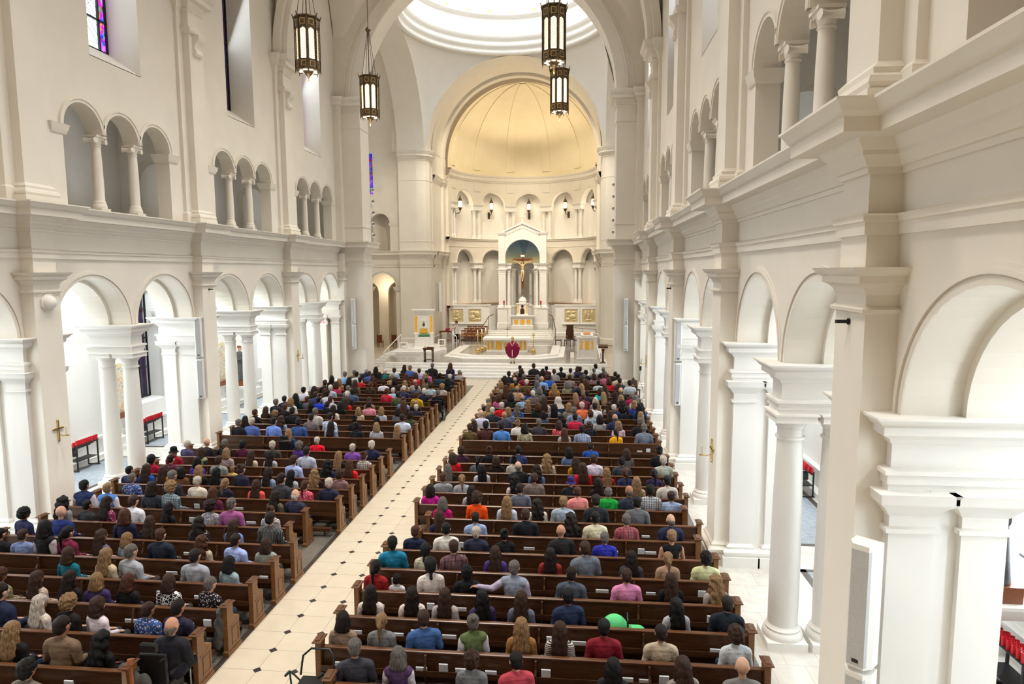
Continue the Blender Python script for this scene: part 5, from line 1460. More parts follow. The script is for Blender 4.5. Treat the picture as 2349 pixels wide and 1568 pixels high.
# ================================================================== PEWS
PY, PP = 8.9618, .95
RN = ['front-most']+['first', 'second', 'third', 'fourth', 'fifth', 'sixth', 'seventh', 'eighth', 'ninth', 'tenth', 'eleventh', 'twelfth', 'thirteenth', 'fourteenth', 'fifteenth', 'sixteenth', 'seventeenth']
def row_name(i, s): # rows counted from the bottom of the photo, rear block then front block
    if i < 14: return '%s %s rear row' % (RN[i+1] if i >= 0 else 'lowest', 'right' if s > 0 else 'left')
    return '%s %s front row' % (RN[i-14], 'right' if s > 0 else 'left')
def pew_mesh(length, side):
    # local: x from 0 to length, y=0 at the back plane, facing +y
    L = length; P = {}
    b = MB().box(.05, L-.05, -.028, .012, .30, .81); b.box(.05, L-.05, -.034, -.02, .30, .335); P['backrest'] = b.mesh('backrest', M['pew'])
    t = MB(); t.prism([(-.045, .80), (-.052, .815), (-.052, .832), (-.035, .842), (.02, .842), (.032, .83), (.032, .81), (.02, .80)], .05, L-.05, 'x'); P['top_rail'] = t.mesh('top_rail', M['pew_cap'])
    s = MB(); s.prism([(.0, .40), (.0, .44), (.42, .455), (.45, .44), (.45, .41), (.42, .40)], .05, L-.05, 'x'); P['seat'] = s.mesh('seat', M['pew'])
    r = MB(); r.box(.05, L-.05, -.135, -.03, .485, .50); r.box(.05, L-.05, -.142, -.128, .47, .565); P['book_rack'] = r.mesh('book_rack', M['pew'])
    k = MB(); k.box(.12, L-.12, -.40, -.26, .15, .20); k.box(.12, L-.12, -.39, -.27, .20, .225)
    for x in (.3, L/2, L-.3): k.box(x-.02, x+.02, -.36, -.03, .10, .15); k.box(x-.02, x+.02, -.36, -.32, 0, .12)
    P['kneeler'] = k.mesh('kneeler', M['pew'])
    d = []
    n = 3 if L > 6 else 2
    for j in range(1, n+1): d.append(L*j/(n+1))
    dm = MB().prism([(-.03, .30), (-.15, .46), (-.15, .58), (-.10, .66), (-.085, .79), (-.03, .80)], -.018, .018, 'x'); dm.prism([(-.028, 0), (-.028, .31), (.30, .41), (.30, .36), (.12, 0)], -.018, .018, 'x'); P['divider'] = dm.mesh('divider', M['pew'])
    e = MB(); pf = [(-.30, 0), (-.30, .10), (-.27, .12), (-.26, .80), (-.13, .90), (-.13, .92), (.09, .92), (.10, .86), (.085, .78), (.10, .70), (.15, .63), (.22, .595), (.28, .60), (.315, .575), (.315, .53), (.30, .50), (.30, .12), (.33, .10), (.33, 0)]
    pf = [(-.14, 0), (-.14, .08), (-.115, .10), (-.105, .90), (-.12, .925), (.10, .925), (.105, .87), (.09, .80), (.105, .72), (.15, .645), (.22, .605), (.27, .61), (.305, .585), (.31, .54), (.295, .50), (.30, .12), (.33, .08), (.33, 0)]
    e.prism(pf, -.045, .045, 'x')
    for sx in (-1, 1):
        x0, x1 = sorted((sx*.045, sx*.054))
        e.box(x0, x1, .03, .26, .14, .165); e.box(x0, x1, .03, .26, .44, .465); e.box(x0, x1, .03, .05, .14, .465); e.box(x0, x1, .24, .26, .14, .465)
        e.prism([(-.02, .50), (-.02, .52), (.10, .52), (.24, .575), (.25, .555), (.11, .50)], x0, x1, 'x'); e.box(x0, sx*.062 if sx > 0 else x1, -.14, .33, 0, .07) if sx > 0 else e.box(-.062, x1, -.14, .33, 0, .07)
    P['end_panel'] = e.mesh('end_panel', M['pew_end'])
    c = MB(); c.block(-.05, .05, -.13, .11, [(0, .925), (.02, .935), (.03, .945), (.03, .955), (.015, .965), (-.008, .97), (-.015, .985), (-.03, .985)]); P['end_cap'] = c.mesh('end_cap', M['pew_cap'])
    return P, d
pews = {}
proto = {}
def row_span(i):
    a = 1.065 if i not in (0, 6, 7, 22, 23, 30, 31) else 1.6
    o = 8.204 if i not in (6, 8) else 8.0
    if i >= 28: o = 7.7
    if i >= 30: o = 7.45
    return a, o
ROWS = [i for i in range(-1, 32) if i != 14]
for i in ROWS:
    for s in (-1, 1):
        a, o = row_span(i); L = round(o-a, 3)
        if L not in proto: proto[L] = pew_mesh(L, s)
        P, d = proto[L]
        r = thing('pew', (a if s > 0 else -o, PY+PP*i, 0), 'long dark oak pew, '+row_name(i, s)+' from the camera', 'pew', 'rows of dark oak pews')
        for nm in ('backrest', 'top_rail', 'seat', 'book_rack', 'kneeler'):
            if nm != 'kneeler' or i > -1: link(nm, P[nm], r)
        for x in d: link('divider', P['divider'], r, (x, 0, 0))
        for x in (0, L): q = link('end_panel', P['end_panel'], r, (x, 0, 0)); link('end_cap', P['end_cap'], q)
        pews[s, i] = r
# ================================================================== CONGREGATION
recs = []
cnt = {}
for ln in PEOPLE.split('\n'):
    t = ln.split(); s = 1 if t[0] == 'R' else -1; i = int(t[1]); x = float(t[2]); z = float(t[3])
    fl_ = {'child': '!', 'big': '+'}.get(t[8], '') if len(t) > 8 else ''
    if s < 0 and i == 0 and z < .6: continue
    hs_ = 's' if t[4] == 'b' and t[5] in 'kdn' else t[4]; a, o = row_span(i); x = max(a+.30, min(o-.33, x))
    recs.append([s, i, x, z, hs_, t[5], t[6], t[7], fl_])
recs.sort(key=lambda r: (r[1], -r[0], r[2]))
# keep neighbours apart
byrow = {}
for r_ in recs: byrow.setdefault((r_[0], r_[1]), []).append(r_)
for l in byrow.values():
    for it in range(40):
        for a, b in zip(l, l[1:]):
            mn = .42 if '!' in (a[8], b[8]) else .54
            if b[2]-a[2] < mn: dd = mn-(b[2]-a[2]); a[2] -= dd/2; b[2] += dd/2
        a, o = row_span(l[0][1])
        for q in l: q[2] = max(a+.28, min(o-.28, q[2]))
R_ = random.Random(11); individuals = recs[:300]; rest = recs[300:]
ORDN = ['first', 'second', 'third', 'fourth', 'fifth', 'sixth', 'seventh', 'eighth', 'ninth', 'tenth', 'eleventh', 'twelfth']
ARMOUT = {(1, 3, 4.08)}
def place(rec, r):
    s, i, x, z, hs, hc, ts, col, f = rec
    j = byrow[s, i].index(rec)
    who = 'child' if f == '!' else 'person'
    lab = '%s, %s, %s %s, %s from aisle, %s' % (who, HNAME[hs] % HCOL.get(hc, ('grey', ''))[0] if '%s' in HNAME[hs] else HNAME[hs], cname(col), TNAME[ts], ORDN[j], row_name(i, s))
    if len(lab.split()) > 16: lab = lab.replace('wavy ', '').replace('hooded top', 'hoodie')
    if len(lab.split()) > 16: lab = lab.replace('tight ', '').replace(', dark ', ', ')
    if len(lab.split()) > 16: lab = lab.replace(' hair in a bun', ' bun')
    if len(lab.split()) > 16: lab = lab.replace('dark ', '')
    sc = max(.90, min(1.06, z/1.17)) if f != '!' else 1.0
    pose = 'a' if any(s == q[0] and i == q[1] and abs(x-q[2]) < .05 for q in ARMOUT) else None
    o = make_person((s*x, PY+PP*i+.265, 0 if f != '!' else .16), hs, hc, ts, col, r, lab, 'seated congregation', sc, f == '!', f == '+', r.uniform(-.22, .22)+(.10*s), pose)
    return o
for rec in individuals: place(rec, R_)
# the farthest rows: one merged crowd
def lowpoly(me, ratio):
    o = bpy.data.objects.new('tmp', me); COL.objects.link(o); d = o.modifiers.new('d', 'DECIMATE'); d.ratio = ratio
    out = bpy.data.meshes.new_from_object(o.evaluated_get(bpy.context.evaluated_depsgraph_get())); bpy.data.objects.remove(o); return out
def crowd():
    import numpy as np
    m, nt, b = newmat('crowd_clothes_hair_and_skin', (.5, .5, .5, 1), .75, 0, .25); at = N(nt, 'ShaderNodeAttribute'); at.attribute_name = 'Col'; nt.links.new(at.outputs['Color'], b.inputs['Base Color'])
    cache = {}
    V = []; F = []; Cc = []; n0 = 0; r = random.Random(5); before = set(bpy.data.objects)
    for rec in rest:
        o = place(rec, r)
        M0 = Matrix.LocRotScale(o.location, o.rotation_euler, o.scale)
        for q in [o]+list(o.children):
            if q.name.startswith('shoes'): continue
            me = q.data
            if me.name not in cache:
                lp = lowpoly(me, .3); lp.calc_loop_triangles(); v = np.array([tuple(v.co) for v in lp.vertices]); f = np.array([tuple(t.vertices) for t in lp.loop_triangles]); cache[me.name] = (v, f)
            v, f = cache[me.name]; Mx = np.array(M0); w = v@Mx[:3, :3].T+Mx[:3, 3]
            V.append(w); F.append(f+n0); n0 += len(v); Cc.append(np.tile(np.array(q.color), (len(v), 1)))
    for o in set(bpy.data.objects)-before: bpy.data.objects.remove(o)
    V = np.concatenate(V); F = np.concatenate(F); Cc = np.concatenate(Cc)
    me = bpy.data.meshes.new('seated_congregation_front'); me.from_pydata(V.tolist(), [], F.tolist())
    ca = me.color_attributes.new('Col', 'FLOAT_COLOR', 'POINT'); ca.data.foreach_set('color', Cc.astype('f').ravel()); me.polygons.foreach_set('use_smooth', [True]*len(me.polygons)); me.materials.append(m)
    o = bpy.data.objects.new('person', me); COL.objects.link(o)
    tag(o, 'many small distant seated people filling the pew rows nearest the sanctuary', 'people', 'seated congregation', 'stuff')
if rest: crowd()
# hymnals in the racks
def booklet():
    t = MB().box(-.075, .075, -.012, -.002, 0, .19); t.prism([(-.075, -.0), (.07, -.0), (.075, -.03), (-.07, -.03)], .005, .195, 'z'); return t.mesh('booklet', M['paper'])
m, nt, b = newmat('printed_paper', (.62, .68, .74, 1), .7)
tc = N(nt, 'ShaderNodeTexCoord'); w = N(nt, 'ShaderNodeTexBrick'); w.inputs['Scale'].default_value = 22; nt.links.new(tc.outputs['Object'], w.inputs['Vector']); w.inputs['Color1'].default_value = (.62, .68, .74, 1); w.inputs['Color2'].default_value = (.72, .74, .76, 1); w.inputs['Mortar'].default_value = (.35, .40, .46, 1); nt.links.new(w.outputs['Color'], b.inputs['Base Color']); M['paper'] = m
bk = booklet()
HY = '0:-2.55 1:1.45 1:2.79 1:3.15 1:3.47 1:3.92 1:4.80 1:6.04 1:6.35 1:6.64 2:-2.88 2:-1.76 2:-1.4 2:1.36 2:2.15 2:2.45 2:3.06 2:3.63 2:4.84 2:5.32 2:7.62 3:-2.94 3:-2.11 3:1.52 3:2.52 3:3.08 3:5.31 3:7.73 4:-3.32 4:-1.27 4:1.56 4:5.79 4:6.75 4:7.74 5:-3.52 5:7.78 6:2.59 6:4.19 6:6.13 6:6.74 6:6.95 6:7.6 7:-4.60 7:-3.01 7:6.94 8:-5.04 8:-3.85 15:7.5 15:7.8'
seenb = {}
for j, q in enumerate(HY.split()):
    i, x = q.split(':'); i = int(i); x = float(x); s = 1 if x > 0 else -1
    k = seenb.get((i, s), 0); seenb[i, s] = k+1
    o = bpy.data.objects.new('booklet', bk); COL.objects.link(o); o.location = (x, PY+PP*i-.085, .502); o.rotation_euler = (radians(4), 0, 0); o.scale = ((1, 1, .95), (1.7, 1, .62), (1.25, 1, .55))[j % 3]
    tag(o, 'pale printed booklet in pew rack, %s from aisle, %s' % (ORDN[k], row_name(i, s)), 'booklet', 'booklets in the pew racks')
# ================================================================== LANTERNS
M['dull_gold'] = newmat('dull_gilding', (.42, .29, .11, 1), .45, .8)[0]
def octa(r): return [(r*cos(pi/8+i*pi/4), r*sin(pi/8+i*pi/4)) for i in range(8)]
def lantern(root):
    R = .40; O = octa(R)
    t = MB()
    for i in range(8):
        a, b = Vector(O[i]), Vector(O[(i+1) % 8]); e = (b-a); w = e.length; e.normalize(); nrm = Vector((e.y, -e.x))
        fn = lambda s, z, d, a=a, e=e, nrm=nrm: tuple((a+e*s+nrm*d).to_tuple())+(z,)
        t.arcwall(fn, [(0, .42), (w/2-.1, .42)]+[(w/2-.1, .42)]+arc(w/2, .1, 1.38, 10)+[(w/2+.1, .42), (w, .42)], 1.52, -.012, .012)
    t.build('lattice_panels', 'bronze', root)
    t = MB()
    for i in range(8):
        a, b = Vector(O[i]), Vector(O[(i+1) % 8]); e = (b-a); w = e.length; e.normalize(); nrm = Vector((e.y, -e.x)); P = lambda s, z, d: tuple((a+e*s+nrm*d).to_tuple())+(z,)
        for z in [.44+.055*j for j in range(19)]:
            for (s0, z0), (s1, z1) in (((w/2-.1, z), (w/2+.1, z+.12)), ((w/2-.1, z+.12), (w/2+.1, z))): t.tube([P(s0, z0, .0), P(s1, z1, .0)], .007, 3)
    t.build('lattice', 'bronze', root)
    MB().prism(octa(R-.03), .40, 1.5).build('glass', 'glow', root)
    MB().prism(octa(R+.02), 1.5, 1.85).build('upper_band', 'bronze', root); MB().prism(octa(R+.02), .10, .42).build('lower_band', 'bronze', root)
    t = MB(); q = MB()
    for i in range(8):
        a, b = Vector(octa(R+.02)[i]), Vector(octa(R+.02)[(i+1) % 8]); mid = (a+b)/2; nrm = mid.normalized(); e = (b-a).normalized()
        for z0, z1 in ((1.55, 1.80), (.14, .36)):
            q = MB()
            for sz, dp, mm in ((.095, .012, t), (.068, .02, q)):
                zc = (z0+z1)/2; hh = (z1-z0)/2*(sz/.11)
                c4 = [mid+e*sz+nrm*dp, mid-e*sz+nrm*dp]; c5 = [mid+e*sz-nrm*.01, mid-e*sz-nrm*.01]
                mm.prism([tuple(c5[1]), tuple(c4[1]), tuple(c4[0]), tuple(c5[0])], zc-hh, zc+hh)
            q.build('inset_panel', 'bronze', root)
    t.build('gilt_frames', M['dull_gold'], root)
    MB().prism(octa(R+.06), 1.85, 1.90).build('cornice', 'bronze', root); MB().prism(octa(R+.04), .06, .10).build('lower_rim', 'bronze', root)
    t = MB()
    for x, y in octa(R+.035):
        t.tube([(x, y, .02), (x, y, 1.75), (x*1.12, y*1.12, 1.95), (x*1.2, y*1.2, 2.0)], [.016, .016, .02, .005], 6); t.tube([(x, y, .06), (x, y, -.06)], [.022, .004], 6)
    t.build('corner_rod', 'bronze', root)
    MB().lathe([(.10, .1), (.17, .08), (.17, .02), (.12, -.05), (.05, -.1), (.03, -.16), (.001, -.18)], n=16).build('lower_boss', 'bronze', root, True)
    MB().lathe([(.015, -.16), (.03, -.19), (.012, -.23), (.04, -.27), (.001, -.34)], n=12).build('finial', 'gold', root, True)
    t = MB()
    for i in range(8): a = i*pi/4; t.lathe([(.001, .055), (.075, .055), (.075, .065)], (.27*cos(a), .27*sin(a), 0), 12)
    t.build('downlight', 'glow', root)
    t = MB()
    for i in range(4): a = pi/4+i*pi/2; t.tube([(.36*cos(a), .36*sin(a), 1.88), (.04*cos(a), .04*sin(a), 3.95)], .012, 5)
    t.build('hanging_rods', 'bronze', root)
    MB().lathe([(.022, 1.88), (.022, 3.9), (.10, 3.92), (.13, 3.98), (.10, 4.04), (.04, 4.1), (.018, 4.15), (.018, 10.9)], n=12).build('stem', 'bronze', root, True)
LP = [(1, 23.78, 'right', 'nearer'), (-1, 23.78, 'left', 'nearer'), (1, 30.95, 'right', 'farther'), (-1, 30.95, 'left', 'farther')]
l0 = None
for s, y, sn, dn in LP:
    lb = 'octagonal bronze lantern with glowing panes hanging high, %s one on the %s' % (dn, sn)
    if l0 is None: l0 = thing('hanging_lantern', (s*4.42, y, 14.08), lb, 'lantern', 'hanging bronze lanterns'); lantern(l0)
    else: dup(l0, (s*4.42, y, 14.08), 0, lb)
    point((s*4.42, y, 13.6), L_LANT, WARM2, .3, 'lantern_light')
# apse wall sconces
s0 = None
SN = ['leftmost', 'second from left', 'middle', 'second from right', 'rightmost']
for i in range(-2, 3):
    a = i*STEP/AR; c = fa(i*STEP, 12.95, .45); lb = 'lit bronze wall lantern in an upper apse niche, %s of five' % SN[i+2]
    if s0 is None:
        s0 = thing('wall_sconce', c, lb, 'wall lamp', 'lanterns in the apse niches', -a)
        MB().lathe([(.17, .25), (.19, .27), (.2, .3)], n=12).build('lower_rim', 'bronze', s0, True)
        MB().lathe([(.001, -.12), (.03, -.1), (.05, -.02), (.12, .1), (.18, .25)], n=14).build('lower_cup', 'bronze', s0, True)
        MB().lathe([(.16, .26), (.17, .4), (.17, .85), (.15, .93), (.001, .94)], n=16).build('glass', 'glow', s0, True)
        t = MB()
        for k in range(8): q = k*pi/4; t.tube([(.18*cos(q), .18*sin(q), .26), (.18*cos(q), .18*sin(q), .92)], .012, 5)
        t.build('cage', 'bronze', s0); MB().lathe([(.2, .9), (.2, .94), (.17, 1.05), (.1, 1.2), (.05, 1.28), (.03, 1.35), (.05, 1.4), (.001, 1.5)], n=14).build('dome_cap', 'bronze', s0, True)
        MB().tube([(0, 0, -.1), (0, .1, -.22), (0, .45, -.3), (0, .7, -.3)], .035, 8).build('arm', 'bronze', s0, True); MB().box(-.12, .12, .64, .7, -.6, .05).build('wall_plate', 'bronze', s0)
    else: dup(s0, c, -a, lb)
    cc = fa(i*STEP, 13.5, .15); point(cc, L_SCON, WARM2, .12, 'sconce_light')
# dome lamps ring
d0 = None
for i in range(24):
    dl = 'small round uplight on the dome ledge, %s side, %s from the %s' % (('far', ORDN[i % 12], 'right') if i < 12 else ('near', ORDN[i % 12], 'left'))
    a = 2*pi*i/24; c = (6.9*cos(a), 47.8+6.9*sin(a), 27.36)
    if d0 is None:
        d0 = thing('dome_lamp', c, dl, 'lamp', 'uplights on the dome ledge'); MB().lathe([(.001, 0), (.12, 0), (.14, .1), (.14, .22)], n=14).build('housing', 'gold', d0, True); MB().lathe([(.13, .2), (.001, .23)], n=14).build('lens', 'glow', d0)
    else: dup(d0, c, 0, dl)
# ================================================================== FITTINGS
def speaker_thing(loc, rz, lb, n=2, w=.24, h=1.48):
    r = thing('line_speaker', loc, lb, 'loudspeaker', 'tall pale column loudspeakers', rz)
    for k in range(n):
        z1 = -k*(h+.06); t = MB().prism([(-w/2, 0), (w/2, 0), (w/2, -.16), (w*.3, -.27), (-w*.3, -.27), (-w/2, -.16)], z1-h, z1); c = t.build('cabinet', 'white_paint', r)
        g = MB().prism([(-w*.47, -.15), (w*.47, -.15), (w*.31, -.278), (-w*.31, -.278)], z1-h+.03, z1-.06); g.build('grille', 'speaker', c)
        MB().box(-.035, .035, -.284, -.276, z1-h+.07, z1-h+.11).build('badge', 'black', c)
    return r
speaker_thing((8.66, CK(0)-.62, 3.85), 0, 'tall pale column loudspeaker on the nearest right pilaster', 2, .30, 1.47).rotation_euler = (0, 0, -.75)
speaker_thing((8.74, CK(2)-.45, 5.32), 0, 'pair of tall pale column loudspeakers stacked on a right nave pilaster')
speaker_thing((-8.74, CK(2)-.50, 5.32), 0, 'pair of tall pale column loudspeakers stacked on a left nave pilaster').rotation_euler = (0, 0, .35)
speaker_thing((8.08, 38.5, 5.36), 0, 'stacked column loudspeakers on the right crossing pier', 2, .24)
speaker_thing((-8.12, 38.5, 5.36), 0, 'stacked column loudspeakers on the left crossing pier', 2, .24)
speaker_thing((-6.8, 57.9, 6.0), -pi/2+.5, 'tall pale column loudspeaker on chancel wall above the bishop chair', 1, .3, 2.6)
r = thing('dome_speaker', (-WP+.01, CK(1)-.02, 6.2), 'cream half-round dome speaker on octagonal plate, nearest left pilaster', 'loudspeaker')
o = MB().prism([(.24*cos(pi/8+i*pi/4), .24*sin(pi/8+i*pi/4)) for i in range(8)], -.01, .04).build('plate', 'plaster', r); o.rotation_euler = (0, pi/2, 0)
o = MB().lathe([(.19, .04), (.18, .1), (.14, .16), (.08, .2), (.001, .215)], n=20).build('dome', 'plaster2', r, True); o.rotation_euler = (0, pi/2, 0)
def cross_bracket(loc, rz, lb):
    r = thing('consecration_cross', loc, lb, 'wall cross', 'brass crosses with candle arms on the pilasters', rz)   # wall at local y=0, projects -y
    t = MB().box(-.018, .018, -.04, 0, -.26, .26); t.box(-.15, .15, -.04, 0, .04, .075)
    for x, z in ((0, .27), (0, -.27), (-.16, .057), (.16, .057)): t.ball((x, -.02, z), (.035, .02, .035), 8, 6)
    t.build('cross', 'gold', r, True); MB().tube([(0, -.02, -.1), (0, -.15, -.14), (0, -.26, -.13)], .012, 6).build('arm', 'gold', r, True)
    MB().lathe([(.05, -.13), (.06, -.11), (.02, -.10)], (0, -.26, 0), 12).build('dish', 'gold', r, True); MB().lathe([(.03, -.10), (.03, .12), (.001, .12)], (0, -.26, 0), 12).build('candle', 'wax', r, True)
for s, k, z, nm in ((-1, 1, 2.78, 'nearest left'), (1, 1, 2.62, 'second right'), (-1, 3, 2.82, 'farthest left'), (1, 3, 2.7, 'farthest right')):
    cross_bracket((s*WP, CK(k)-.0, z), s*-pi/2, 'brass cross with candle arm on the %s nave pilaster' % nm)
for s, k, nm in ((1, 0, 'nearest right'), (-1, 2, 'middle left'), (1, 2, 'third right')):
    r = thing('wall_camera', (s*WP, CK(k), 6.33), 'small black camera high on the %s nave pilaster' % nm, 'camera', 'small black wall cameras'); x0, x1 = sorted((0, -s*.16)); MB().box(x0, x1, -.025, .025, -.02, .02).build('body', 'black', r); MB().lathe([(.04, 0), (.04, .02)], n=10).build('mount', 'black', r).rotation_euler = (0, -s*pi/2, 0)
# votive stands
def votive(loc, s, lb):
    r = thing('votive_stand', loc, lb, 'candle stand', 'black iron votive candle stands')
    t = MB()
    for y in (-.5, .5):
        t.box(-.22, -.18, y-.02, y+.02, 0, .95); t.box(.18, .22, y-.02, y+.02, 0, .80); t.box(-.24, .24, y-.025, y+.025, 0, .03)
    t.box(-.2, .2, -.5, .5, .35, .37); t.build('frame', 'black', r)
    t = MB()
    for j in range(4): x = -.2+.12*j; t.box(x-.05, x+.05, -.55, .55, .93-.07*j, .95-.07*j)
    t.build('shelf', 'black', r); MB().box(-.1, .05, -.5, -.35, .55, .78).build('coin_box', 'black', r)
    for j in range(4):
        for i in range(9):
            q = bpy.data.objects.new('votive_candle', VG); COL.objects.link(q); sg = s
            x = (-.2+.12*j)*sg; q.location = (loc[0]+x, loc[1]-.48+.12*i, loc[2]+.95-.07*j)
            tag(q, 'red votive glass, %s tier, %s from the front, %s stand' % (('highest', 'second', 'third', 'lowest')[j], ORDN[i], lb[lb.index('in the')+7:].replace(',', '')), 'candle', 'votive candles, '+lb[lb.index('in the'):])
    if s < 0: r.scale = (-1, 1, 1)
    return r
VG = MB().lathe([(.001, 0), (.035, 0), (.042, .17), (.036, .17), (.03, .03)], n=8).mesh('votive_candle', M['redglass']); smooth_mesh(VG)
votive((-12.35, 21.4, .0), -1, 'black iron stand of red votive candles in the left aisle, nearer')
votive((-12.35, 25.2, .0), -1, 'black iron stand of red votive candles in the left aisle, farther')
votive((12.3, 20.9, .0), 1, 'black iron stand of red votive candles in the right aisle, farther')
votive((12.3, 10.7, .0), 1, 'black iron stand of red votive candles in the right aisle, nearer')
# framed arched pictures and statues on the aisle wall
m = noise_mat('painted_relief_scene', (.55, .30, .12, 1), (.25, .30, .38, 1), 5, .5, dist=1.5); m.node_tree.nodes['Color Ramp'].color_ramp.elements.new(.5).color = (.75, .66, .5, 1); M['picture'] = m
def station(y, lb):
    r = thing('arched_picture', (-12.78, y, 1.45), lb, 'picture', 'gilt-framed arched pictures in the left aisle')
    pg = lambda w, h: [(-w, 0), (w, 0)]+[(w*cos(pi*i/12), h+w*sin(pi*i/12)) for i in range(13)]
    MB().prism(pg(.62, 1.35), -.02, .08, 'x').build('frame', 'gilt', r); MB().prism([(a, b+.12) for a, b in pg(.5, 1.22)], .08, .10, 'x').build('painting', 'picture', r)
    MB().box(-.02, .16, -.7, .7, -.2, .02).build('ledge', 'cruc', r); t = MB().box(.02, .05, -.02, .02, 1.95, 2.35); t.box(.02, .05, -.1, .1, 2.18, 2.22); t.build('top_cross', 'bronze', r)
station(24.0, 'gilt-framed arched picture seen between the nearer pair of left columns'); station(31.6, 'gilt-framed arched picture seen between the farther pair of left columns')
M['robe'] = noise_mat('dark_robe', (.05, .05, .055, 1), (.09, .085, .08, 1), 6, .8); M['flesh'] = newmat('painted_flesh', (.55, .32, .2, 1), .6)[0]
def statue(loc, rz, lb):
    r = thing('statue', loc, lb, 'statue', 'painted saint statues', rz)
    rb = [MB().lathe([(.001, 0), (.26, 0), (.25, .1), (.2, .6), (.17, .95), (.2, 1.25), (.21, 1.4), (.12, 1.5), (.001, 1.52)], n=18, sx=1, sy=.8), capsule((-.2, 0, 1.36), .08, (-.26, -.05, 1.1), .075), capsule((-.26, -.05, 1.1), .07, (-.06, -.22, 1.15), .06), capsule((.2, 0, 1.36), .08, (.26, -.05, 1.1), .075), capsule((.26, -.05, 1.1), .07, (.06, -.22, 1.22), .06)]
    me = fuse(rb, .02, 'robe', .6); me.materials.append(M['robe']); link('robe', me, r)
    me = fuse([B_((0, -.02, 1.66), (.09, .1, .125)), B_((0, -.115, 1.64), (.015, .02, .03)), capsule((0, 0, 1.5), .05, (0, 0, 1.6), .05), B_((-.03, -.25, 1.17), (.04, .05, .03)), B_((.03, -.25, 1.23), (.04, .05, .03))], .012, 'head_and_hands', .7); me.materials.append(M['flesh']); link('head_and_hands', me, r)
    MB().tube([(.02, -.2, 1.15), (.05, -.24, .6), (.05, -.22, .35)], .012, 5).build('rope_belt', 'wax', r); MB().lathe([(.13, 0), (.14, .03), (.11, .1), (.001, .12)], (0, .0, 1.7), 14, sx=.75, sy=.85).build('hair', 'cruc', r, True)
    MB().box(-.3, .3, -.28, .28, -.28, 0).build('plinth', 'cruc', r); MB().block(-.34, .34, -.3, .34, [(0, -.55), (.05, -.45), (.1, -.34), (.1, -.28)]).build('bracket', 'plaster2', r)
statue((-12.3, 32.6, 1.35), pi/2, 'dark robed saint statue standing between the farther left columns'); statue((12.3, 11.35, 1.75), -pi/2, 'dark robed saint statue in the right aisle behind the nearest pier')
# exit sign
r = thing('exit_sign', (-9.68, 37.72, 3.98), 'small white exit sign with red letters on the left aisle end wall', 'sign')
MB().box(-.2, .2, -.05, .05, -.11, .11).build('sign_panel', 'linen', r); cu = bpy.data.curves.new('letters', 'FONT'); cu.body = 'EXIT'; cu.size = .17; cu.align_x = 'CENTER'; cu.align_y = 'CENTER'; cu.extrude = .004
tmp = bpy.data.objects.new('letters', cu); COL.objects.link(tmp); me = bpy.data.meshes.new_from_object(tmp.evaluated_get(bpy.context.evaluated_depsgraph_get())); bpy.data.objects.remove(tmp); me.name = 'letters'
M['redlet'] = newmat('red_letters', (.7, .02, .03, 1), .5)[0]; set_emit(M['redlet'], (.8, .02, .03, 1), .6); me.materials.clear(); me.materials.append(M['redlet']); o = link('letters', me, r, (0, -.056, 0)); o.rotation_euler = (pi/2, 0, 0)
# stage lights on the crossing piers
t0 = None
for x, y, sx, nm in ((-12.25, 55.85, 1, 'left transept'), (8.25, 55.1, -1, 'right crossing')):
    for j, z in enumerate((14.0, 13.05, 12.1, 11.15, 10.2)):
        lb = 'small stage spotlight on the %s wall, %s from the top' % (nm, ORDN[j])
        if t0 is None:
            t0 = thing('stage_light', (x, y, z), lb, 'spotlight', 'stage spotlights on the walls'); o = MB().lathe([(.001, 0), (.1, 0), (.12, .3), (.17, .36)], n=14).build('housing', 'white_paint', t0, True); o.rotation_euler = (pi/2+.5, 0, .6); MB().tube([(0, 0, 0), (0, .35, .1)], .02, 6).build('bracket', 'black', t0)
        else: dup(t0, (x, y, z), 0 if sx > 0 else -.8, lb)
# ================================================================== SANCTUARY FURNITURE
# bishop's chair
r = thing('marble_throne', (-6.85, 51.2, 1.05), 'tall white marble throne with amber onyx strips and green cushion', 'throne', rz=.25)
t = MB().box(-.75, .75, .1, .5, 0, 2.45); t.block(-.7, .7, .12, .5, [(0, 2.4), (.03, 2.45), (.03, 2.6), (.12, 2.72), (.2, 2.8), (.22, 2.9), (.1, 2.92)])
for i in range(12): t.box(-.72+.12*i, -.67+.12*i, -.02, .1, 2.6, 2.68)
t.build('back_panel', 'stone', r)
for s in (-1, 1): MB().box(s*.6-.1, s*.6+.1, .04, .2, 1.08, 2.38).build('onyx_strip', 'onyx', r); MB().block(s*.6-.13, s*.6+.13, -.75, .2, [(.04, 0), (.04, .08), (0, .1), (0, 1.0), (.03, 1.04), (.03, 1.08)]).build('armrest', 'stone', r)
MB().box(-.3, .3, .06, .2, 1.02, 1.38).build('onyx_panel', 'onyx', r)
MB().box(-.47, .47, -.68, .2, 0, .80).build('seat_block', 'stone', r); MB().box(-.42, .42, -.62, .08, .80, .91).build('cushion', newmat('green_velvet', (.03, .16, .03, 1), .9)[0], r, bevel=.03)
t = MB().box(-.28, .28, .05, .12, 1.42, 2.2); t.build('inset_panel', 'linen', r)
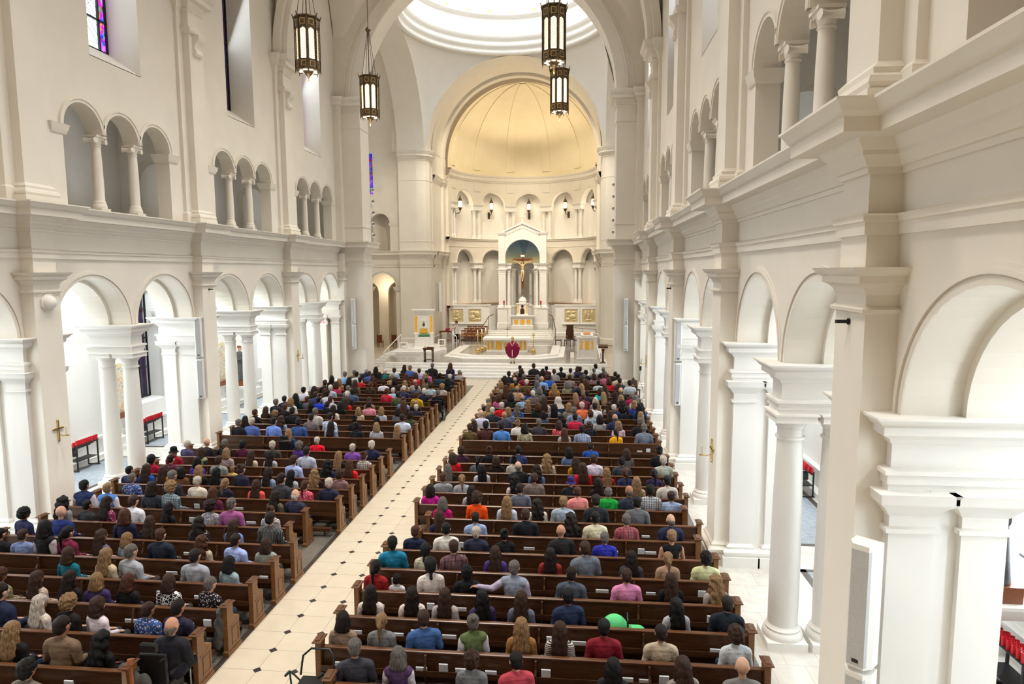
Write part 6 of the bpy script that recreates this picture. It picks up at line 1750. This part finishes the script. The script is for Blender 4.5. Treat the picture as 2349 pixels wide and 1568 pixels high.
# coat of arms: oval shield with tassel lines
t = MB().prism([(.10*cos(2*pi*i/20), 1.72+.14*sin(2*pi*i/20)) for i in range(20)], .03, .06, 'y'); t.build('shield', 'robe', r); t = MB()
for q in range(9): a = pi*q/8; t.ball((.19*cos(a), .04, 1.82+.14*sin(a)), .012, 6, 4)
t.box(-.012, .012, .03, .05, 1.86, 1.99); t.box(-.05, .05, .03, .05, 1.94, 1.96); t.build('shield_trim', 'robe', r)
fl(MB().prism([(-8.9, 48.3), (-5.6, 48.9), (-4.9, 50.6), (-5.6, 53.4), (-8.9, 53.6)], .74, .90), 'stone', 'floor_throne'); fl(MB().prism([(-8.6, 48.9), (-6.0, 49.4), (-5.5, 50.8), (-6.0, 53.0), (-8.6, 53.2)], .90, 1.05), 'stone', 'floor_throne')
t = MB()
for i in range(4): t.box(-9.3-.28*(3-i), -8.4, 47.6+.2*i, 52, .19*i, .19*(i+1)-.005)
struct(t.build('floor_side_steps', 'stone', merge=False))
def mstool(loc, lb):
    r = thing('marble_stool', loc, lb, 'stool', 'small white marble stools'); MB().box(-.3, .3, -.22, .22, .40, .47).build('seat', 'stone', r)
    for a in (-.25, .25): MB().box(a-.05, a+.05, -.2, .2, 0, .40).build('leg', 'stone', r)
    MB().box(-.2, .2, -.03, .03, .22, .28).build('stretcher', 'stone', r)
mstool((-8.1, 49.6, 1.05), 'small white marble stool left of the tall marble throne'); mstool((-5.55, 52.0, 1.05), 'small white marble stool right of the tall marble throne')
def rail(pts, posts, lb, z0, mat='white_paint', h=.92, rr=.022, nm='handrail'):
    r = thing(nm, (pts[0][0], pts[0][1], z0), lb, 'railing'); P = lambda p, dz=0: (p[0]-pts[0][0], p[1]-pts[0][1], p[2]-z0+dz)
    MB().tube([P(p) for p in pts], rr*1.5, 8).build('top_rail', mat, r, True)
    for p in posts: MB().tube([P((p[0], p[1], p[2])), P((p[0], p[1], p[3]))], rr*1.25, 8).build('post', mat, r, True)
def flatrail(x0, x1, y, lb):
    r = thing('barrier_rail', (x0, y, 0), lb, 'railing', 'white communion barriers'); MB().box(0, x1-x0, -.06, .06, .90, .97).build('top_rail', 'white_paint', r)
    n = 4
    for i in range(n): x = (x1-x0)*(i+.5)/n; MB().box(x-.045, x+.045, -.045, .045, 0, .90).build('post', 'white_paint', r)
    e = .1 if x0 > 0 else x1-x0-.1; MB().box(e-.08, e+.08, -.08, .08, 0, .9).build('end_post', 'onyx', r)
flatrail(-8.3, -5.45, 41.35, 'white barrier rail with amber end post before the left steps'); flatrail(5.35, 7.4, 41.35, 'white barrier rail with amber end post before the right steps')
rail([(-9.2, 48.0, .95), (-8.5, 50.5, 2.05)], [(-9.2, 48.0, 0, .95), (-9.0, 48.7, .2, 1.26), (-8.6, 50.1, .74, 1.9), (-8.5, 50.5, .74, 2.05)], 'white stair rail beside the steps left of the throne', 0)
rail([(-5.0, 53.4, 2.0), (-4.4, 52.2, 1.7)], [(-5.0, 53.4, .75, 2.0), (-4.4, 52.2, .75, 1.7)], 'white stair rail between the throne and flower table', .75)
rail([(-3.3, 58.0, 1.75), (-2.95, 61.0, 2.75), (-2.6, 61.6, 2.9)], [(-3.3, 58.0, .75, 1.75), (-2.95, 61.0, 1.5, 2.75)], 'dark bronze handrail left of the upper altar steps', .75, 'bronze')
rail([(3.4, 58.0, 1.75), (3.05, 61.0, 2.75), (2.7, 61.6, 2.9)], [(3.4, 58.0, .75, 1.75), (3.05, 61.0, 1.5, 2.75)], 'dark bronze handrail right of the upper altar steps', .75, 'bronze')
rail([(4.6, 61.0, 1.75), (7.0, 60.0, 1.65)], [(4.6, 61.0, .75, 1.75), (5.8, 60.5, .75, 1.7), (7.0, 60.0, .75, 1.65)], 'thin bronze handrail along the right reredos wall', .75, 'bronze', rr=.014)
def table(loc, w, d, h, lb, nm='credence_table', mat='darkwood', leg=.05, rz=0):
    r = thing(nm, loc, lb, 'table', rz=rz); MB().block(-w/2, w/2, -d/2, d/2, [(-.03, h-.12), (-.03, h-.05), (0, h-.04), (.02, h-.02), (.02, h)]).build('tabletop', mat, r)
    for a in (-1, 1):
        for b_ in (-1, 1): MB().lathe([(leg, 0), (leg, .12), (leg*.6, .14), (leg*.75, .3), (leg*.7, h-.3), (leg*.5, h-.26), (leg, h-.22), (leg, h-.11)], (a*(w/2-.08), b_*(d/2-.08), 0), 10).build('leg', mat, r, True)
    MB().box(-w/2+.08, w/2-.08, -d/2+.06, d/2-.06, .12, .16).build('lower_shelf', mat, r); return r
table((-4.95, 44.5, .75), .72, .5, .95, 'small dark wooden side table standing at the sanctuary front left')
r = thing('hand_bell', (-5.2, 44.5, 1.71), 'small brass bell standing on the side table at front left', 'bell'); MB().lathe([(.07, 0), (.06, .02), (.045, .08), (.02, .12), (.015, .2), (.001, .22)], n=12).build('bell_body', 'gold', r, True)
o = MB().box(-.22, .22, -.15, .15, 0, .06).build('altar_book', 'cruc'); o.location = (-4.85, 44.5, 1.71); tag(o, 'closed red-brown book lying on the front left side table', 'book')
table((-6.35, 57.6, .75), 1.15, .6, .95, 'dark wooden table holding folded cloth and flowers beside white-robed server', mat='chair_wood')
me = fuse([B_((random.uniform(-.25, .25), random.uniform(-.12, .12), random.uniform(.05, .18)), .1) for i in range(9)], .03, 'folded_cloth', 1); me.materials.append(newmat('crimson_cloth', (.35, .01, .08, 1), .8)[0]); o = link('folded_cloth', me, None, (-6.1, 57.6, 1.70)); tag(o, 'bundle of crimson cloth lying on the wooden table by the server', 'cloth')
# choir chairs
def chair(loc, lb, first=[None]):
    if first[0] is None:
        r = thing('choir_chair', loc, lb, 'chair', 'wooden choir chairs left of altar'); first[0] = r
        MB().box(-.22, .22, -.22, .2, .42, .46).build('seat', 'chair_wood', r)
        for a in (-.2, .2):
            for b_ in (-.2, .18): MB().box(a-.018, a+.018, b_-.018, b_+.018, 0, .42 if b_ < 0 else .95).build('leg', 'chair_wood', r)
        t = MB().box(-.2, .2, .17, .195, .84, .95); t.box(-.2, .2, .17, .195, .55, .60)
        for x in (-.13, -.065, 0, .065, .13): t.box(x-.012, x+.012, .175, .19, .6, .84)
        for z in (.66, .75): t.box(-.18, .18, .175, .19, z, z+.02)
        t.build('backrest', 'chair_wood', r); MB().box(-.2, .2, -.2, .16, .46, .5).build('cushion', newmat('tan_cushion', (.42, .2, .07, 1), .8)[0], r, bevel=.015)
        return r
    return dup(first[0], loc, None, lb)
for j, (rn_, y) in enumerate((('front', 58.0), ('middle', 58.9), ('back', 59.8))):
    for i, cn in enumerate(('leftmost', 'second', 'third', 'fourth')): chair((-4.85+.5*i+.12*j, y, .75+.12*j), 'slatted wooden choir chair, %s row left of altar, %s from the left' % (rn_, cn))
t = MB(); t.box(-5.2, -2.9, 58.5, 61.5, .75, .87); t.box(-5.2, -2.9, 59.4, 61.5, .87, .99); struct(t.build('floor_choir_riser', 'grey_marble', merge=False))
r = thing('choir_kneeler', (-4.1, 57.35, .75), 'long low wooden kneeling desk before the choir chairs', 'kneeler'); MB().box(-1.05, 1.05, -.14, .14, .60, .64).build('desk_top', 'chair_wood', r)
for x in (-1.0, -.35, .35, 1.0): MB().box(x-.03, x+.03, -.12, .12, 0, .60).build('leg', 'chair_wood', r)
def wstool(loc, lb):
    r = thing('wooden_stool', loc, lb, 'stool', 'dark wooden stools right of altar'); MB().box(-.28, .28, -.22, .22, .46, .54).build('cushion', 'robe', r, bevel=.02)
    for a in (-.23, .23):
        for b_ in (-.17, .17): MB().lathe([(.03, 0), (.04, .05), (.02, .1), (.035, .25), (.022, .34), (.035, .38), (.035, .46)], (a, b_, 0), 8).build('leg', 'darkwood', r, True)
for x, nm in ((3.75, 'leftmost'), (4.5, 'middle'), (5.2, 'rightmost')): wstool((x, 54.4, .75), 'dark wooden stool with black cushion right of altar, %s of three' % nm)
r = thing('high_back_chair', (4.75, 55.5, .75), 'high-backed dark wooden armchair behind the stools right of altar', 'chair', rz=.25); MB().box(-.32, .32, -.3, .3, .44, .52).build('seat', 'darkwood', r)
MB().prism([(-.33, .5), (.33, .5), (.33, 1.25), (.29, 1.3), (.29, 1.55), (.33, 1.6), (.33, 1.66), (-.33, 1.66), (-.33, 1.6), (-.29, 1.55), (-.29, 1.3), (-.33, 1.25)], .26, .32, 'y').build('backrest', 'darkwood', r)
for a in (-.29, .29):
    for b_ in (-.27, .27): MB().box(a-.03, a+.03, b_-.03, b_+.03, 0, .46).build('leg', 'darkwood', r)
    t = MB().box(a-.035, a+.035, -.3, .28, .72, .76); t.box(a-.025, a+.025, -.28, -.24, .5, .72); t.build('armrest', 'darkwood', r)
# ambo
r = thing('ambo', (5.97, 46.4, .75), 'white marble reading desk with three amber onyx panels', 'lectern')
MB().block(-.55, .55, -.35, .45, [(.06, 0), (.06, .12), (0, .14), (0, 1.45), (.04, 1.48), (.08, 1.52), (.08, 1.56)]).build('body', 'stone', r)
for s in (-1, 1): MB().block(s*.6-.1, s*.6+.1, -.42, .2, [(.02, 0), (.02, .1), (0, .12), (0, 1.5), (.03, 1.54), (.03, 1.62)]).build('corner_pier', 'stone', r)
for a, b in ((-.43, -.31), (-.14, .16), (.31, .43)): MB().box(a, b, -.38, -.3, .72, 1.32).build('onyx_panel', 'onyx', r)
MB().prism([(-.4, 1.56), (.3, 1.56), (.3, 1.86), (-.4, 1.72)], -.42, .42, 'x').build('book_rest', 'stone', r)
o = MB().box(-.25, .25, -.18, .18, 0, .05).build('open_book', newmat('orange_book', (.7, .25, .05, 1), .6)[0]); o.location = (5.97, 46.35, 2.56); o.rotation_euler = (.2, 0, 0); tag(o, 'open orange book lying on top of the white marble reading desk', 'book')
r = thing('cantor_stand', (7.03, 44.5, .75), 'dark carved wooden music stand at the right sanctuary edge', 'music stand')
MB().lathe([(.2, 0), (.2, .03), (.12, .08), (.07, .14), (.06, .5), (.08, .55), (.055, .6), (.09, .85), (.13, .92), (.14, .95), (.03, .96), (.03, 1.02)], n=14).build('pedestal', 'darkwood', r, True); MB().prism([(-.2, 1.02), (.2, 1.1), (.2, 1.24), (-.2, 1.14)], -.32, .32, 'x').build('desk', 'darkwood', r); MB().lathe([(.001, 0), (.03, 0), (.03, .01)], n=10).build('brass_knob', 'gold', r).matrix_local = Matrix.Translation((0, -.205, 1.08)) @ Matrix.Rotation(pi/2, 4, 'X')
for x, y, nm in ((4.95, 46.9, 'left'), (7.1, 46.6, 'right')):
    r = thing('easel_card', (x, y, .75), 'small white card leaning on floor, %s of the marble reading desk' % nm, 'card'); t = MB().box(-.14, .14, -.01, .01, .0, .42); o = t.build('card', 'linen', r); o.rotation_euler = (-.25, 0, 0); o = MB().box(-.16, -.14, -.015, .015, 0, .45).build('frame_side', 'black', r); o.rotation_euler = (-.25, 0, 0); o = MB().box(.14, .16, -.015, .015, 0, .45).build('frame_side', 'black', r); o.rotation_euler = (-.25, 0, 0)
# red chairs in the chapel seen through the low arch
for x, y, nm in ((-12.9, 59.3, 'left'), (-11.6, 59.6, 'right')):
    r = thing('wooden_armchair', (x, y, 0), 'red-brown wooden chair in the lit chapel through low arch, %s' % nm, 'chair', rz=.6); MB().box(-.24, .24, -.24, .24, .42, .48).build('seat', 'cruc', r); MB().box(-.24, .24, .2, .24, .48, 1.1).build('backrest', 'cruc', r)
    for a in (-.22, .22):
        for b_ in (-.22, .22): MB().box(a-.02, a+.02, b_-.02, b_+.02, 0, .7 if b_ < 0 else 1.15).build('leg', 'cruc', r)
r = thing('microphone_stand', (8.85, 37.6, 0), 'thin black pole stand near the right crossing pier', 'stand'); MB().tube([(-.2, 0, 0), (0, 0, .9), (.03, 0, 1.35)], .012, 6).build('pole', 'black', r); MB().box(-.03, .09, -.04, .04, 1.3, 1.55).build('head', 'black', r); MB().tube([(.25, .1, 0), (0, 0, .8)], .01, 6).build('leg', 'black', r)
r = thing('carved_chair', (8.45, 36.2, 0), 'dark carved wooden chair standing by the right crossing pier', 'chair', rz=.3); MB().box(-.24, .24, -.22, .22, .42, .48).build('seat', 'darkwood', r); MB().prism([(-.24, .48), (.24, .48), (.24, .9), (.1, .95), (0, 1.12), (-.1, .95), (-.24, .9)], .19, .23, 'y').build('backrest', 'darkwood', r)
for a in (-.21, .21):
    for b_ in (-.19, .19): MB().box(a-.025, a+.025, b_-.025, b_+.025, 0, .44).build('leg', 'darkwood', r)
# ================================================================== STANDING FIGURES
def standing(name, loc, rz, label, arms, robe_rings, robe_col, skirt=None, hairp=None, hairc='g', lean=0):
    P = [q for q in head((0, .02, 1.665))]+[capsule((0, -.012, 1.42), .058, (0, .004, 1.58), .052), B_((0, 0, .98), (.165, .12, .12)), B_((0, 0, 1.12), (.15, .11, .15)), B_((0, 0, 1.29), (.175, .115, .17)), capsule((-.17, -.01, 1.40), .065, (.17, -.01, 1.40), .065)]
    for s, (el, wr, hd) in zip((-1, 1), arms): P += [capsule((s*.19, 0, 1.39), .055, el, .044), capsule(el, .043, wr, .029)]+hand(wr, Vector(wr)+Vector(hd)*.05, hd, s, .25, Vector((0, .9, .2)))
    for s in (-1, 1): P += [capsule((s*.09, 0, .93), .09, (s*.1, .01, .50), .062), capsule((s*.1, .01, .50), .06, (s*.1, 0, .10), .04), capsule((s*.1, 0, .08), .036, (s*.11, .12, .04), .03)]
    me = fuse(P, .0115, name+'_body', .5); me.materials.append(M['skin']); o = link('person', me, None, loc, rz); o.rotation_euler = (0, 0, rz); o.color = srgb('c89878'); tag(o, label, 'person')
    def loft(rings, n=40, fold=.0):
        t = MB(); b = len(t.v)
        for z, wx, wy, cy in rings:
            for i in range(n):
                a = 2*pi*i/n; f = 1+fold*sin(a*9+z*2)*max(0, min(1, (1.35-z)*1.5)); t.v.append((wx*cos(a)*f, cy+wy*sin(a)*f, z))
        for j in range(len(rings)-1):
            for i in range(n): k = (i+1) % n; t.f.append((j*n+i, j*n+k, (j+1)*n+k, (j+1)*n+i))
        return t
    g = loft(robe_rings, fold=.06); q = g.build(robe_col[0], 'cloth', o, True); q.color = srgb(robe_col[1])
    if skirt: q = loft(skirt[0], fold=.05).build(skirt[1], 'cloth', o, True); q.color = srgb(skirt[2])
    for s in (-1, 1): q = MB().add(capsule((s*.105, -.03, .05), .048, (s*.115, .14, .04), .042)).build('shoe', 'cloth', o, True); q.color = srgb('0a0a0c')
    if hairp:
        q = bpy.data.objects.new('hair', HAIR[hairp]); COL.objects.link(q); q.parent = o; q.location = (0, 0, .415); q.color = srgb(HCOL[hairc][1])
    return o
pr_ = standing('priest', (.95, 43.95, .745), pi, 'person in magenta vestment with pale trim standing arms open before altar', (((-.33, .10, 1.16), (-.50, .22, 1.24), (-.35, .25, .9)), ((.33, .10, 1.16), (.50, .22, 1.24), (.35, .25, .9))),
    [(1.50, .075, .075, -.005), (1.475, .13, .10, -.005), (1.42, .25, .145, 0), (1.33, .36, .19, .02), (1.20, .46, .22, .03), (1.05, .49, .225, .03), (.88, .475, .22, .02), (.70, .42, .21, 0), (.52, .33, .19, 0), (.40, .22, .17, 0), (.36, .12, .15, 0), (.355, .08, .13, 0)], ('chasuble', '7d0d3c'), ([(.75, .19, .16, 0), (.4, .20, .165, 0), (.22, .21, .17, 0), (.21, .18, .14, 0)], 'alb', 'd8d2c6'), 'b', 'g')
t = MB().box(-.018, .018, .235, .262, .50, 1.22); q = t.build('front_band', 'wax', pr_); q.rotation_euler = (.02, 0, 0)
t = MB().tube([(-.14, .12, 1.47), (-.08, .20, 1.34), (0, .26, 1.20), (.08, .20, 1.34), (.14, .12, 1.47)], .014, 6); t.build('collar_trim', 'wax', pr_, True)
sv = standing('server', (-5.45, 57.9, .745), pi/2+.25, 'person in white surplice over black cassock leaning over the wooden table', (((-.24, .16, 1.18), (-.14, .42, 1.1), (.2, 1, -.2)), ((.24, .16, 1.18), (.14, .42, 1.1), (-.2, 1, -.2))),
    [(1.47, .10, .09, 0), (1.42, .22, .13, 0), (1.3, .26, .17, .02), (1.1, .27, .18, .03), (.9, .27, .2, .03), (.68, .29, .22, .02), (.66, .25, .18, .02)], ('surplice', 'dedbd4'), ([(.9, .2, .17, 0), (.4, .22, .18, 0), (.16, .24, .2, 0), (.15, .2, .16, 0)], 'cassock', '0c0c10'), 's', 'n')
sv.rotation_euler = (-.0, 0, pi/2+.25)
# corpus on the crucifix
P = [B_((0, 0, 2.62), (.085, .1, .125)), capsule((0, 0, 2.3), .07, (0, 0, 2.5), .055), B_((0, 0, 2.2), (.17, .11, .18)), B_((0, 0, 1.95), (.13, .1, .18)), B_((0, 0, 1.75), (.15, .11, .13))]
for s in (-1, 1): P += [capsule((s*.15, 0, 2.32), .055, (s*.45, .02, 2.55), .042), capsule((s*.45, .02, 2.55), .04, (s*.78, .03, 2.72), .028), B_((s*.82, .03, 2.74), (.04, .025, .03))]+[capsule((s*.82, .03, 2.74), .011, (s*(.87+.004*f), .02, 2.71+.016*f), .009, 6) for f in range(5)]
for s in (-1, 1): P += [capsule((s*.08, 0, 1.7), .085, (s*.09, -.08, 1.28), .06), capsule((s*.09, -.08, 1.28), .058, (s*.03, -.01, .9), .038), capsule((s*.03, -.01, .88), .032, (s*.03, -.06, .76), .026)]
me = fuse(P, .016, 'corpus', .7); me.materials.append(newmat('carved_pale_figure', (.72, .50, .26, 1), .5)[0]); o = link('corpus', me, cz, (0, -.12, -.05))
me = fuse([B_((0, 0, 1.7), (.17, .13, .1)), capsule((.1, -.06, 1.7), .05, (.14, -.05, 1.5), .03)], .016, 'loincloth', .7); me.materials.append(M['wax']); link('loincloth', me, cz, (0, -.125, -.05)); me = HAIR['s']; q = link('hair', me, cz, (0, -.12, 1.32)); q.color = srgb('3f2718'); q.rotation_euler = (0, 0, pi)
# ================================================================== WHEELCHAIRS AND THINGS BY THE PEWS
def wheelchair(loc, lb, rz=0, power=False):
    r = thing('wheelchair', loc, lb, 'wheelchair', None, rz)
    MB().box(-.24, .24, -.22, .26, .42, .50).build('seat', 'black', r, bevel=.015); o = MB().box(-.23, .23, -.28, -.22, .5, 1.0).build('backrest', 'black', r, bevel=.015)
    for s in (-1, 1):
        w = MB(); R = .30 if not power else .19
        for k in range(24):
            a, b = 2*pi*k/24, 2*pi*(k+1)/24; w.tube([(s*.31, -.08+R*cos(a), R+R*.97*sin(a)), (s*.31, -.08+R*cos(b), R+R*.97*sin(b))], .018, 6, False)
        w.build('tyre', 'black', r, True); w = MB()
        for k in range(12): a = 2*pi*k/12; w.tube([(s*.31, -.08, R), (s*.31, -.08+R*.95*cos(a), R+R*.93*sin(a))], .004, 4)
        w.ball((s*.31, -.08, R), .04, 8, 6); w.build('spokes', 'speaker', r)
        MB().tube([(s*.25, .30, .08), (s*.25, .30, .42)], .012, 6).build('front_tube', 'speaker', r)
        w = MB()
        for k in range(12): a, b = 2*pi*k/12, 2*pi*(k+1)/12; w.tube([(s*.25, .36+.08*cos(a), .08+.075*sin(a)), (s*.25, .36+.08*cos(b), .08+.075*sin(b))], .014, 5, False)
        w.build('caster', 'black', r); MB().tube([(s*.27, -.25, .68), (s*.27, .2, .68)], .025, 8).build('armrest', 'black', r, True); MB().tube([(s*.21, -.26, .95), (s*.21, -.40, .97)], .015, 6).build('push_handle', 'black', r, True)
        MB().box(s*.14-.07, s*.14+.07, .48, .66, .1, .115).build('footplate', 'black', r)
    if power: MB().box(-.2, .2, -.3, .2, .12, .40).build('battery_box', 'black', r); MB().box(-.15, .15, -.36, -.28, 1.06, 1.22).build('headrest', 'black', r, bevel=.03)
    return r
rr_ = random.Random(2)
wheelchair((-1.36, 9.42, 0), 'black powered wheelchair with headrest at the lowest left pew end', 0, True)
make_person((-1.22, 9.46, .02), 'b', 'g', 'j', '1c1c26', rr_, 'person with thinning grey hair, dark jacket, in powered wheelchair, bottom left aisle', None, 1.0, dark=False)
r = thing('hanging_bag', (-1.62, 9.0, .25), 'dark bags and striped strap hanging behind the powered wheelchair', 'bag'); me = fuse([B_((0, 0, .35), (.16, .09, .26)), B_((.2, .02, .3), (.12, .08, .22)), B_((-.12, .02, .55), (.1, .07, .12))], .02, 'bag_body', .6); me.materials.append(M['robe']); link('bag_body', me, r); MB().tube([(.05, -.08, .8), (.09, -.12, .4), (.2, -.12, .05)], .035, 6).build('strap', newmat('orange_strap', (.32, .10, .03, 1), .8)[0], r, True); MB().prism([(-.06, .0), (.06, .0), (.02, .65), (-.04, .62)], -.15, -.11, 'y').build('towel', newmat('beige_towel', (.5, .36, .24, 1), .9)[0], r)
wheelchair((-5.02, 22.18, 0), 'black powered wheelchair in the gap behind left front pews', 0, True)
make_person((-5.02, 22.24, .02), 'l', 'y', 't', '1f3f78', rr_, 'person with long blonde hair, blue jacket, in wheelchair behind left front pews', None, .95, dark=False)
wheelchair((-1.22, 29.95, 0), 'folding wheelchair with silver spokes beside shortened left front pews')
make_person((-1.22, 30.0, .02), 's', 'g', 't', '101013', rr_, 'person with grey hair, black top, in wheelchair beside left front pews', None, 1.0, dark=False)
r = thing('rollator', (1.18, 9.35, 0), 'dark green walking frame with seat at lowest right pew end', 'walker')
gm = newmat('dark_green_paint', (.0, .07, .05, 1), .35, .3)[0]
for s in (-1, 1):
    MB().tube([(s*.26, -.3, .1), (s*.26, -.22, .55), (s*.26, -.28, .9)], .014, 6).build('side_frame', gm, r, True); MB().tube([(s*.26, .28, .1), (s*.26, .05, .55), (s*.26, -.22, .85)], .014, 6).build('side_frame', gm, r, True); MB().tube([(s*.26, -.28, .9), (s*.26, -.42, .92)], .02, 8).build('handle', 'black', r, True)
    for y in (-.3, .28):
        w = MB()
        for k in range(14): a, b = 2*pi*k/14, 2*pi*(k+1)/14; w.tube([(s*.26, y+.085*cos(a), .1+.083*sin(a)), (s*.26, y+.085*cos(b), .1+.083*sin(b))], .014, 5, False)
        w.build('wheel', 'black', r)
MB().box(-.24, .24, -.16, .14, .53, .57).build('seat', 'black', r, bevel=.01); MB().tube([(-.26, .1, .6), (-.26, .22, .85), (-.15, .3, .93), (.15, .3, .93), (.26, .22, .85), (.26, .1, .6)], .018, 8).build('back_bar', 'black', r, True)
# green baby carrier on the pew
r = thing('baby_carrier', (6.12, PY+PP*2+.27, .52), 'bright green baby carrier seat resting on a right rear pew', 'baby carrier'); gm = newmat('bright_green_fabric', (.10, .62, .22, 1), .7)[0]
t = MB(); n = 16
for i in range(n):
    for j in range(8):
        P_ = lambda a, b: (-.17+.24*sin(b)*cos(a)*1.0-.0, .17*cos(b), .16+.26*sin(b)*sin(a))
        t.quad(P_(pi*.15+pi*.75*i/n, pi*j/8), P_(pi*.15+pi*.75*(i+1)/n, pi*j/8), P_(pi*.15+pi*.75*(i+1)/n, pi*(j+1)/8), P_(pi*.15+pi*.75*i/n, pi*(j+1)/8))
t.build('canopy', gm, r, True); t = MB().add(capsule((-.2, 0, .12), .12, (.25, 0, .10), .13)); t.build('shell', gm, r, True); MB().tube([(.05, -.16, .12), (.05, -.14, .38), (.05, 0, .45), (.05, .14, .38), (.05, .16, .12)], .016, 8).build('handle', 'black', r, True)
# coat over the pew end
me = fuse([B_((0, 0, .30), (.10, .13, .32)), B_((.03, .05, .62), (.09, .14, .10)), B_((-.02, -.05, .1), (.08, .1, .2))], .02, 'draped_coat', .6, disp=jag(.012, 30)); me.materials.append(M['robe']); o = link('draped_coat', me, None, (-1.18, PY+PP*2-.06, .22)); tag(o, 'dark coat draped over the aisle end of a left pew', 'coat')
# handbag beside an aisle seat
r = thing('handbag', (3.05, PY+.12, .44), 'black handbag on the lowest right pew beside purple vest', 'bag'); MB().add(capsule((-.1, 0, .1), .09, (.1, 0, .1), .09)).build('bag_body', 'robe', r, True); MB().tube([(-.1, 0, .15), (-.06, 0, .3), (.06, 0, .3), (.1, 0, .15)], .01, 6).build('strap', 'robe', r, True)
